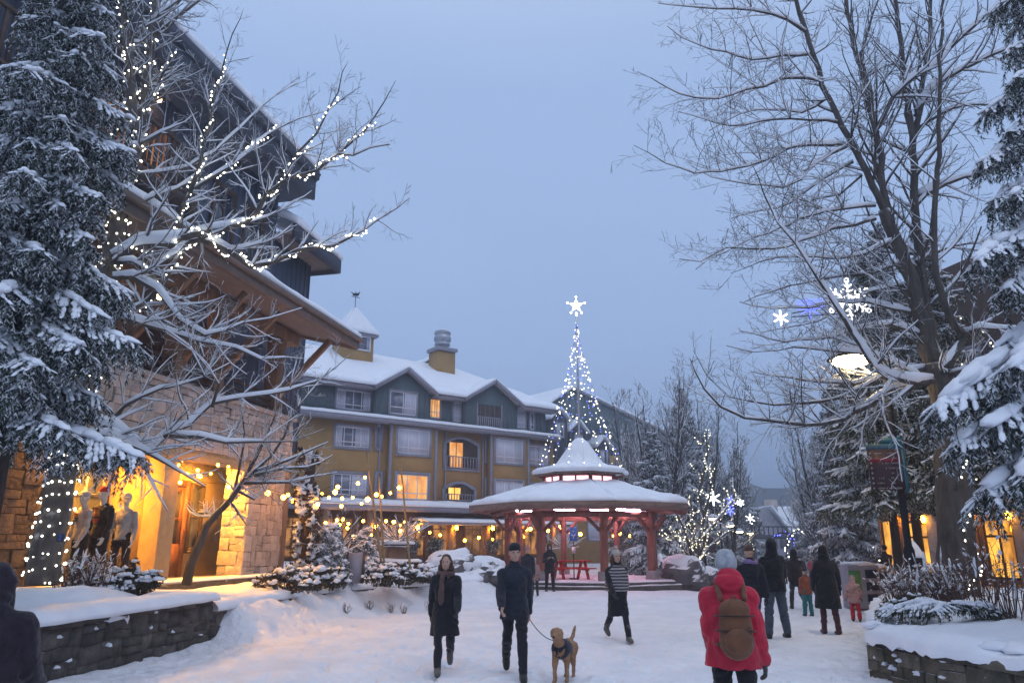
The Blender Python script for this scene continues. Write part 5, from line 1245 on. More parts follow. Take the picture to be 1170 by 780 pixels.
# snow plastered post, small conifers, board, planters
t = thing('climber_post', 'timber post overgrown by a climber plastered with snow', 'climbing plant', pz(347, 20.2)); p0 = pz(347, 20.2); sn, lf, wd = MB(), MB(), MB(); rg = random.Random(2); sg_ = []
wd.tube([p0 - V((0, 0, .2)), p0 + V((0, 0, 3.2))], .14, 8)
for k in range(95):
    a = rg.uniform(0, 6.283); z = rg.uniform(0, 3.4); r = rg.uniform(.10, .30); c = p0 + V((math.cos(a) * r, math.sin(a) * r, z)); u = rg.uniform(.05, .14); sn.ell(c, (u * rg.uniform(.6, 1.3), u * rg.uniform(.6, 1.3), u * rg.uniform(.5, 1.2)), 10, 8, 1.0, k * 1.7)
    for j in range(6): d = V((rg.gauss(0, 1), rg.gauss(0, 1), rg.gauss(0, .6))).normalized(); sg_.append((c, c + d * .2))
needle_mesh(lf, sg_, 3, 90, .07, .02); wd.build('post', M['timber_dark'], t); lf.build('foliage', M['leaf'], t); tag(sn.build('snow', M['snow'], t, True), kind='stuff')
def small_conifer(lb, px, Y, H, R, seed, k=1.0):
    c = pz(px, Y); return spruce('dwarf_conifer', lb, c, H, R, seed, M['needle_far'], .1, .15, 9, 70, .045, .010, 1.5, 'dwarf conifers on the patio', 1, None, .09, 'conifer', .35, 1.15, 0)
small_conifer('dwarf conifer loaded with snow next to the snow plastered post', 375, 20.8, 1.55, .52, 1)
small_conifer('pale dwarf conifer behind the folding board', 413, 23.0, 1.5, .5, 2)
small_conifer('smallest dwarf conifer tucked behind the taller one', 388, 22, .95, .32, 3)
ab = thing('a_board', 'pale folding board standing on the patio snow', 'sign', pz(409, 21.0)); c = pz(409, 21.0)
for sg2 in (-1, 1):
    b = MB(); b.beam(c + V((-.05, sg2 * .22, 0)), c + V((-.05, sg2 * .02, .78)), .42, .03, (0, sg2, .3)); b.build('panel', M['trim'] if sg2 < 0 else M['timber_dark'], ab)
b = MB(); b.beam(c + V((-.28, -.235, 0)), c + V((-.28, -.035, .8)), .05, .05); b.beam(c + V((.18, -.235, 0)), c + V((.18, -.035, .8)), .05, .05); b.build('frame', M['timber_dark'], ab)
bt = pz(452, 27.0); t = thing('barrel_table', 'brown barrel table capped with a disc of snow', 'table', bt)
b = MB(); b.lathe(bt, [(.3, 0), (.38, .35), (.38, .6), (.32, .95)], 16); b.build('barrel', M['timber'], t, True); b = MB(); b.lathe(bt, [(.62, .95), (.62, 1.0)], 18); b.build('top', M['timber_dark'], t); b = MB(); b.ell(bt + V((0, 0, 1.03)), (.64, .64, .13), 16, 8, .2, 2); tag(b.build('snow', M['snow'], t, True), kind='stuff')
bc = pz(440, 23.8); t = thing('bench', 'dark patio bench with a strip of snow on its seat', 'bench', bc)
b = MB(); b.beam(bc + V((-.9, 0, .45)), bc + V((1.1, 0, .45)), .4, .06); b.build('seat', M['timber_dark'], t)
for x in (-.75, .95):
    b = MB(); b.beam(bc + V((x, 0, -.05)), bc + V((x, 0, .42)), .08, .34); b.build('leg', M['timber_dark'], t)
b = MB(); b.sheet(bc + V((-.9, -.2, .48)), bc + V((1.1, -.2, .48)), bc + V((1.1, .2, .48)), bc + V((-.9, .2, .48)), .1, 8, 4, .3, .1, 3); tag(b.build('snow', M['snow'], t, True), kind='stuff')
for i, (px, Y, rx_, ry_, h, lb) in enumerate(((330, 18.0, .75, .45, .45, 'snow laden hedge bush at the foot of the stone pier'), (358, 19.2, .6, .4, .4, 'snow laden bush before the snow plastered post'), (436, 20.8, .55, .4, .42, 'round snow laden bush under the bamboo poles'), (462, 21.6, .5, .4, .4, 'snow laden bush nearest the large boulder'), (384, 20.0, .4, .3, .36, 'small snowy bush in front of the dwarf conifer'), (488, 22.8, .45, .35, .35, 'snowy tuft at the end of the low wall'))):
    c = pz(px, Y); c.z = .66; snowy_bush('snowy_bush', lb, c, rx_, ry_, h + .15, 40 + i, 22, 'bush', 'snowy bushes along the low wall', lob=.15)
for i, (px, py, Y, w) in enumerate(((400, 686, 20.2, .12), (440, 694, 20.4, .1), (470, 690, 21.4, .12), (372, 692, 19, .1), (425, 688, 20.6, .1))):
    q = at(px, py, Y); q.x += .5; q.z = gz(q.x, q.y) + .02
    twig_shrub('dry_grass', ['dry grass poking from the snow bank below the folding board', 'dry grass poking from the bank below the bamboo poles', 'dry grass at the end of the snow bank', 'dry grass poking from the bank below the snowy post', 'dry grass between the two middle tufts'][i], q, .22, w, 16, 60 + i, M['twig_red'], .4, 1, .1, 'grass tuft', 'grass tufts in the snow bank', .005)
# hanging flower balls under the hotel canopy
for i, (px, py, Y) in enumerate(((497, 631, 47.5), (562, 634, 51), (470, 640, 46))):
    c = at(px, py, Y); c.z = .8; t = thing('potted_bush', ['rounded evergreen in a pot glowing amber beside the canopy post', 'potted evergreen by the hotel windows, next to the pavilion', 'small potted evergreen left of the amber one'][i], 'potted plant', c, 'potted evergreens')
    b = MB(); b.lathe(c, [(.28, -.1), (.36, .45)], 12); b.build('pot', M['timber_dark'], t); b = MB(); sg_ = []; rg = random.Random(i)
    for k in range(160): d = V((rg.gauss(0, 1), rg.gauss(0, 1), rg.gauss(.2, .8))).normalized(); q = c + V((0, 0, .85)); sg_.append((q + d * .15, q + d * rg.uniform(.4, .62)))
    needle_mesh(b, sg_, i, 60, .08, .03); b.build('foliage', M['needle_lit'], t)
# ---------------------------------------------------------------- the lit tree by the lodge
def PX(seq, Y0, Y1=None, bow=0.0):
    Y1 = Y0 if Y1 is None else Y1; n = len(seq)
    return [at(x, y, Y0 + (Y1 - Y0) * i / max(1, n - 1) + bow * math.sin(math.pi * i / max(1, n - 1))) for i, (x, y) in enumerate(seq)]
rng = random.Random(101)
LT = thing('lit_tree', 'bare tree wound with white fairy lights from trunk to branch tips', 'bare tree', at(60, 662, 11.8))
wood, twig, snow = MB(), MB(), MB(); lw, lb_ = [], []
def lit(P, rr, gap=.13, f0=0.0, f1=1.0, turns=2.2):
    n = len(P); a, b = int(f0 * n), max(int(f0 * n) + 2, int(f1 * n)); w, q = wrap(P[a:b], rr[a:b], rng, gap, .018, turns); lw.append(w); lb_.extend(q)
kw = dict(rng=rng, every=.13, side=(.4, 1.4), lev=2, lift=.05, snowk=1.9, kids=1.2, smin=.0065)
P, rr = limb(wood, twig, snow, PX([(48, 668), (56, 620), (66, 560), (80, 500), (95, 440), (111, 370), (126, 300), (140, 235), (154, 165)], 11.8, 12.3), .235, .12, rng, 2, .25, (.3, .9), .5, .25, snowk=.25, n=12); lit(P, rr, .085, 0, 1, 11.0); trunk_top = P[-1]
P, rr = limb(wood, twig, snow, PX([(154, 165), (150, 110), (146, 60), (141, 0), (138, -60)], 12.3, 12.2), .10, .06, snowk=.4, n=10, **{k: v for k, v in kw.items() if k != 'snowk'}); lit(P, rr, .085, 0, 1, 4.5)
P, rr = limb(wood, twig, snow, PX([(154, 170), (164, 120), (172, 60), (180, 0), (190, -70)], 12.3, 12.6), .10, .06, snowk=.4, n=10, **{k: v for k, v in kw.items() if k != 'snowk'}); lit(P, rr, .085, 0, 1, 4.5)
A = [(126, 297), (160, 282), (197, 277), (230, 274), (262, 287), (287, 304), (310, 301), (340, 287), (382, 279), (431, 252), (468, 226)]
P, rr = limb(wood, twig, snow, PX(A, 12.0, 13.6), .085, .006, **kw); lit(P, rr, .04, .0, .92, 3.5)
B = [(197, 277), (221, 270), (250, 262), (283, 256), (304, 222), (328, 205), (361, 193), (386, 176), (414, 152), (439, 117), (452, 92)]
P, rr = limb(wood, twig, snow, PX(B, 12.35, 12.0), .07, .006, **kw); lit(P, rr, .042, 0, .88, 3.5)
P, rr = limb(wood, twig, snow, PX([(328, 203), (340, 176), (361, 152), (375, 128), (386, 103), (398, 70)], 12.15, 11.9), .03, .005, **kw); lit(P, rr, .06, 0, .8)
P, rr = limb(wood, twig, snow, PX([(205, 276), (209, 254), (217, 217), (246, 201), (283, 176), (304, 152), (340, 137), (370, 128)], 12.35, 13.4), .045, .006, **kw); lit(P, rr, .055, 0, .85)
P, rr = limb(wood, twig, snow, PX([(217, 220), (226, 197), (234, 164), (242, 123), (250, 98), (254, 74), (266, 40), (279, 8)], 12.5, 12.9), .04, .005, **kw); lit(P, rr, .065, 0, .75)
P, rr = limb(wood, twig, snow, PX([(386, 176), (404, 178), (425, 168), (445, 165)], 12.0, 11.7), .02, .008, **kw); lit(P, rr, .11, 0, .5)
P, rr = limb(wood, twig, snow, PX([(126, 300), (150, 300), (172, 312), (200, 292), (220, 270)], 12.0, 12.4), .05, .03, **kw); lit(P, rr, .09)
P, rr = limb(wood, twig, snow, PX([(110, 385), (135, 360), (160, 348), (185, 325), (206, 285)], 11.9, 12.5), .05, .03, **kw); lit(P, rr, .10)
P, rr = limb(wood, twig, snow, PX([(160, 118), (176, 108), (186, 85), (198, 66), (202, 56)], 12.4, 12.5), .035, .012, **kw); lit(P, rr, .08)
P, rr = limb(wood, twig, snow, PX([(88, 62), (112, 55), (130, 52), (148, 70)], 11.6, 12.2), .02, .02, rng, 1, .2, (.2, .4), .6); lit(P, rr, .08)
P, rr = limb(wood, twig, snow, PX([(140, 160), (128, 168), (140, 145), (150, 150)], 12.3, 12.1), .02, .02, rng, 1, .2, (.2, .4), .6); lit(P, rr, .07)
for q, y0, y1, r in (([(158, 168), (185, 153), (213, 139)], 12.3, 12.0, .045), ([(148, 50), (165, 30), (180, 16), (205, 0), (225, -12)], 12.3, 11.6, .05), ([(180, 40), (205, 20), (230, 0), (250, -14)], 12.5, 12.0, .045),
                     ([(128, 318), (150, 318), (180, 332), (205, 365), (235, 383), (280, 370), (310, 363), (345, 352)], 12.0, 12.8, .055), ([(118, 362), (165, 370), (200, 380), (230, 388), (270, 396), (300, 408), (345, 410)], 12.0, 13.0, .055),
                     ([(95, 478), (130, 490), (150, 505), (170, 517), (187, 497), (217, 483), (242, 463), (275, 455), (307, 450), (360, 436), (400, 405)], 11.9, 13.2, .065), ([(98, 497), (130, 500), (165, 516), (190, 530), (215, 545), (235, 556)], 11.9, 12.2, .055),
                     ([(187, 497), (227, 498), (260, 505), (300, 505), (333, 503), (370, 490)], 12.2, 13.2, .045), ([(127, 482), (140, 465), (160, 457), (185, 446), (203, 440), (235, 430), (262, 415)], 12.0, 12.4, .04), ([(242, 465), (250, 440), (234, 428), (215, 395), (190, 375), (165, 345)], 12.4, 12.0, .03),
                     ([(150, 240), (175, 225), (205, 215), (235, 190), (270, 172)], 12.2, 13.0, .035), ([(145, 200), (175, 200), (215, 190), (262, 160), (300, 120), (340, 95)], 12.3, 13.4, .03)):
    limb(wood, twig, snow, PX(q, y0, y1), r, .006, **kw)
wood.build('trunk', M['bark_snowy'], LT, True); twig.build('crown', M['twig_pale'], LT); tag(snow.build('snow', M['snow'], LT, True), kind='stuff')
string('string_lights', 'white fairy lights wound round the bare tree by the lodge', at(60, 662, 11.8), lw, lb_, .0165, 'bulb_white', wire_r=.003)
print('lit bulbs', len(lb_))
tg = thing('number_tag', 'small blue number plate fixed to the lit trunk', 'tag', at(68, 614, 11.45)); c = at(69, 614, 11.50)
b = MB(); b.box(c, (.055, .006, .06)); b.build('plate', M['slate_dark'], tg); text_mesh('2', pm('tag_blue', (.12, .22, .8)), tg, c + V((0, -.009, 0)), (1, 0, 0), (0, 0, 1), .11, .002)
# plain trunk behind
t = thing('bare_tree', 'plain unlit trunk standing between the lit tree and the spruce', 'bare tree', at(54, 660, 13.4)); wood, twig, snow = MB(), MB(), MB()
limb(wood, twig, snow, PX([(54, 668), (66, 560), (80, 420), (90, 300), (95, 150), (97, 40), (99, -80)], 13.4), .17, .13, random.Random(3), 2, .3, (.3, 1.0), .6, .3, snowk=.2, n=12); limb(wood, twig, snow, PX([(97, 60), (80, 10), (70, -60)], 13.4), .1, .07, random.Random(4), 2, .3, (.3, .9), .5)
wood.build('trunk', M['bark'], t, True); twig.build('crown', M['twig_pale'], t); tag(snow.build('snow', M['snow'], t, True), kind='stuff')
# crooked little tree
t = thing('small_tree', 'small crooked tree with pruned stubs before the stone pier', 'bare tree', at(213, 666, 15.6)); wood, twig, snow = MB(), MB(), MB(); rng = random.Random(12)
limb(wood, twig, snow, PX([(213, 668), (219, 645), (230, 615), (246, 588), (262, 570), (275, 552)], 15.6, 15.6), .10, .05, rng, 1, .2, (.2, .4), .9, .6, snowk=.5, n=10)
k2 = dict(rng=rng, every=.11, side=(.25, .9), lev=2, lift=.16, snowk=1.1, kids=1.3, smin=.007)
for q, r in (([(246, 590), (236, 586), (226, 585)], .07), ([(262, 572), (272, 585), (282, 600)], .03), ([(275, 552), (292, 540), (315, 530), (345, 520), (375, 505)], .045), ([(275, 552), (290, 525), (305, 495), (318, 460), (325, 430)], .04), ([(275, 552), (300, 552), (330, 550), (360, 545), (385, 540)], .04), ([(268, 560), (275, 530), (278, 495), (276, 460)], .035), ([(282, 548), (310, 520), (335, 480), (352, 450), (378, 420)], .04), ([(290, 543), (320, 535), (350, 535), (380, 520)], .035), ([(270, 560), (290, 572), (300, 560), (312, 548)], .03)):
    limb(wood, twig, snow, PX(q, 15.6, 16.2), r, .008, **k2)
wood.build('trunk', M['bark'], t, True); twig.build('crown', M['twig_pale'], t); tag(snow.build('snow', M['snow'], t, True), kind='stuff')
# ---------------------------------------------------------------- near spruce at the picture's edge
base = V((-6.75, 9.7, .9)); rng = random.Random(55)
t = thing('spruce_tree', 'tall dark spruce heaped with snow beside the lit tree', 'spruce tree', base); wood, snow, nee, segs = MB(), MB(), MB(), []
wood.tube([base - V((0, 0, .3)), base + V((0, 0, 6)), base + V((0, 0, 13))], [.24, .16, .05], 10)
z = 2.75; k = 0
while z < 10.5:
    R = 1.85 * (1 - z / 16)
    for j in range(7):
        az = 2 * math.pi * (j + rng.random() * .9) / 7 + k * .9
        bough(segs, wood, snow, base + V((0, 0, z + rng.uniform(-.2, .2))), az, R * rng.uniform(.5, 1.08), rng, .10, .58, .085, .8, .9, .95, .42, .55)
    z += .46; k += 1
for tx, ty, Y in ((122, 47, 10.2), (130, 78, 10.0), (152, 178, 9.8), (140, 195, 10.2), (122, 228, 9.4), (127, 325, 9.9), (135, 338, 10.1), (163, 395, 9.6), (116, 456, 9.6), (64, 490, 8.9), (160, 522, 9.4), (38, 285, 8.8), (18, 195, 8.6), (25, 415, 8.7), (120, 372, 10.0), (95, 395, 9.2), (110, 105, 10.0)):
    e = at(tx, ty, Y); d = e - base; L = math.hypot(d.x, d.y); az = math.atan2(d.y, d.x)
    b0 = V((base.x, base.y, e.z + L * .22)); bough(segs, wood, snow, b0, az, L, rng, .12, .48, .075, .95, .75, .92, .34, .35)
needle_mesh(nee, segs, 5, 120, .052, .0085)
print('near spruce segs', len(segs))
wood.build('trunk', M['bark_dark'], t, True); nee.build('crown', M['needle'], t); tag(snow.build('snow', M['snow'], t, True), kind='stuff')
# bushes in the near bed
for i, (px, py, Y, rx_, h) in enumerate(((128, 652, 12.9, .34, .44), (158, 650, 13.2, .36, .62), (110, 652, 12.6, .3, .4))):
    c = at(px, py, Y); c.z = .88; snowy_bush('snowy_bush', ['snow covered bush in the bed below the black shirt mannequin', 'tallest snow covered bush in the bed below the porch column', 'small snow covered bush nearest the lit trunk'][i], c, rx_, rx_ * .8, h, 70 + i, 22, 'bush', 'snowy bushes by the lit tree', lob=.12)
for i, (px, py, Y) in enumerate(((100, 655, 12.3), (118, 648, 13.3), (86, 655, 12.2))):
    c = at(px, py, Y); c.z = .9; twig_shrub('twiggy_shrub', ['twiggy brown shrub before the white shirt mannequin', 'twiggy brown shrub behind the snowy bushes', 'twiggy brown shrub at the foot of the lit trunk'][i], c, .62, .36, 60, 80 + i, M['twig_red'], .4, 2, .35, group='twiggy shrubs by the lit tree')
# ---------------------------------------------------------------- the big bare tree on the other side
rng = random.Random(202); TY = 15.0
BT = thing('bare_tree', 'big bare tree with snow lined branches spreading over the street', 'bare tree', at(1092, 690, TY)); wood, twig, snow = MB(), MB(), MB()
kt = dict(rng=rng, every=.155, side=(.5, 1.9), lev=2, lift=.015, snowk=2.0, kids=1.0, rmin=.0045, n=7, smin=.0068)
ks = dict(rng=rng, every=.22, side=(.6, 2.2), lev=2, lift=.10, snowk=1.25, kids=1.0, rmin=.0045, n=9, smin=.009)
def BL(q, y0, y1, r0, r1=.005, bow=0, stem=False, **o): return limb(wood, twig, snow, PX(q, y0, y1, bow), r0, r1, **{**(ks if stem else kt), **o})
BL([(1093, 700), (1091, 640), (1088, 580), (1084, 510), (1078, 455), (1068, 415)], TY, TY, .31, .235, 0, True, start=.75, n=14, snowk=.15)
BL([(1068, 420), (1056, 376), (1045, 335), (1034, 300), (1023, 270), (1010, 240)], TY, TY, .18, .12, 0, True, n=12, snowk=.5)
BL([(1012, 245), (1003, 225), (982, 180), (962, 143), (941, 98), (925, 49), (909, 0), (896, -50)], TY, 14.2, .080, .04, 0, True)
BL([(1016, 255), (1008, 210), (1003, 164), (989, 102), (974, 41), (966, 0), (955, -60)], TY, 15.6, .080, .04, 0, True)
BL([(1072, 430), (1062, 370), (1052, 310), (1047, 270), (1044, 205), (1042, 156), (1034, 103), (1028, 41), (1022, -10), (1016, -60)], TY + .2, 15.9, .12, .04, 0, True)
BL([(1044, 158), (1056, 94), (1062, 25), (1064, -50)], 15.6, 15.4, .07, .035, 0, True)
BL([(1077, 426), (1104, 382), (1090, 372), (1079, 350), (1069, 300), (1067, 254), (1073, 164), (1075, 107), (1078, 0), (1080, -60)], 14.8, 14.0, .085, .02, 0, True, every=.7)
BL([(1020, 255), (1008, 196), (995, 110), (985, 62), (997, 20), (1010, -20)], 15.2, 16.5, .06, .02, 0, True)
BL([(1003, 145), (1032, 98), (1073, 70), (1100, 42), (1114, 29), (1147, 0), (1185, -40)], 14.9, 13.6, .055, .02)
BL([(1046, 133), (1069, 98), (1114, 74), (1151, 57), (1200, 38)], 15.6, 14.5, .06, .02)
BL([(1046, 150), (1089, 123), (1126, 121), (1170, 110)], 15.6, 15.2, .05)
BL([(1046, 228), (1080, 210), (1125, 200), (1170, 190)], 15.6, 14.8, .07)
BL([(1104, 382), (1118, 377), (1140, 376), (1169, 376), (1210, 372)], 14.8, 14.0, .05)
BL([(1080, 430), (1110, 420), (1140, 412), (1175, 395)], 14.9, 13.5, .055)
BL([(1048, 300), (1075, 285), (1120, 276), (1165, 270)], 15.3, 16.2, .05)
# branches to the open side
BL([(962, 166), (940, 166), (913, 166), (885, 178), (855, 189), (825, 196), (794, 197), (760, 185), (724, 166)], 14.8, 12.9, .042)
BL([(940, 92), (920, 88), (900, 90), (875, 98), (851, 103), (820, 113), (794, 111), (760, 100), (728, 82)], 14.5, 13.0, .038)
BL([(925, 62), (895, 64), (859, 68), (830, 60), (802, 53), (780, 45), (762, 30)], 14.4, 13.3, .034)
BL([(921, 37), (900, 22), (884, 16), (860, 10), (839, 8), (800, 8), (752, 4)], 14.3, 13.0, .034)
BL([(967, 168), (950, 175), (933, 185), (915, 205), (896, 213), (875, 212), (855, 209), (812, 203), (790, 190)], 14.8, 13.4, .032)
BL([(1000, 250), (975, 258), (950, 262), (915, 276), (884, 283), (855, 284), (831, 283), (800, 300), (776, 296)], 14.9, 12.8, .042)
BL([(1000, 235), (962, 238), (925, 246), (900, 256), (876, 267), (845, 280), (814, 295), (795, 308)], 14.9, 13.4, .034)
BL([(957, 140), (930, 136), (905, 135), (870, 140), (835, 143), (805, 138), (775, 128)], 14.6, 13.6, .032)
BL([(945, 112), (915, 128), (880, 125), (845, 130), (810, 150)], 14.6, 15.6, .03)
BL([(975, 185), (940, 205), (905, 232), (870, 240), (835, 250)], 14.9, 16.0, .03)
BL([(985, 200), (960, 222), (930, 228), (905, 240)], 14.9, 15.8, .03)
BL([(1020, 275), (985, 290), (950, 296), (910, 292), (870, 300), (835, 312)], 15, 14.0, .04)
BL([(1030, 300), (1000, 310), (965, 318), (925, 322), (885, 330), (850, 345)], 15, 14.4, .04)
BL([(1047, 441), (1019, 447), (991, 463), (963, 478), (942, 485), (920, 486), (900, 484), (878, 480), (850, 475), (825, 465), (805, 445), (788, 408)], 14.8, 12.2, .075, .006, snowk=1.05)
BL([(1010, 428), (990, 440), (963, 452), (935, 459), (906, 462), (885, 461), (864, 458), (835, 452), (808, 430), (792, 400)], 14.7, 12.9, .05, snowk=1.0)
BL([(1066, 435), (1047, 436), (1019, 432), (999, 421), (985, 396), (974, 380), (963, 365), (946, 337), (936, 320), (926, 303), (908, 278), (892, 252), (875, 222), (858, 185)], 14.6, 12.6, .065, .006)
BL([(1060, 440), (1030, 420), (1000, 408), (960, 402), (925, 398), (890, 400), (860, 402), (830, 395)], 14.8, 13.6, .05)
BL([(1055, 385), (1020, 372), (985, 375), (950, 385), (915, 390), (880, 388), (845, 378)], 15, 14.2, .045)
BL([(1060, 420), (1035, 425), (1005, 432), (975, 438), (940, 436), (900, 432), (860, 425)], 15, 15.2, .05)
BL([(1050, 360), (1022, 352), (990, 345), (955, 345), (925, 352), (880, 352), (845, 345)], 15, 15.5, .04)
BL([(1040, 325), (1015, 330), (980, 340), (950, 360), (915, 372), (870, 380)], 15, 16, .035)
BL([(1090, 560), (1105, 535), (1120, 515), (1140, 500)], 14.8, 14.4, .07, .04, snowk=1.1)
wood.build('trunk', M['bark'], BT, True); twig.build('crown', M['twig'], BT); tag(snow.build('snow', M['snow'], BT, True), kind='stuff')
print('big tree faces', len(twig.lt), len(wood.lt), len(snow.lt))
# spruce at the picture's far edge, mostly outside it
base = V((7.9, 9.6, .6)); rng = random.Random(56)
t = thing('spruce_tree', 'spruce with thick snow pads reaching in beside the big bare tree', 'spruce tree', base); wood, snow, nee, segs = MB(), MB(), MB(), []
wood.tube([base - V((0, 0, .3)), base + V((0, 0, 6)), base + V((0, 0, 12))], [.22, .15, .05], 10)
z = 3.2; k = 0
while z < 10.0:
    for j in range(7):
        az = 2 * math.pi * (j + rng.random() * .8) / 7 + k * .9
        if math.cos(az - math.pi) > .1: continue
        bough(segs, wood, snow, base + V((0, 0, z)), az, 1.7 * (1 - z / 14) * rng.uniform(.6, 1.0), rng, .12, .5, .11, .6, .75, .9, .42, .4)
    z += .45; k += 1
for tx, ty, Y, bg in ((1128, 18, 9.8, 1.1), (1146, 62, 9.6, 1.1), (1130, 124, 9.4, 1.15), (1118, 188, 9.4, 1.2), (1126, 235, 9.5, 1.2), (1098, 308, 9.3, 1.3), (1090, 462, 8.9, 1.9), (1096, 508, 9.0, 1.5), (1130, 562, 8.8, 1.5), (1138, 400, 9.3, 1.4), (1150, 330, 9.0, 1.3), (1150, 485, 8.6, 1.6), (1155, 150, 9.2, 1.2), (1160, 90, 9.0, 1.1), (1140, 275, 9.6, 1.2), (1158, 420, 8.6, 1.7), (1160, 545, 8.5, 1.5), (1165, 220, 9, 1.2)):
    e = at(tx, ty, Y); d = e - base; L = math.hypot(d.x, d.y); az = math.atan2(d.y, d.x)
    bough(segs, wood, snow, V((base.x, base.y, e.z + L * .42)), az, L, rng, .05, .6, .075, 1.1, .8, bg * .74, .34, .5)
needle_mesh(nee, segs, 6, 120, .052, .0085)
wood.build('trunk', M['bark_dark'], t, True); nee.build('crown', M['needle'], t); tag(snow.build('snow', M['snow'], t, True), kind='stuff')
# shrubs in that planter
def gp2(px, py, Y, z): c = at(px, py, Y); c.z = z; return c
for i, (px, Y, h, r, n, lbl) in enumerate(((1040, 14.2, .62, .55, 130, 'dense reddish twiggy shrub under the big bare tree'), (1075, 13.4, .72, .5, 130, 'dense reddish twiggy shrub against the big trunk'), (1018, 15.2, .45, .4, 60, 'dense twiggy shrub before the snow capped bollard'))):
    twig_shrub('twiggy_shrub', lbl, gp2(px, 650, Y, .68), h, r, n, 90 + i, M['twig_red'], .5, 3, .28, group='twiggy shrubs under the big tree', rs=.006)
twig_shrub('stem_shrub', 'shrub of upright bare stems at the planter edge, pruned short', gp2(1148, 650, 10.9, .70), .85, .42, 34, 97, M['twig_red'], .6, 1, .2, rs=.009)
twig_shrub('stem_shrub', 'shrub of long slanting bare stems between trunk and pruned stems', gp2(1118, 650, 11.8, .72), 1.05, .42, 30, 98, M['twig_red'], .9, 1, .2, rs=.008)
snowy_bush('evergreen_bush', 'low dark evergreen bush at the planter rim sprinkled with snow', gp2(1030, 650, 12.0, .62), .38, .35, .42, 99, 15, 'bush', lob=.10)
c = gp2(1075, 650, 11.2, .78); t = thing('fallen_bough', 'snow laden evergreen bough lying across the planter snow', 'bough', c); wood, snow, nee, segs = MB(), MB(), MB(), []; rg = random.Random(5)
for a, L in ((2.7, .85), (3.3, .6), (-.3, .8), (.2, .6), (2.2, .5), (4.0, .5)): bough(segs, wood, snow, c + V((0, 0, .12)), a, L, rg, .25, .5, .06, .75, .5, .8)
needle_mesh(nee, segs, 8, 120, .05, .009); wood.build('branch', M['bark_dark'], t); nee.build('foliage', M['needle_lit'], t); tag(snow.build('snow', M['snow'], t, True), kind='stuff')
# spruces behind the lamp
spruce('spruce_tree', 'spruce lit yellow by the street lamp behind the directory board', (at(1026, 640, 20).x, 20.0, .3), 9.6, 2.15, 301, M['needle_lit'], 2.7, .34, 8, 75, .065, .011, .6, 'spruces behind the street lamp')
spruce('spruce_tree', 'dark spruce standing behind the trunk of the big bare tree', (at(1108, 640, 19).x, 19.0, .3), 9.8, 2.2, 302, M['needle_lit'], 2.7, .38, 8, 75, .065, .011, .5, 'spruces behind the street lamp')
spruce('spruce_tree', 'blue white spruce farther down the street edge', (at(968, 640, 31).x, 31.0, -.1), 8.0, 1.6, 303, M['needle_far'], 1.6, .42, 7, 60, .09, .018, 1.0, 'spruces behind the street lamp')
spruce('spruce_tree', 'thin spruce rising behind the lamp head', (at(1052, 640, 23).x, 23.0, .2), 12.0, 1.7, 304, M['needle'], 3.2, .48, 7, 55, .08, .016, .55, 'spruces behind the street lamp')
# fairy lit trunk behind the big tree
t = thing('lit_tree', 'slim trunk wrapped in white fairy lights close to the amber door', 'bare tree', (at(1110, 650, 13.6).x, 13.6, .7)); b = MB(); q = PX([(1116, 682), (1112, 640), (1108, 600), (1107, 560), (1108, 500), (1112, 450)], 14.2); P = resample(q, .2); b.tube(P, .085, 10); b.build('trunk', M['bark'], t, True)
w, bb = wrap(P, [.085] * len(P), random.Random(3), .085); string('string_lights', 'white fairy lights round the slim trunk by the amber door', P[0], [w], bb, .019, 'bulb_white')
# faint lights inside the spruces
rg = random.Random(14); pts_ = [at(rg.uniform(1075, 1165), rg.uniform(355, 600), rg.uniform(17.2, 18.2)) for _ in range(60)]
string('string_lights', 'sparse fairy lights scattered in the dark spruce behind the trunk', at(1110, 600, 17.5), [], pts_, .022, 'bulb_cream')
# ---------------------------------------------------------------- trees beyond the square
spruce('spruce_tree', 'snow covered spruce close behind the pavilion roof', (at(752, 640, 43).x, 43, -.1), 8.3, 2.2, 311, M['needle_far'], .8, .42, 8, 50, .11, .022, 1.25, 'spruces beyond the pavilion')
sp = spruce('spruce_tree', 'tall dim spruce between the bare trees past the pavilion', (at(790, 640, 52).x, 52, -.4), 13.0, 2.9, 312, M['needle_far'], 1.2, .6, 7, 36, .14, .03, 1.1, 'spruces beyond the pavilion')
for px, Y, s, lb in ((722, 58, .8, 'dim spruce half hidden behind the pavilion cupola'), (820, 66, .9, 'dim spruce behind the densely lit tree'), (850, 78, 1.0, 'farthest spruce on the pavilion side of the street'), (945, 58, .85, 'dim spruce before the end house'), (968, 74, 1.0, 'farthest spruce on the shop side of the street')):
    p = at(px, 640, Y); dup(sp, (p.x, Y, gz(p.x, Y) - .2), px * .7, s, lb, 'spruces beyond the pavilion')
b1 = bare_tree('bare_tree', 'tall bare tree behind the spruce next to the pavilion', (at(762, 640, 47).x, 47, -.2), 13.0, 401, 4, .5, 'bare trees along the far street', 1.25, rmin=.014)
b2 = bare_tree('bare_tree', 'bare tree on the pavilion side further along the street', (at(835, 640, 58).x, 58, -.7), 12.0, 402, 4, .55, 'bare trees along the far street', 1.25, rmin=.016)
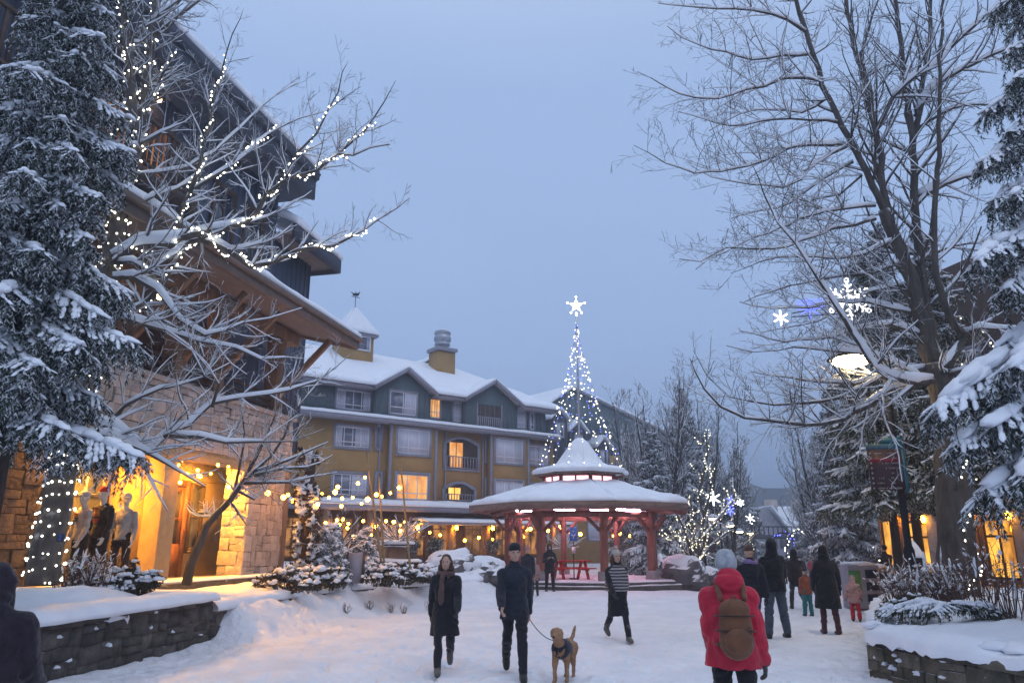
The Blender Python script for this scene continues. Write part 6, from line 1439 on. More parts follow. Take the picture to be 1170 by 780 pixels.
for px, Y, s, src, lb in ((738, 54, 1.0, b2, 'bare tree rising left of the snowy spruce'), (800, 53, 1.02, b1, 'bare tree above the densely lit tree'), (818, 64, 1.0, b2, 'slim bare tree between two lit lamps'), (786, 66, 1.05, b2, 'bare tree far behind the snowy spruce'), (938, 55, .9, b1, 'bare tree on the shop side by the far lamp'), (955, 45, .9, b2, 'bare tree left of the yellow lit spruce'), (975, 60, 1.0, b2, 'bare tree hidden behind the blue white spruce'), (850, 90, 1.0, b2, 'farthest bare tree before the hills')):
    p = at(px, 640, Y); dup(src, (p.x, Y, gz(p.x, Y) - .2), px * .37, s, lb, 'bare trees along the far street')
# densely lit tree
rng = random.Random(66); c = V((at(792, 640, 37.5).x, 37.5, -.1)); t = thing('lit_tree', 'small multi stemmed tree thick with cream lights past the pavilion', 'bare tree', c); wood, twig, snow = MB(), MB(), MB(); lw, lb_ = [], []
for q in ([(793, 652), (788, 625), (779, 600), (770, 578)], [(794, 652), (793, 620), (790, 590), (788, 565)], [(795, 652), (803, 622), (813, 600), (828, 588)], [(794, 652), (800, 615), (806, 585), (812, 560), (815, 530)], [(794, 650), (782, 628), (772, 615), (766, 600)], [(795, 650), (808, 628), (822, 615), (838, 605)], [(800, 618), (818, 596), (832, 578), (845, 566)], [(806, 590), (800, 560), (808, 520), (806, 490)]):
    P, rr = limb(wood, twig, snow, PX(q, 37.5, 37.5 + rng.uniform(-.8, .8)), .10, .03, rng, 1, .35, (.5, 1.2), .45, .2, rmin=.012); w, bb = wrap(P, rr, rng, .13, .03); lw.append(w); lb_ += bb
    for k in range(4):
        i = rng.randrange(3, len(P) - 1); d = V((rng.gauss(0, 1), rng.gauss(0, .5), rng.uniform(.2, 1))).normalized(); p2 = [P[i], P[i] + d * .5, P[i] + d * 1.0 + V((0, 0, .1))]; twig.tube(p2, .02, 4); p2 = resample(p2, .2); w, bb = wrap(p2, [.02] * len(p2), rng, .13, .03); lw.append(w); lb_ += bb
wood.build('trunk', M['bark'], t, True); twig.build('crown', M['twig_pale'], t); tag(snow.build('snow', M['snow'], t, True), kind='stuff')
string('string_lights', 'cream lights covering the multi stemmed tree past the pavilion', c, lw, lb_, .026, 'bulb_cream', wire_r=.006)
print('cream', len(lb_))
for i, (px, Y, pts_, lb) in enumerate(((945, 50, [(945, 640), (944, 600), (948, 560), (940, 530)], 'far lit tree on the shop side of the street'), (862, 58, [(862, 640), (858, 610), (866, 590)], 'far lit tree beyond the densely lit one'), (1003, 24, [(1003, 665), (1000, 640), (1002, 622)], 'short lit trunk behind the brown street bin'))):
    c = at(px, 640, Y); c.z = gz(c.x, Y); t = thing('lit_tree', lb, 'bare tree', c, 'far lit trees'); wood, twig, snow = MB(), MB(), MB(); rg = random.Random(i)
    P, rr = limb(wood, twig, snow, [c] + PX(pts_[1:], Y), .1, .04, rg, 1, .4, (.6, 1.4), .7, .3, rmin=.015); wood.build('trunk', M['bark'], t, True); twig.build('crown', M['twig_pale'], t); tag(snow.build('snow', M['snow'], t, True), kind='stuff')
    w, bb = wrap(P, rr, rg, .22, .03); string('string_lights', ['cream lights on the far shop side tree', 'cream lights on the far tree beyond the densely lit one', 'cream lights on the short trunk behind the brown bin'][i], c, [w], bb, .025 if Y < 30 else .04, 'bulb_cream', 'far tree lights', .008)
# patio trees
for i, (px, Y, q0, lb) in enumerate(((388, 30, (388, 632), 'multi stemmed patio tree hung with amber globes'), (376, 28.5, (372, 630), 'slim patio tree behind the tall dwarf conifer'))):
    c = at(px, 640, Y); c.z = .7; t = thing('patio_tree', lb, 'bare tree', c, 'patio trees'); wood, twig, snow = MB(), MB(), MB(); rg = random.Random(30 + i)
    for e in ((360, 592), (378, 585), (395, 580), (412, 590), (420, 600)): limb(wood, twig, snow, [c, c.lerp(at(e[0], e[1], Y), .45) + V((0, 0, .3)), at(e[0], e[1], Y + rg.uniform(-.8, .8))], .05, .012, rg, 2, .3, (.3, .9), .3, .35, rmin=.007, snowk=1.1)
    wood.build('trunk', M['bark'], t, True); twig.build('crown', M['twig_pale'], t); tag(snow.build('snow', M['snow'], t, True), kind='stuff')
for i, (px, Y, top, R, lb) in enumerate(((455, 27, 600, 1.25, 'ball headed patio tree beside the bamboo poles'), (643, 44, 608, 1.5, 'ball headed tree seen under the pavilion roof'))):
    c = at(px, 640, Y); c.z = .6 if i == 0 else .1; t = thing('patio_tree', lb, 'bare tree', c, 'patio trees'); wood, twig, snow = MB(), MB(), MB(); rg = random.Random(40 + i); k0 = at(px, top + 18, Y)
    wood.tube([c, c.lerp(k0, .5), k0], .075, 8)
    for k in range(26):
        a = 6.283 * k / 26; e = rg.uniform(-.1, 1.1); d = V((math.cos(a) * math.cos(e), math.sin(a) * math.cos(e), math.sin(e)))
        limb(wood, twig, snow, [k0, k0 + d * R * .5 - V((0, 0, .04)), k0 + d * R * rg.uniform(.8, 1.05)], .022, .008, rg, 1, .2, (.25, .55), .16, .3, rmin=.007, snowk=1.1, n=5)
    wood.build('trunk', M['bark'], t, True); twig.build('crown', M['twig_pale'], t); tag(snow.build('snow', M['snow'], t, True), kind='stuff')
# ---------------------------------------------------------------- people
def cloth(name, c, c2=None, sc=9, rough=.85, bump=.5, stretch=(1, 1, 1), sheen=.15):
    if name in bpy.data.materials: return bpy.data.materials[name]
    return pm(name, c, c2 or [x * .72 for x in c], sc, rough, bump, 16, stretch=stretch, sheen=sheen, spec=.25)
SKIN = pm('skin', (.50, .31, .23), (.44, .26, .19), 12, .55)
EYE = pm('eye', (.02, .015, .012), None, 5, .2)
LIP = pm('lips', (.36, .13, .11), None, 5, .5)
MANN = pm('mannequin_white', (.62, .58, .52), (.58, .54, .48), 5, .4)
def remesh(mb, vox, it=5, fac=.5):
    me = bpy.data.meshes.new('r')
    co = np.concatenate(mb.v); me.vertices.add(len(co)); me.vertices.foreach_set('co', co.ravel())
    me.loops.add(len(mb.lv)); me.loops.foreach_set('vertex_index', mb.lv); me.polygons.add(len(mb.lt))
    lt = np.array(mb.lt, np.int32); me.polygons.foreach_set('loop_start', np.concatenate([[0], np.cumsum(lt)[:-1]])); me.polygons.foreach_set('loop_total', lt); me.update(calc_edges=True)
    o = bpy.data.objects.new('r', me); COL.objects.link(o)
    m = o.modifiers.new('v', 'REMESH'); m.mode = 'VOXEL'; m.voxel_size = vox; m.use_smooth_shade = True
    s = o.modifiers.new('s', 'SMOOTH'); s.iterations = it; s.factor = fac
    dg = bpy.context.evaluated_depsgraph_get(); out = bpy.data.meshes.new_from_object(o.evaluated_get(dg))
    bpy.data.objects.remove(o); bpy.data.meshes.remove(me)
    return out
class Fig:
    """poses a figure in its own frame: x to its right hand side is +x, +y is the way it faces"""
    def __init__(s, pose):
        g = lambda k, d: pose.get(k, d)
        lean = g('lean', 0.03); s.lean = lean; s.head = g('head', (0, 0)); s.headturn = g('turn', 0.0)
        hipz = .93; s.hip = V((0, 0, hipz))
        s.legs = []
        for sd, (a, b, ab) in zip((-1, 1), g('legs', ((.25, .1, .03), (-.2, .25, .03)))):
            h = V((sd * .088, 0, hipz)); k = h + V((sd * math.sin(ab) * .43, math.sin(a) * .43, -math.cos(a) * .43)); an = k + V((sd * math.sin(ab) * .42, math.sin(a - b) * .42, -math.cos(a - b) * .42)); s.legs.append((h, k, an, a - b))
        low = min(l[2].z for l in s.legs) - .075
        s.off = V((0, 0, -low)); s.legs = [(h + s.off, k + s.off, a + s.off, t) for h, k, a, t in s.legs]
        s.arms = []
        for sd, (sw, ab, el, inn) in zip((-1, 1), g('arms', ((-.3, .12, .3, 0), (.3, .12, .3, 0)))):
            S = s.T(V((sd * .172, -.005, 1.375))); d = V((sd * math.sin(ab), math.sin(sw) * math.cos(ab), -math.cos(sw) * math.cos(ab))); E = S + d * .29
            d2 = V((sd * (math.sin(ab) * .6 - inn), math.sin(sw + el), -math.cos(sw + el))).normalized(); W = E + d2 * .25; s.arms.append((S, E, W, d2, sd))
    def T(s, p):    # lean of the trunk about the hip
        d = p - V((0, 0, .93)); a = s.lean; return V((d.x, d.y * math.cos(a) + d.z * math.sin(a), .93 + d.z * math.cos(a) - d.y * math.sin(a))) + s.off
    def H(s, p):
        q = V(p) - V((0, .0, 1.56)); t = s.headturn; q = V((q.x * math.cos(t) - q.y * math.sin(t), q.x * math.sin(t) + q.y * math.cos(t), q.z)); n = s.head[0]
        q = V((q.x, q.y * math.cos(n) + q.z * math.sin(n), q.z * math.cos(n) - q.y * math.sin(n))); return s.T(V((0, .0, 1.56)) + q)
def torso(b, f, k, hem=None, flare=0.0, top=True):
    E = lambda c, r: b.ell(f.T(V(c)), r, 16, 10)
    E((0, 0, .97), (.160 + k, .112 + k, .13 + k * .5)); E((0, 0, 1.11), (.138 + k, .098 + k, .16)); E((0, 0, 1.28), (.162 + k, .11 + k, .19)); b.cap([f.T(V((-.145, -.005, 1.365))), f.T(V((-.06, -.008, 1.415))), f.T(V((.06, -.008, 1.415))), f.T(V((.145, -.005, 1.365)))], [.058 + k * .6, .064 + k * .5, .064 + k * .5, .058 + k * .6], 12)
    if hem is not None:
        P, R = [], []
        for i in range(7): t = i / 6; z = 1.05 + (hem - 1.05) * t; P.append(f.T(V((0, -.005, 1.05))).lerp(V((f.off.x, .01, hem)) + V((0, 0, f.off.z)), t)); R.append(.15 + k + flare * t)
        b2 = MB(); b2.tube(P, R, 20); arr = b2.v[0]; c0 = np.array([tuple(P[0])])
        ys = arr[:, 1] - np.interp(arr[:, 2], [P[-1].z, P[0].z], [P[-1].y, P[0].y]); arr[:, 1] -= ys * .24
        o = b.nv; b.v.append(arr); b.nv += len(arr); b.lt += b2.lt; b.lv += [x + o for x in b2.lv]; b.mi += b2.mi
def arms(b, f, k, upto=1.0):
    for S, E, W, d, sd in f.arms:
        Wt = E.lerp(W, upto); b.cap([S, S.lerp(E, .5), E, E.lerp(Wt, .5), Wt], [.056 + k, .05 + k, .043 + k, .040 + k, .032 + k], 10)
def legs(b, f, k, upto=1.0):
    for h, kn, an, t in f.legs:
        A = kn.lerp(an, upto); b.cap([h + V((0, 0, .03)), h.lerp(kn, .35), kn, kn.lerp(A, .3), A], [.082 + k, .076 + k, .056 + k, .056 + k, .040 + k * 1.2], 12)
def foot(b, f, i, k, up=0.06):
    h, kn, an, t = f.legs[i]; fw = V((0, math.cos(t * .5), math.sin(t * .5) if t < 0 else -math.sin(t * .3))); u = V((0, 0, 1))
    c = an + fw * .05 + V((0, 0, -.045)); b.cap([an + fw * -.035 + V((0, 0, -.045)), an + fw * .06 + V((0, 0, -.045)), an + fw * .16 + V((0, 0, -.055))], [.04 + k, .043 + k, .032 + k], 10); b.cap([an + (kn - an).normalized() * up, an + V((0, 0, -.02))], [.045 + k, .042 + k], 10)
def hand(b, f, i, k=0.0, curl=.6):
    S, E, W, d, sd = f.arms[i]; side = V((0, 1, 0)) - d * d.y
    side = side.normalized() if side.length > .1 else V((1, 0, 0)); pn = d.cross(side).normalized() * (1 if sd > 0 else -1)   # towards the body
    if pn.x * sd > 0: pn = -pn
    b.cap([W - d * .02, W + d * .02], [.030 + k, .030 + k], 8); M_ = Matrix((side, pn, d)).transposed(); b.ell(W + d * .055, (.040 + k, .017 + k, .052), 12, 8, M=M_)
    for j in range(4):
        r = W + d * .095 + side * (.030 - .02 * j); l = (.066, .074, .07, .054)[j]; e1 = r + (d * math.cos(curl * .5) + pn * math.sin(curl * .5)) * l * .45; e2 = e1 + (d * math.cos(curl * 1.3) + pn * math.sin(curl * 1.3)) * l * .35; e3 = e2 + (d * math.cos(curl * 1.9) + pn * math.sin(curl * 1.9)) * l * .25
        b.cap([r - d * .02, e1, e2, e3], [.0095 + k * .6, .009 + k * .6, .0085 + k * .6, .0075 + k * .6], 7)
    r = W + d * .03 + side * .034; e1 = r + (d * .6 + side * .7 + pn * .3).normalized() * .038; e2 = e1 + (d * .85 + side * .2 + pn * .45).normalized() * .032; b.cap([r - side * .012, e1, e2], [.0125 + k * .6, .011 + k * .6, .009 + k * .6], 7)
def head(b, f, face=True):
    E = lambda c, r: b.ell(f.H(c), r, 16, 12)
    b.cap([f.T(V((0, -.005, 1.42))), f.T(V((0, .0, 1.5))), f.H((0, .0, 1.58))], [.056, .052, .055], 12)
    E((0, .005, 1.665), (.074, .094, .092)); E((0, .035, 1.60), (.060, .066, .072)); E((0, .055, 1.565), (.042, .045, .035))
    if face:
        b.cap([f.H((0, .092, 1.665)), f.H((0, .113, 1.628))], [.011, .016], 8); E((0, .098, 1.588), (.024, .012, .010)); E((0, .088, 1.675), (.052, .018, .012))
        for sd in (-1, 1): E((sd * .077, .0, 1.64), (.012, .022, .032)); E((sd * .04, .07, 1.615), (.024, .024, .02))
def person(label, pos, face, Ht, pose, parts, group=None, res=.014, name='person', cat='person', skin=None, hands='bare'):
    """parts: dict of clothing; face: heading in degrees (0 looks away from the camera, 180 towards it)"""
    P_ = parts; f = Fig(pose); k = Ht / 1.76; t = thing(name, label, cat, pos, group); a = rad(face); ca, sa = math.cos(a), math.sin(a)
    def emit(nm, b, vox, mat, par=t, it=4, lab=None):
        me = remesh(b, vox, it); co = np.empty(len(me.vertices) * 3); me.vertices.foreach_get('co', co); co = co.reshape(-1, 3) * k
        if nm in ('coat', 'trousers', 'sweatshirt', 'skirt', 'shawl', 'scarf', 'hair'):
            nr = np.empty(len(me.vertices) * 3); me.vertices.foreach_get('normal', nr); nr = nr.reshape(-1, 3); sd_ = len(co) * .013 + pos[0]
            am = {'coat': .013, 'trousers': .011}.get(nm, .010) * (1.3 if P_.get('bulk', 0) > .02 else 1)
            for i in range(len(co)):
                q = co[i]; zz = q[2] * (2.2 if nm == 'trousers' else 1.25)
                f1 = nz(q[0] * .8 + sd_, q[1] * .8, zz + .5 * nz(q[0], q[1], q[2], 3), 7.0); f2 = nz(q[0] + sd_, q[1], q[2], 16) * (2.5 if nm == 'hair' else 1)
                co[i] += nr[i] * (am * (1.5 * f1 - .9 * abs(f1)) + .0035 * f2)
        x = co[:, 0] * ca - co[:, 1] * sa; y = co[:, 0] * sa + co[:, 1] * ca; co[:, 0] = x; co[:, 1] = y; me.vertices.foreach_set('co', co.ravel()); me.update()
        me.materials.clear(); me.materials.append(mat); o = bpy.data.objects.new(nm, me); o.data.name = nm; COL.objects.link(o); o.parent = par; return o
    b = MB(); head(b, f, res < .02); torso(b, f, -.012); arms(b, f, -.006); legs(b, f, -.006)
    for i in (0, 1):
        foot(b, f, i, -.006)
        if hands == 'bare': hand(b, f, i)
    body = emit('body', b, res if hands != 'bare' else min(res, .010), skin or SKIN, it=3)
    if res < .02 and skin is None:
        for sd in (-1, 1):
            e = MB(); e.ell(f.H((sd * .031, .094, 1.655)), (.0115, .008, .009), 8, 6); emit('eye', e, .003, EYE, body, 1)
        e = MB(); e.ell(f.H((0, .107, 1.588)), (.02, .007, .007), 10, 6); emit('mouth', e, .003, LIP, body, 1)
    P = parts
    if 'trousers' in P: b = MB(); legs(b, f, .016 + P.get('loose', 0), .97); b.ell(f.T(V((0, 0, .95))), (.165, .118, .12), 16, 10); emit('trousers', b, res, P['trousers'])
    if 'shirt' in P: b = MB(); torso(b, f, .014, .86); arms(b, f, .012, .95); emit('sweatshirt', b, res, P['shirt'])
    if 'coat' in P:
        b = MB(); torso(b, f, .036 + P.get('bulk', 0), P.get('hem', .82), P.get('flare', .02)); arms(b, f, .024 + P.get('bulk', 0) * .6, .98)
        b.cap([f.T(V((0, -.005, 1.44))), f.T(V((0, 0, 1.50)))], [.085, .08], 12)
        if P.get('hood') == 'down': b.ell(f.T(V((0, -.085, 1.50))), (.13, .085, .12), 14, 10); b.ell(f.T(V((0, -.02, 1.50))), (.125, .115, .06), 14, 8)
        if P.get('hood') == 'up': b.ell(f.H((0, -.025, 1.655)), (.112, .122, .135), 16, 12); b.cap([f.T(V((0, -.02, 1.46))), f.H((0, -.02, 1.58))], [.12, .11], 14)
        emit('coat', b, res, P['coat'])
    if 'skirt' in P: b = MB(); torso(b, f, .045, P.get('skirt_hem', .45), .05); emit('skirt', b, res, P['skirt'])
    if 'scarf' in P:
        b = MB(); q = [f.T(V((.11 * math.cos(u), .105 * math.sin(u) - .005, 1.475 + .012 * math.sin(2 * u)))) for u in [6.283 * i / 12 for i in range(13)]]; b.tube(q, .045, 9); b.cap([f.T(V((.05, .12, 1.45))), f.T(V((.07, .17, 1.25))), f.T(V((.07, .165, 1.05)))], [.045, .05, .045], 8); emit('scarf', b, res, P['scarf'])
    if 'shawl' in P:
        b = MB(); c0 = f.T(V((0, 0, 1.47))); b.tube([c0, f.T(V((0, 0, 1.38))), f.T(V((0, .0, 1.2))), f.T(V((0, 0, .98)))], [.11, .225, .245, .25], 20); arr = b.v[0]; arr[:, 1] *= .72; b2 = MB(); b2.v = [arr]; b2.nv = b.nv; b2.lt, b2.lv, b2.mi = b.lt, b.lv, b.mi; emit('shawl', b2, res, P['shawl'])
    for i in (0, 1):
        if 'boots' in P: b = MB(); foot(b, f, i, .014, P.get('boot_h', .16)); emit('boot', b, min(res, .014), P['boots'])
        if hands == 'glove': b = MB(); hand(b, f, i, .006, .7); emit('glove', b, .0075, P.get('gloves', cloth('dark_glove', (.03, .03, .035))), it=2)
    if 'hair' in P:
        b = MB(); b.ell(f.H((0, -.014, 1.677)), (.086, .098, .096), 16, 12)
        if P.get('hairlen'): 
            for u in (-1, -.4, .4, 1): b.cap([f.H((u * .065, -.055 + abs(u) * .035, 1.66)), f.H((u * .085, -.055 + abs(u) * .04, 1.55)), f.T(V((u * .1, -.06 + abs(u) * .06, 1.55 - P['hairlen'])))], [.045, .05, .03], 8)
        emit('hair', b, min(res, .012), P['hair'])
    if 'hat' in P:
        b = MB(); b.ell(f.H((0, .002, 1.715)), (.090, .108, .075), 16, 12); b.ell(f.H((0, .002, 1.687)), (.093, .112, .028), 16, 8)
        if P.get('brim'): b.ell(f.H((0, .125, 1.69)), (.065, .075, .012), 14, 8)
        if P.get('bighat'): b.ell(f.H((0, -.015, 1.665)), (.098, .108, .10), 16, 12); b.ell(f.T(V((0, -.075, 1.51))), (.02, .02, .02), 8, 6)
        h = emit('hat', b, min(res, .012), P['hat'])
        if P.get('pom'): b = MB(); b.ell(f.H((0, -.01, 1.815)), (.045, .045, .042), 12, 9, .3, 2); emit('pompom', b, .01, P['pom'], h, 1)
    t['_fig'] = 0; del t['_fig']
    return t, f, (lambda p: V(pos) + V((p.x * k * ca - p.y * k * sa, p.x * k * sa + p.y * k * ca, p.z * k)))
BLK = cloth('black_cloth', (.014, .014, .018)); NAVY = cloth('navy_cloth', (.018, .021, .034)); CHAR = cloth('charcoal_cloth', (.030, .030, .036)); JEAN = cloth('grey_jeans', (.075, .088, .115), None, 14); BLUE = cloth('blue_jeans', (.04, .06, .12), None, 14); HAIR = cloth('dark_hair', (.022, .016, .013), None, 30, .6); BROWNH = cloth('brown_hair', (.06, .035, .022), None, 30, .6)
RED = cloth('red_coat', (.50, .014, .042), (.36, .010, .032), 7, .6); OLIVE = cloth('olive_pack', (.16, .065, .03), (.11, .045, .022), 8, .7); GREYK = cloth('grey_knit', (.38, .39, .42), (.26, .27, .3), 26); PINKK = cloth('pink_knit', (.45, .22, .26), None, 26); BEIGE = cloth('pink_coat', (.42, .25, .23), None, 8); BOOT = cloth('dark_boot', (.022, .019, .018), None, 8, .6); BROWNB = cloth('brown_boot', (.075, .028, .022), None, 8, .6); GREYB = cloth('grey_boot', (.12, .115, .11), None, 8, .7); TEAL = cloth('teal_cloth', (.02, .16, .19)); ORNG = cloth('orange_cloth', (.25, .07, .035)); PURP = cloth('lilac_scarf', (.26, .17, .36)); CREAM = cloth('cream_knit', (.5, .45, .40), (.36, .32, .28), 26)
def striped(name):
    m, nt, P, L = nodes(name); N = nt.nodes; tc = N.new('ShaderNodeTexCoord'); w = N.new('ShaderNodeTexWave'); w.bands_direction = 'Z'; w.inputs['Scale'].default_value = 5.5; w.inputs['Distortion'].default_value = 1.4
    L.new(tc.outputs['Object'], w.inputs[0]); cr = N.new('ShaderNodeValToRGB'); cr.color_ramp.elements[0].position = .45; cr.color_ramp.elements[1].position = .6; cr.color_ramp.elements[0].color = (.022, .022, .03, 1); cr.color_ramp.elements[1].color = (.33, .31, .31, 1); L.new(w.outputs[0], cr.inputs[0]); L.new(cr.outputs[0], P.inputs['Base Color']); P.inputs['Roughness'].default_value = .9; return m
STRIPE = striped('striped_shawl')
WALK = dict(legs=((.44, .16, .015), (-.30, .58, .015)), arms=((-.42, .08, .25, 0), (.38, .08, .5, .1)), turn=.12)
WALK2 = dict(legs=((-.28, .62, .015), (.40, .14, .015)), arms=((.40, .08, .55, .1), (-.38, .09, .25, 0)), turn=-.18)
STAND = dict(legs=((.04, .04, .05), (-.02, .04, .05)), arms=((.05, .14, .25, 0), (.02, .14, .3, 0)))
WIDE = dict(legs=((-.06, .05, .14), (.08, .05, .12)), arms=((.25, .2, .9, .5), (.25, .2, .9, .5)))
PHONE = dict(legs=((.03, .03, .06), (-.02, .03, .06)), arms=((.35, .2, 1.75, .62), (.35, .2, 1.75, .62)), head=(-.22, 0))
def gp_(px, py): p = gnd(px, py); p.z = gz(p.x, p.y); return p
def onY(px, Y, z=None): p = at(px, 640, Y); p.z = gz(p.x, Y) if z is None else z; return p
# the walking couple with the dog
person('woman in a black knee length coat and leggings striding towards the camera', gp_(507, 766), 186, 1.64, WALK2, dict(trousers=BLK, coat=BLK, hem=.56, flare=.05, boots=GREYB, boot_h=.22, hair=BROWNH, hairlen=.28, scarf=cloth('brown_scarf', (.10, .055, .05))), hands='glove', res=.013)
mp, mf, mT = person('man in black jacket walking towards the camera with a dog on a lead', gp_(588, 772), 182, 1.80, WALK, dict(trousers=BLK, coat=NAVY, hem=.78, flare=.02, boots=BOOT, hair=HAIR, hat=cloth('black_beanie', (.016, .016, .02), None, 26)), hands='bare', res=.013)
# dog
dp = gp_(645, 777); dg = thing('dog', 'tan dog in a dark harness trotting on the lead', 'dog', dp)
def dogmesh():
    b = MB(); T_ = lambda x, y, z: dp + V((x, y, z)); sz = 1.0
    # faces the camera, turned a little to the man; y negative is towards the camera
    def q(x, y, z): a = -.35; x, y, z = x * .82, y * .82, z * .82; return dp + V((x * math.cos(a) - y * math.sin(a), x * math.sin(a) + y * math.cos(a), z))
    b.cap([q(0, .30, .50), q(0, .12, .49), q(0, -.10, .47), q(0, -.22, .49)], [.095, .105, .125, .11], 14)
    b.cap([q(0, -.22, .53), q(0, -.33, .65), q(0, -.37, .72)], [.085, .068, .062], 12); b.ell(q(0, -.40, .75), (.075, .085, .072), 14, 10); b.cap([q(0, -.45, .735), q(0, -.545, .71)], [.045, .03], 10)
    for sd in (-1, 1):
        b.cap([q(sd * .06, -.37, .80), q(sd * .085, -.385, .76), q(sd * .088, -.40, .70)], [.02, .026, .014], 8)
        f = .07 * sd; b.cap([q(sd * .075, -.18, .46), q(sd * .08, -.17 + f, .32), q(sd * .08, -.20 + f, .18), q(sd * .08, -.19 + f, .05)], [.062, .042, .03, .026], 10); b.cap([q(sd * .08, -.20 + f, .03), q(sd * .08, -.245 + f, .025)], [.03, .026], 8)
        g = -.06 * sd; b.cap([q(sd * .07, .26, .48), q(sd * .085, .22 + g, .33), q(sd * .08, .34 + g, .20), q(sd * .08, .32 + g, .05)], [.085, .056, .03, .025], 10); b.cap([q(sd * .08, .32 + g, .03), q(sd * .08, .275 + g, .025)], [.03, .026], 8)
    b.cap([q(0, .36, .54), q(.03, .46, .64), q(.06, .50, .78)], [.035, .028, .015], 8)
    return b, q
b, q = dogmesh(); me = remesh(b, .008, 3); co = np.empty(len(me.vertices) * 3); me.vertices.foreach_get('co', co); co = co.reshape(-1, 3) - np.array(dp); nr_ = np.empty(len(co) * 3); me.vertices.foreach_get('normal', nr_); co += nr_.reshape(-1, 3) * np.array([[.006 * nz(q_[0], q_[1], q_[2] * .45, 42) + .006 * nz(q_[0], q_[1], q_[2], 11)] for q_ in co]); me.vertices.foreach_set('co', co.ravel()); me.materials.clear(); me.materials.append(pm('tan_fur', (.25, .125, .06), (.36, .21, .12), 7, .9, .5, 40)); o = bpy.data.objects.new('body', me); COL.objects.link(o); o.parent = dg
b = MB(); b.cap([q(0, -.02, .48), q(0, -.20, .50)], [.131, .128], 16); b.tube([q(0, -.22, .60), q(0, -.27, .50), q(0, -.22, .42)], .03, 8); b.build('harness', NAVY, dg, True)
for sd in (-1, 1):
    b = MB(); b.ell(q(sd * .034, -.465, .775), (.011, .011, .011), 8, 6); b.build('eye', EYE, dg, True)
b = MB(); b.ell(q(0, -.572, .715), (.018, .014, .014), 8, 6); b.build('nose', EYE, dg, True)
hw = mT(mf.arms[0][2] + mf.arms[0][3] * .10); ld = thing('dog_lead', 'thin dark lead running from the man to the tan dog', 'dog lead', hw); b = MB(); b.tube(sag(hw, q(0, -.1, .62), .10), .006, 5); b.build('strap', BLK, ld)
# by the pavilion
person('standing man in black parka looking down at his phone by the pavilion steps', onY(628, 29.9), 185, 1.76, PHONE, dict(trousers=BLK, coat=BLK, hem=.68, flare=.02, hood='up', boots=BOOT, bulk=.01), res=.016)
ps, pf, pT = None, None, None
person('person in pink knit hat and dark coat near the pavilion steps', onY(603, 26.5), 178, 1.66, STAND, dict(trousers=CHAR, coat=NAVY, hem=.7, boots=BOOT, hat=PINKK, pom=PINKK, hair=BROWNH), res=.018, hands='glove')
person('child in pale pink jacket and grey hat next to the pink hatted adult', onY(611, 27.2), 170, 1.28, STAND, dict(trousers=CHAR, coat=BEIGE, hem=.72, boots=BOOT, hat=GREYK), res=.02, hands='glove')
person('woman in striped shawl and cream knit hat walking before the pavilion', gp_(707, 730), 192, 1.68, WALK, dict(trousers=BLK, coat=BLK, hem=.50, flare=.03, shawl=STRIPE, boots=GREYB, boot_h=.2, hat=CREAM, pom=CREAM, hair=BROWNH, hairlen=.12), res=.014, hands='glove')
# red coat and backpack
rp, rf_, rT = person('woman in bright red coat and grey knit hat walking away down the street', onY(830, 6.7), -6, 1.69, dict(legs=((.22, .1, .03), (-.18, .22, .03)), arms=((.15, .06, .6, .3), (-.1, .17, .25, -.05)), lean=.06), dict(trousers=BLK, coat=RED, hem=.80, flare=.045, hood='down', bulk=.021, boots=BOOT, hat=GREYK, bighat=1, gloves=cloth('grey_glove', (.10, .105, .115))), hands='glove', res=.011)
bp = rT(rf_.T(V((0, -.20, 1.0)))); bk = thing('backpack', 'brown backpack strapped to the back of the red coat', 'backpack', bp); mm = lambda x, y, z: rT(rf_.T(V((x, y, z))))
def soft(b, rings):
    pass
b = MB(); b.ell(mm(0, -.235, 1.12), (.14, .09, .19), 18, 12); b.ell(mm(0, -.235, 1.02), (.145, .095, .15), 18, 12); b.ell(mm(0, -.225, 1.26), (.13, .085, .10), 16, 10)
me = remesh(b, .012, 4); co = np.empty(len(me.vertices) * 3); me.vertices.foreach_get('co', co); co = co.reshape(-1, 3) - np.array(bp); me.vertices.foreach_set('co', co.ravel()); me.materials.clear(); me.materials.append(OLIVE); o = bpy.data.objects.new('bag', me); COL.objects.link(o); o.parent = bk
b = MB(); b.ell(mm(0, -.325, 1.02), (.115, .04, .10), 16, 10); b.build('pocket', OLIVE, bk, True)
b = MB()
for z in (1.10, 1.22): b.tube([mm(.165 * math.cos(u), -.225 - .105 * math.sin(u), z) for u in [math.pi * i / 12 for i in range(13)]], .008, 5)
b.build('seam', cloth('pack_trim', (.06, .028, .016)), bk, True)
for sd in (-1, 1):
    b = MB(); b.tube(resample([mm(sd * .10, -.20, 1.34), mm(sd * .115, -.06, 1.50), mm(sd * .125, .10, 1.44), mm(sd * .14, .15, 1.25), mm(sd * .16, .02, 1.03), mm(sd * .13, -.18, .98)], .05), .022, 6, .6); b.build('strap', OLIVE, bk, True)
b = MB(); b.tube(resample([mm(-.03, -.24, 1.34), mm(0, -.25, 1.385), mm(.03, -.24, 1.34)], .02), .008, 6); b.build('handle', OLIVE, bk, True)
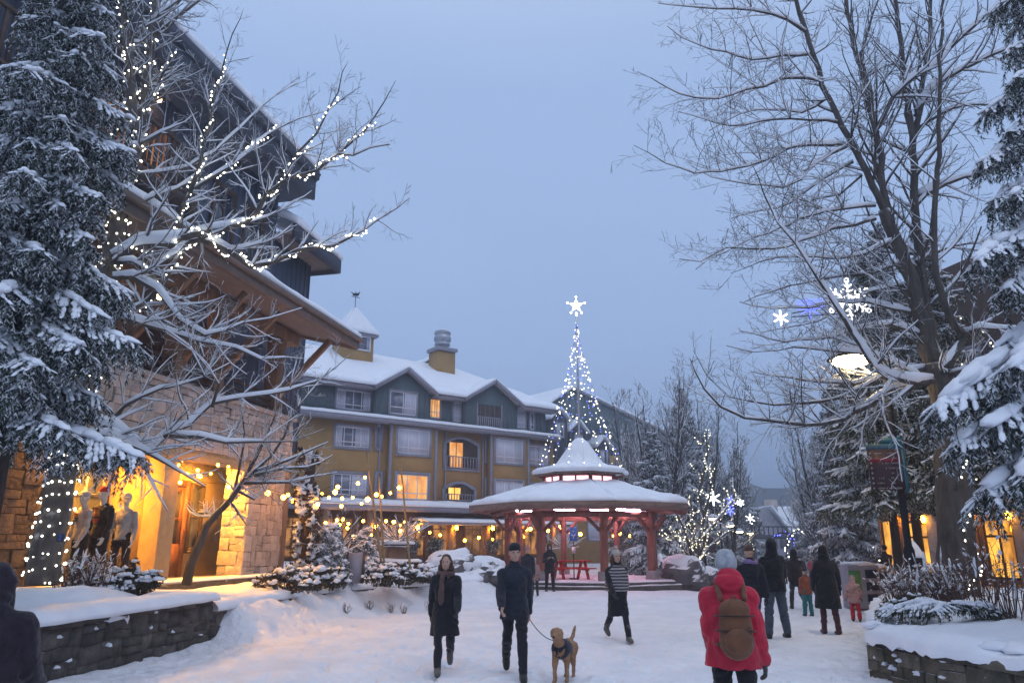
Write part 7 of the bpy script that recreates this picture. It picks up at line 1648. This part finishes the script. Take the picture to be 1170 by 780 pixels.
# people walking away
person('man in dark jacket and lilac scarf walking beyond the red coat', onY(857, 14.6), 3, 1.76, WALK2, dict(trousers=BLUE, coat=BLK, hem=.84, boots=BOOT, scarf=PURP, hat=cloth('brown_hat', (.11, .06, .045)), bulk=.01), res=.015, hands='glove')
person('man in black hooded jacket and grey jeans walking away, feet apart', gp_(890, 728), 2, 1.84, WIDE, dict(trousers=JEAN, loose=.014, coat=BLK, hem=.82, hood='up', boots=BOOT, bulk=.022), res=.014, hands='glove')
person('woman in long black puffer coat and brown boots holding a child by the hand', gp_(950, 723), -4, 1.72, dict(legs=((.1, .05, .03), (-.1, .12, .03)), arms=((.1, .2, .5, .2), (.12, .25, .3, -.1))), dict(trousers=cloth('plum_leggings', (.09, .035, .04)), coat=BLK, hem=.50, flare=.06, hood='up', bulk=.03, boots=BROWNB, boot_h=.26), res=.014, hands='glove')
person('small child in pale pink coat and red snow trousers beside the black puffer coat', gp_(979, 709), -20, 1.02, dict(legs=((.1, .05, .04), (-.12, .14, .04)), arms=((.2, .3, .3, 0), (.1, .25, .3, 0)), lean=.12), dict(trousers=cloth('red_snow_trousers', (.45, .02, .03)), loose=.02, coat=BEIGE, hem=.70, hood='up', bulk=.035, boots=BOOT), res=.016, hands='glove')
person('child in orange jacket and teal trousers beyond the hooded man', onY(918, 20), 5, 1.14, STAND, dict(trousers=TEAL, loose=.02, coat=ORNG, hem=.8, boots=BOOT, hat=NAVY, bulk=.02), res=.018, hands='glove')
person('adult in dark coat right behind the orange jacketed child', onY(907, 22), -5, 1.66, WALK, dict(trousers=CHAR, coat=BLK, hem=.7, boots=BOOT, hood='up'), res=.02, hands='glove')
person('man in dark jacket and blue jeans passing the wooden street bin', onY(1012, 24.5, .05), 12, 1.74, WALK, dict(trousers=BLUE, coat=NAVY, hem=.84, boots=BOOT, hair=HAIR, bulk=.02), res=.016, hands='bare')
person('stooping person in dark jacket and pale skirt near the snow capped bollard', onY(1034, 25.5, .05), 40, 1.60, dict(legs=((.2, .2, .04), (-.1, .2, .04)), arms=((.5, .2, .3, .1), (.4, .2, .3, .1)), lean=.45), dict(trousers=CHAR, coat=BLK, hem=.86, skirt=cloth('pale_skirt', (.26, .27, .32)), skirt_hem=.4, boots=BOOT, hood='up'), res=.018, hands='glove')
far = [(926, 51, 'red', 'distant person in a red jacket in the crowd down the street'), (916, 52, 'dk', 'distant dark dressed person just left of the red jacket'), (936, 50, 'nv', 'distant navy dressed person just right of the red jacket'), (906, 60, 'dk', 'distant dark figure below the white arch'), (911, 66, 'nv', 'farthest figure in the crowd, beneath the arches'), (899, 48, 'dk', 'distant figure showing beside the hooded man'), (931, 60, 'dk', 'distant figure between red and navy jackets'), (942, 57, 'ch', 'distant figure before the far lit tree'), (840, 44, 'nv', 'figure passing the far lamps beyond the red coat'), (872, 46, 'ch', 'figure glimpsed between the two men walking away'), (775, 47, 'dk', 'dark figure beyond the pavilion boulder'), (826, 52, 'red', 'small red coated figure past the boulders')]
for i, (px, Y, c, lb) in enumerate(far):
    m_ = dict(red=RED, dk=BLK, nv=NAVY, ch=CHAR)[c]; person(lb, onY(px, Y), 10 * (i % 5) - 20 if i % 3 else 175, 1.62 + .05 * (i % 4), (WALK, WALK2, STAND)[i % 3], dict(trousers=CHAR if c != 'ch' else BLK, coat=m_, hem=.76, boots=BOOT, hat=(GREYK, NAVY, BLK)[i % 3]), res=.03, hands='glove', group='people far down the street')
# close by at the picture's edge
person('person in a dark winter coat passing close to the tall planter wall', onY(4, 4.9), 8, 1.66, WALK, dict(trousers=BLK, coat=cloth('dark_plum_coat', (.022, .015, .024)), hem=.62, flare=.03, hood='up', bulk=.04, boots=BOOT), res=.012, hands='glove')
# mannequins in the lodge porch
def decal(T_, f, cols, z0, w, mat_names, par, y=.145):
    for i, c in enumerate(cols):
        b = MB(); z = z0 - .04 * i; ww = w * (1 - .12 * abs(i - len(cols) / 2)); n = 8
        q0 = [T_(f.T(V((ww * (j / n * 2 - 1), math.sqrt(max(0, 1 - (ww * (j / n * 2 - 1) / .2) ** 2)) * y, z)))) for j in range(n + 1)]; q1 = [T_(f.T(V((ww * (j / n * 2 - 1), math.sqrt(max(0, 1 - (ww * (j / n * 2 - 1) / .2) ** 2)) * y, z - .034)))) for j in range(n + 1)]
        b.add(q0 + q1, [(j, j + 1, n + 2 + j, n + 1 + j) for j in range(n)]); b.build('print', cloth('print_' + mat_names[i], c), par)
MP = dict(legs=((.02, .02, .05), (-.02, .02, .05)), arms=((.1, .16, .35, .1), (.1, .16, .35, .1)))
WH = cloth('white_sweatshirt', (.55, .50, .47)); GR = cloth('grey_sweatshirt', (.42, .38, .36)); RB = cloth('red_beanie', (.48, .02, .02), None, 26); CAPM = cloth('white_cap', (.60, .57, .52))
for i, (px, Y, fc, hd, sh, hat, brim, lb) in enumerate(((88, 14.55, 150, .0, WH, CAPM, 1, 'mannequin in printed white sweatshirt and white cap'), (110, 14.75, 165, -.1, BLK, RB, 0, 'mannequin in black sweatshirt with sunset print and red beanie'), (136, 15.15, 195, 0, GR, CAPM, 1, 'mannequin in plain grey sweatshirt and white cap'))):
    p = at(px, 640, Y); p.z = .955; t, f, T_ = person(lb, p, fc, 1.86 if i == 1 else 1.76, {**MP, 'turn': (.3, -.5, .2)[i]}, dict(trousers=BLK, shirt=sh, hat=hat, brim=brim), 'shop mannequins', .012, 'mannequin', 'mannequin', MANN, 'bare')
    if i == 1: decal(T_, f, [(.45, .05, .02), (.55, .16, .03), (.6, .3, .06), (.55, .16, .03), (.02, .02, .02), (.42, .06, .03), (.42, .06, .03)], 1.40, .085, ['red', 'orange', 'yellow', 'orange2', 'dark', 'red2', 'red3'], t, .150)
    if i == 0: decal(T_, f, [(.45, .06, .03), (.5, .2, .06), (.05, .06, .09), (.05, .06, .09)], 1.36, .085, ['red', 'orange', 'slate', 'slate2'], t, .150)
# ---------------------------------------------------------------- sky, light, camera
w = bpy.data.worlds.new('World'); SC.world = w; w.use_nodes = True; nt = w.node_tree; N, L = nt.nodes, nt.links
bg = N['Background']
sky = N.new('ShaderNodeTexSky'); sky.sky_type = 'NISHITA'; sky.sun_disc = False; sky.sun_elevation = rad(3); sky.sun_rotation = rad(200); sky.dust_density = 2.0; sky.ozone_density = 4
tc = N.new('ShaderNodeTexCoord'); sx = N.new('ShaderNodeSeparateXYZ'); L.new(tc.outputs['Generated'], sx.inputs[0])
cr = N.new('ShaderNodeValToRGB'); e = cr.color_ramp.elements
e[0].position = 0.0; e[0].color = (.15, .225, .40, 1); e[1].position = 1.0; e[1].color = (.95, 1.05, 1.28, 1)
for p, c in ((.10, (.25, .36, .60)), (.15, (.31, .44, .70)), (.20, (.338, .478, .762)), (.56, (.343, .483, .765)), (.70, (.46, .58, .83))):
    q = e.new(p); q.color = (*c, 1)
L.new(sx.outputs[2], cr.inputs[0])
no = N.new('ShaderNodeTexNoise'); no.inputs['Scale'].default_value = 1.6; no.inputs['Detail'].default_value = 4; mpn = N.new('ShaderNodeMapping'); mpn.inputs['Scale'].default_value = (1, 1, 2.5); L.new(tc.outputs['Generated'], mpn.inputs[0]); L.new(mpn.outputs[0], no.inputs['Vector'])
mr = N.new('ShaderNodeMapRange'); mr.inputs[3].default_value = .90; mr.inputs[4].default_value = 1.10; L.new(no.outputs[0], mr.inputs[0])
vm = N.new('ShaderNodeVectorMath'); vm.operation = 'SCALE'; L.new(cr.outputs[0], vm.inputs[0]); L.new(mr.outputs[0], vm.inputs['Scale'])
sk = N.new('ShaderNodeVectorMath'); sk.operation = 'SCALE'; sk.inputs['Scale'].default_value = .10; L.new(sky.outputs[0], sk.inputs[0])
mx = N.new('ShaderNodeMix'); mx.data_type = 'RGBA'; mx.inputs[0].default_value = .06; L.new(vm.outputs[0], mx.inputs[6]); L.new(sk.outputs[0], mx.inputs[7])
L.new(mx.outputs[2], bg.inputs[0]); bg.inputs[1].default_value = 1.0
sl = bpy.data.lights.new('dusk_sun', 'SUN'); sl.energy = .45; sl.angle = rad(60); sl.color = (.86, .90, 1)
so = bpy.data.objects.new('dusk_sun', sl); COL.objects.link(so); so.rotation_euler = (rad(38), rad(12), rad(20))
# cold damp air
hz = bpy.data.materials.new('haze'); hz.use_nodes = True; nt = hz.node_tree; nt.nodes.remove(nt.nodes['Principled BSDF']); pv = nt.nodes.new('ShaderNodeVolumePrincipled'); pv.inputs['Color'].default_value = (.80, .86, .98, 1); pv.inputs['Density'].default_value = HAZE; pv.inputs['Anisotropy'].default_value = .3
nt.links.new(pv.outputs[0], nt.nodes['Material Output'].inputs['Volume'])
if HAZE > 0:
    b = MB(); b.box((40, 115, 17.5), (190, 150, 24.5)); o = tag(b.build('haze', hz, None), kind='stuff')
cam = bpy.data.cameras.new('camera'); cam.sensor_width = 36; cam.lens = F / 1170 * 36; cam.clip_end = 2000; cam.clip_start = .1
co = bpy.data.objects.new('camera', cam); COL.objects.link(co); co.location = CAM; co.rotation_euler = (rad(90) + TH, 0, 0); SC.camera = co
SC.view_settings.view_transform = 'Standard'; SC.view_settings.look = 'None'; SC.view_settings.gamma = 1; SC.view_settings.exposure = EXPO; SC.view_settings.use_curve_mapping = False
SC.render.engine = 'CYCLES'; cy = SC.cycles; cy.use_denoising = True; cy.max_bounces = 6; cy.diffuse_bounces = 3; cy.glossy_bounces = 3; cy.transmission_bounces = 2; cy.volume_bounces = 0; cy.sample_clamp_indirect = 4; cy.use_light_tree = True; cy.caustics_reflective = False; cy.caustics_refractive = False; cy.volume_step_rate = 4; cy.volume_max_steps = 64
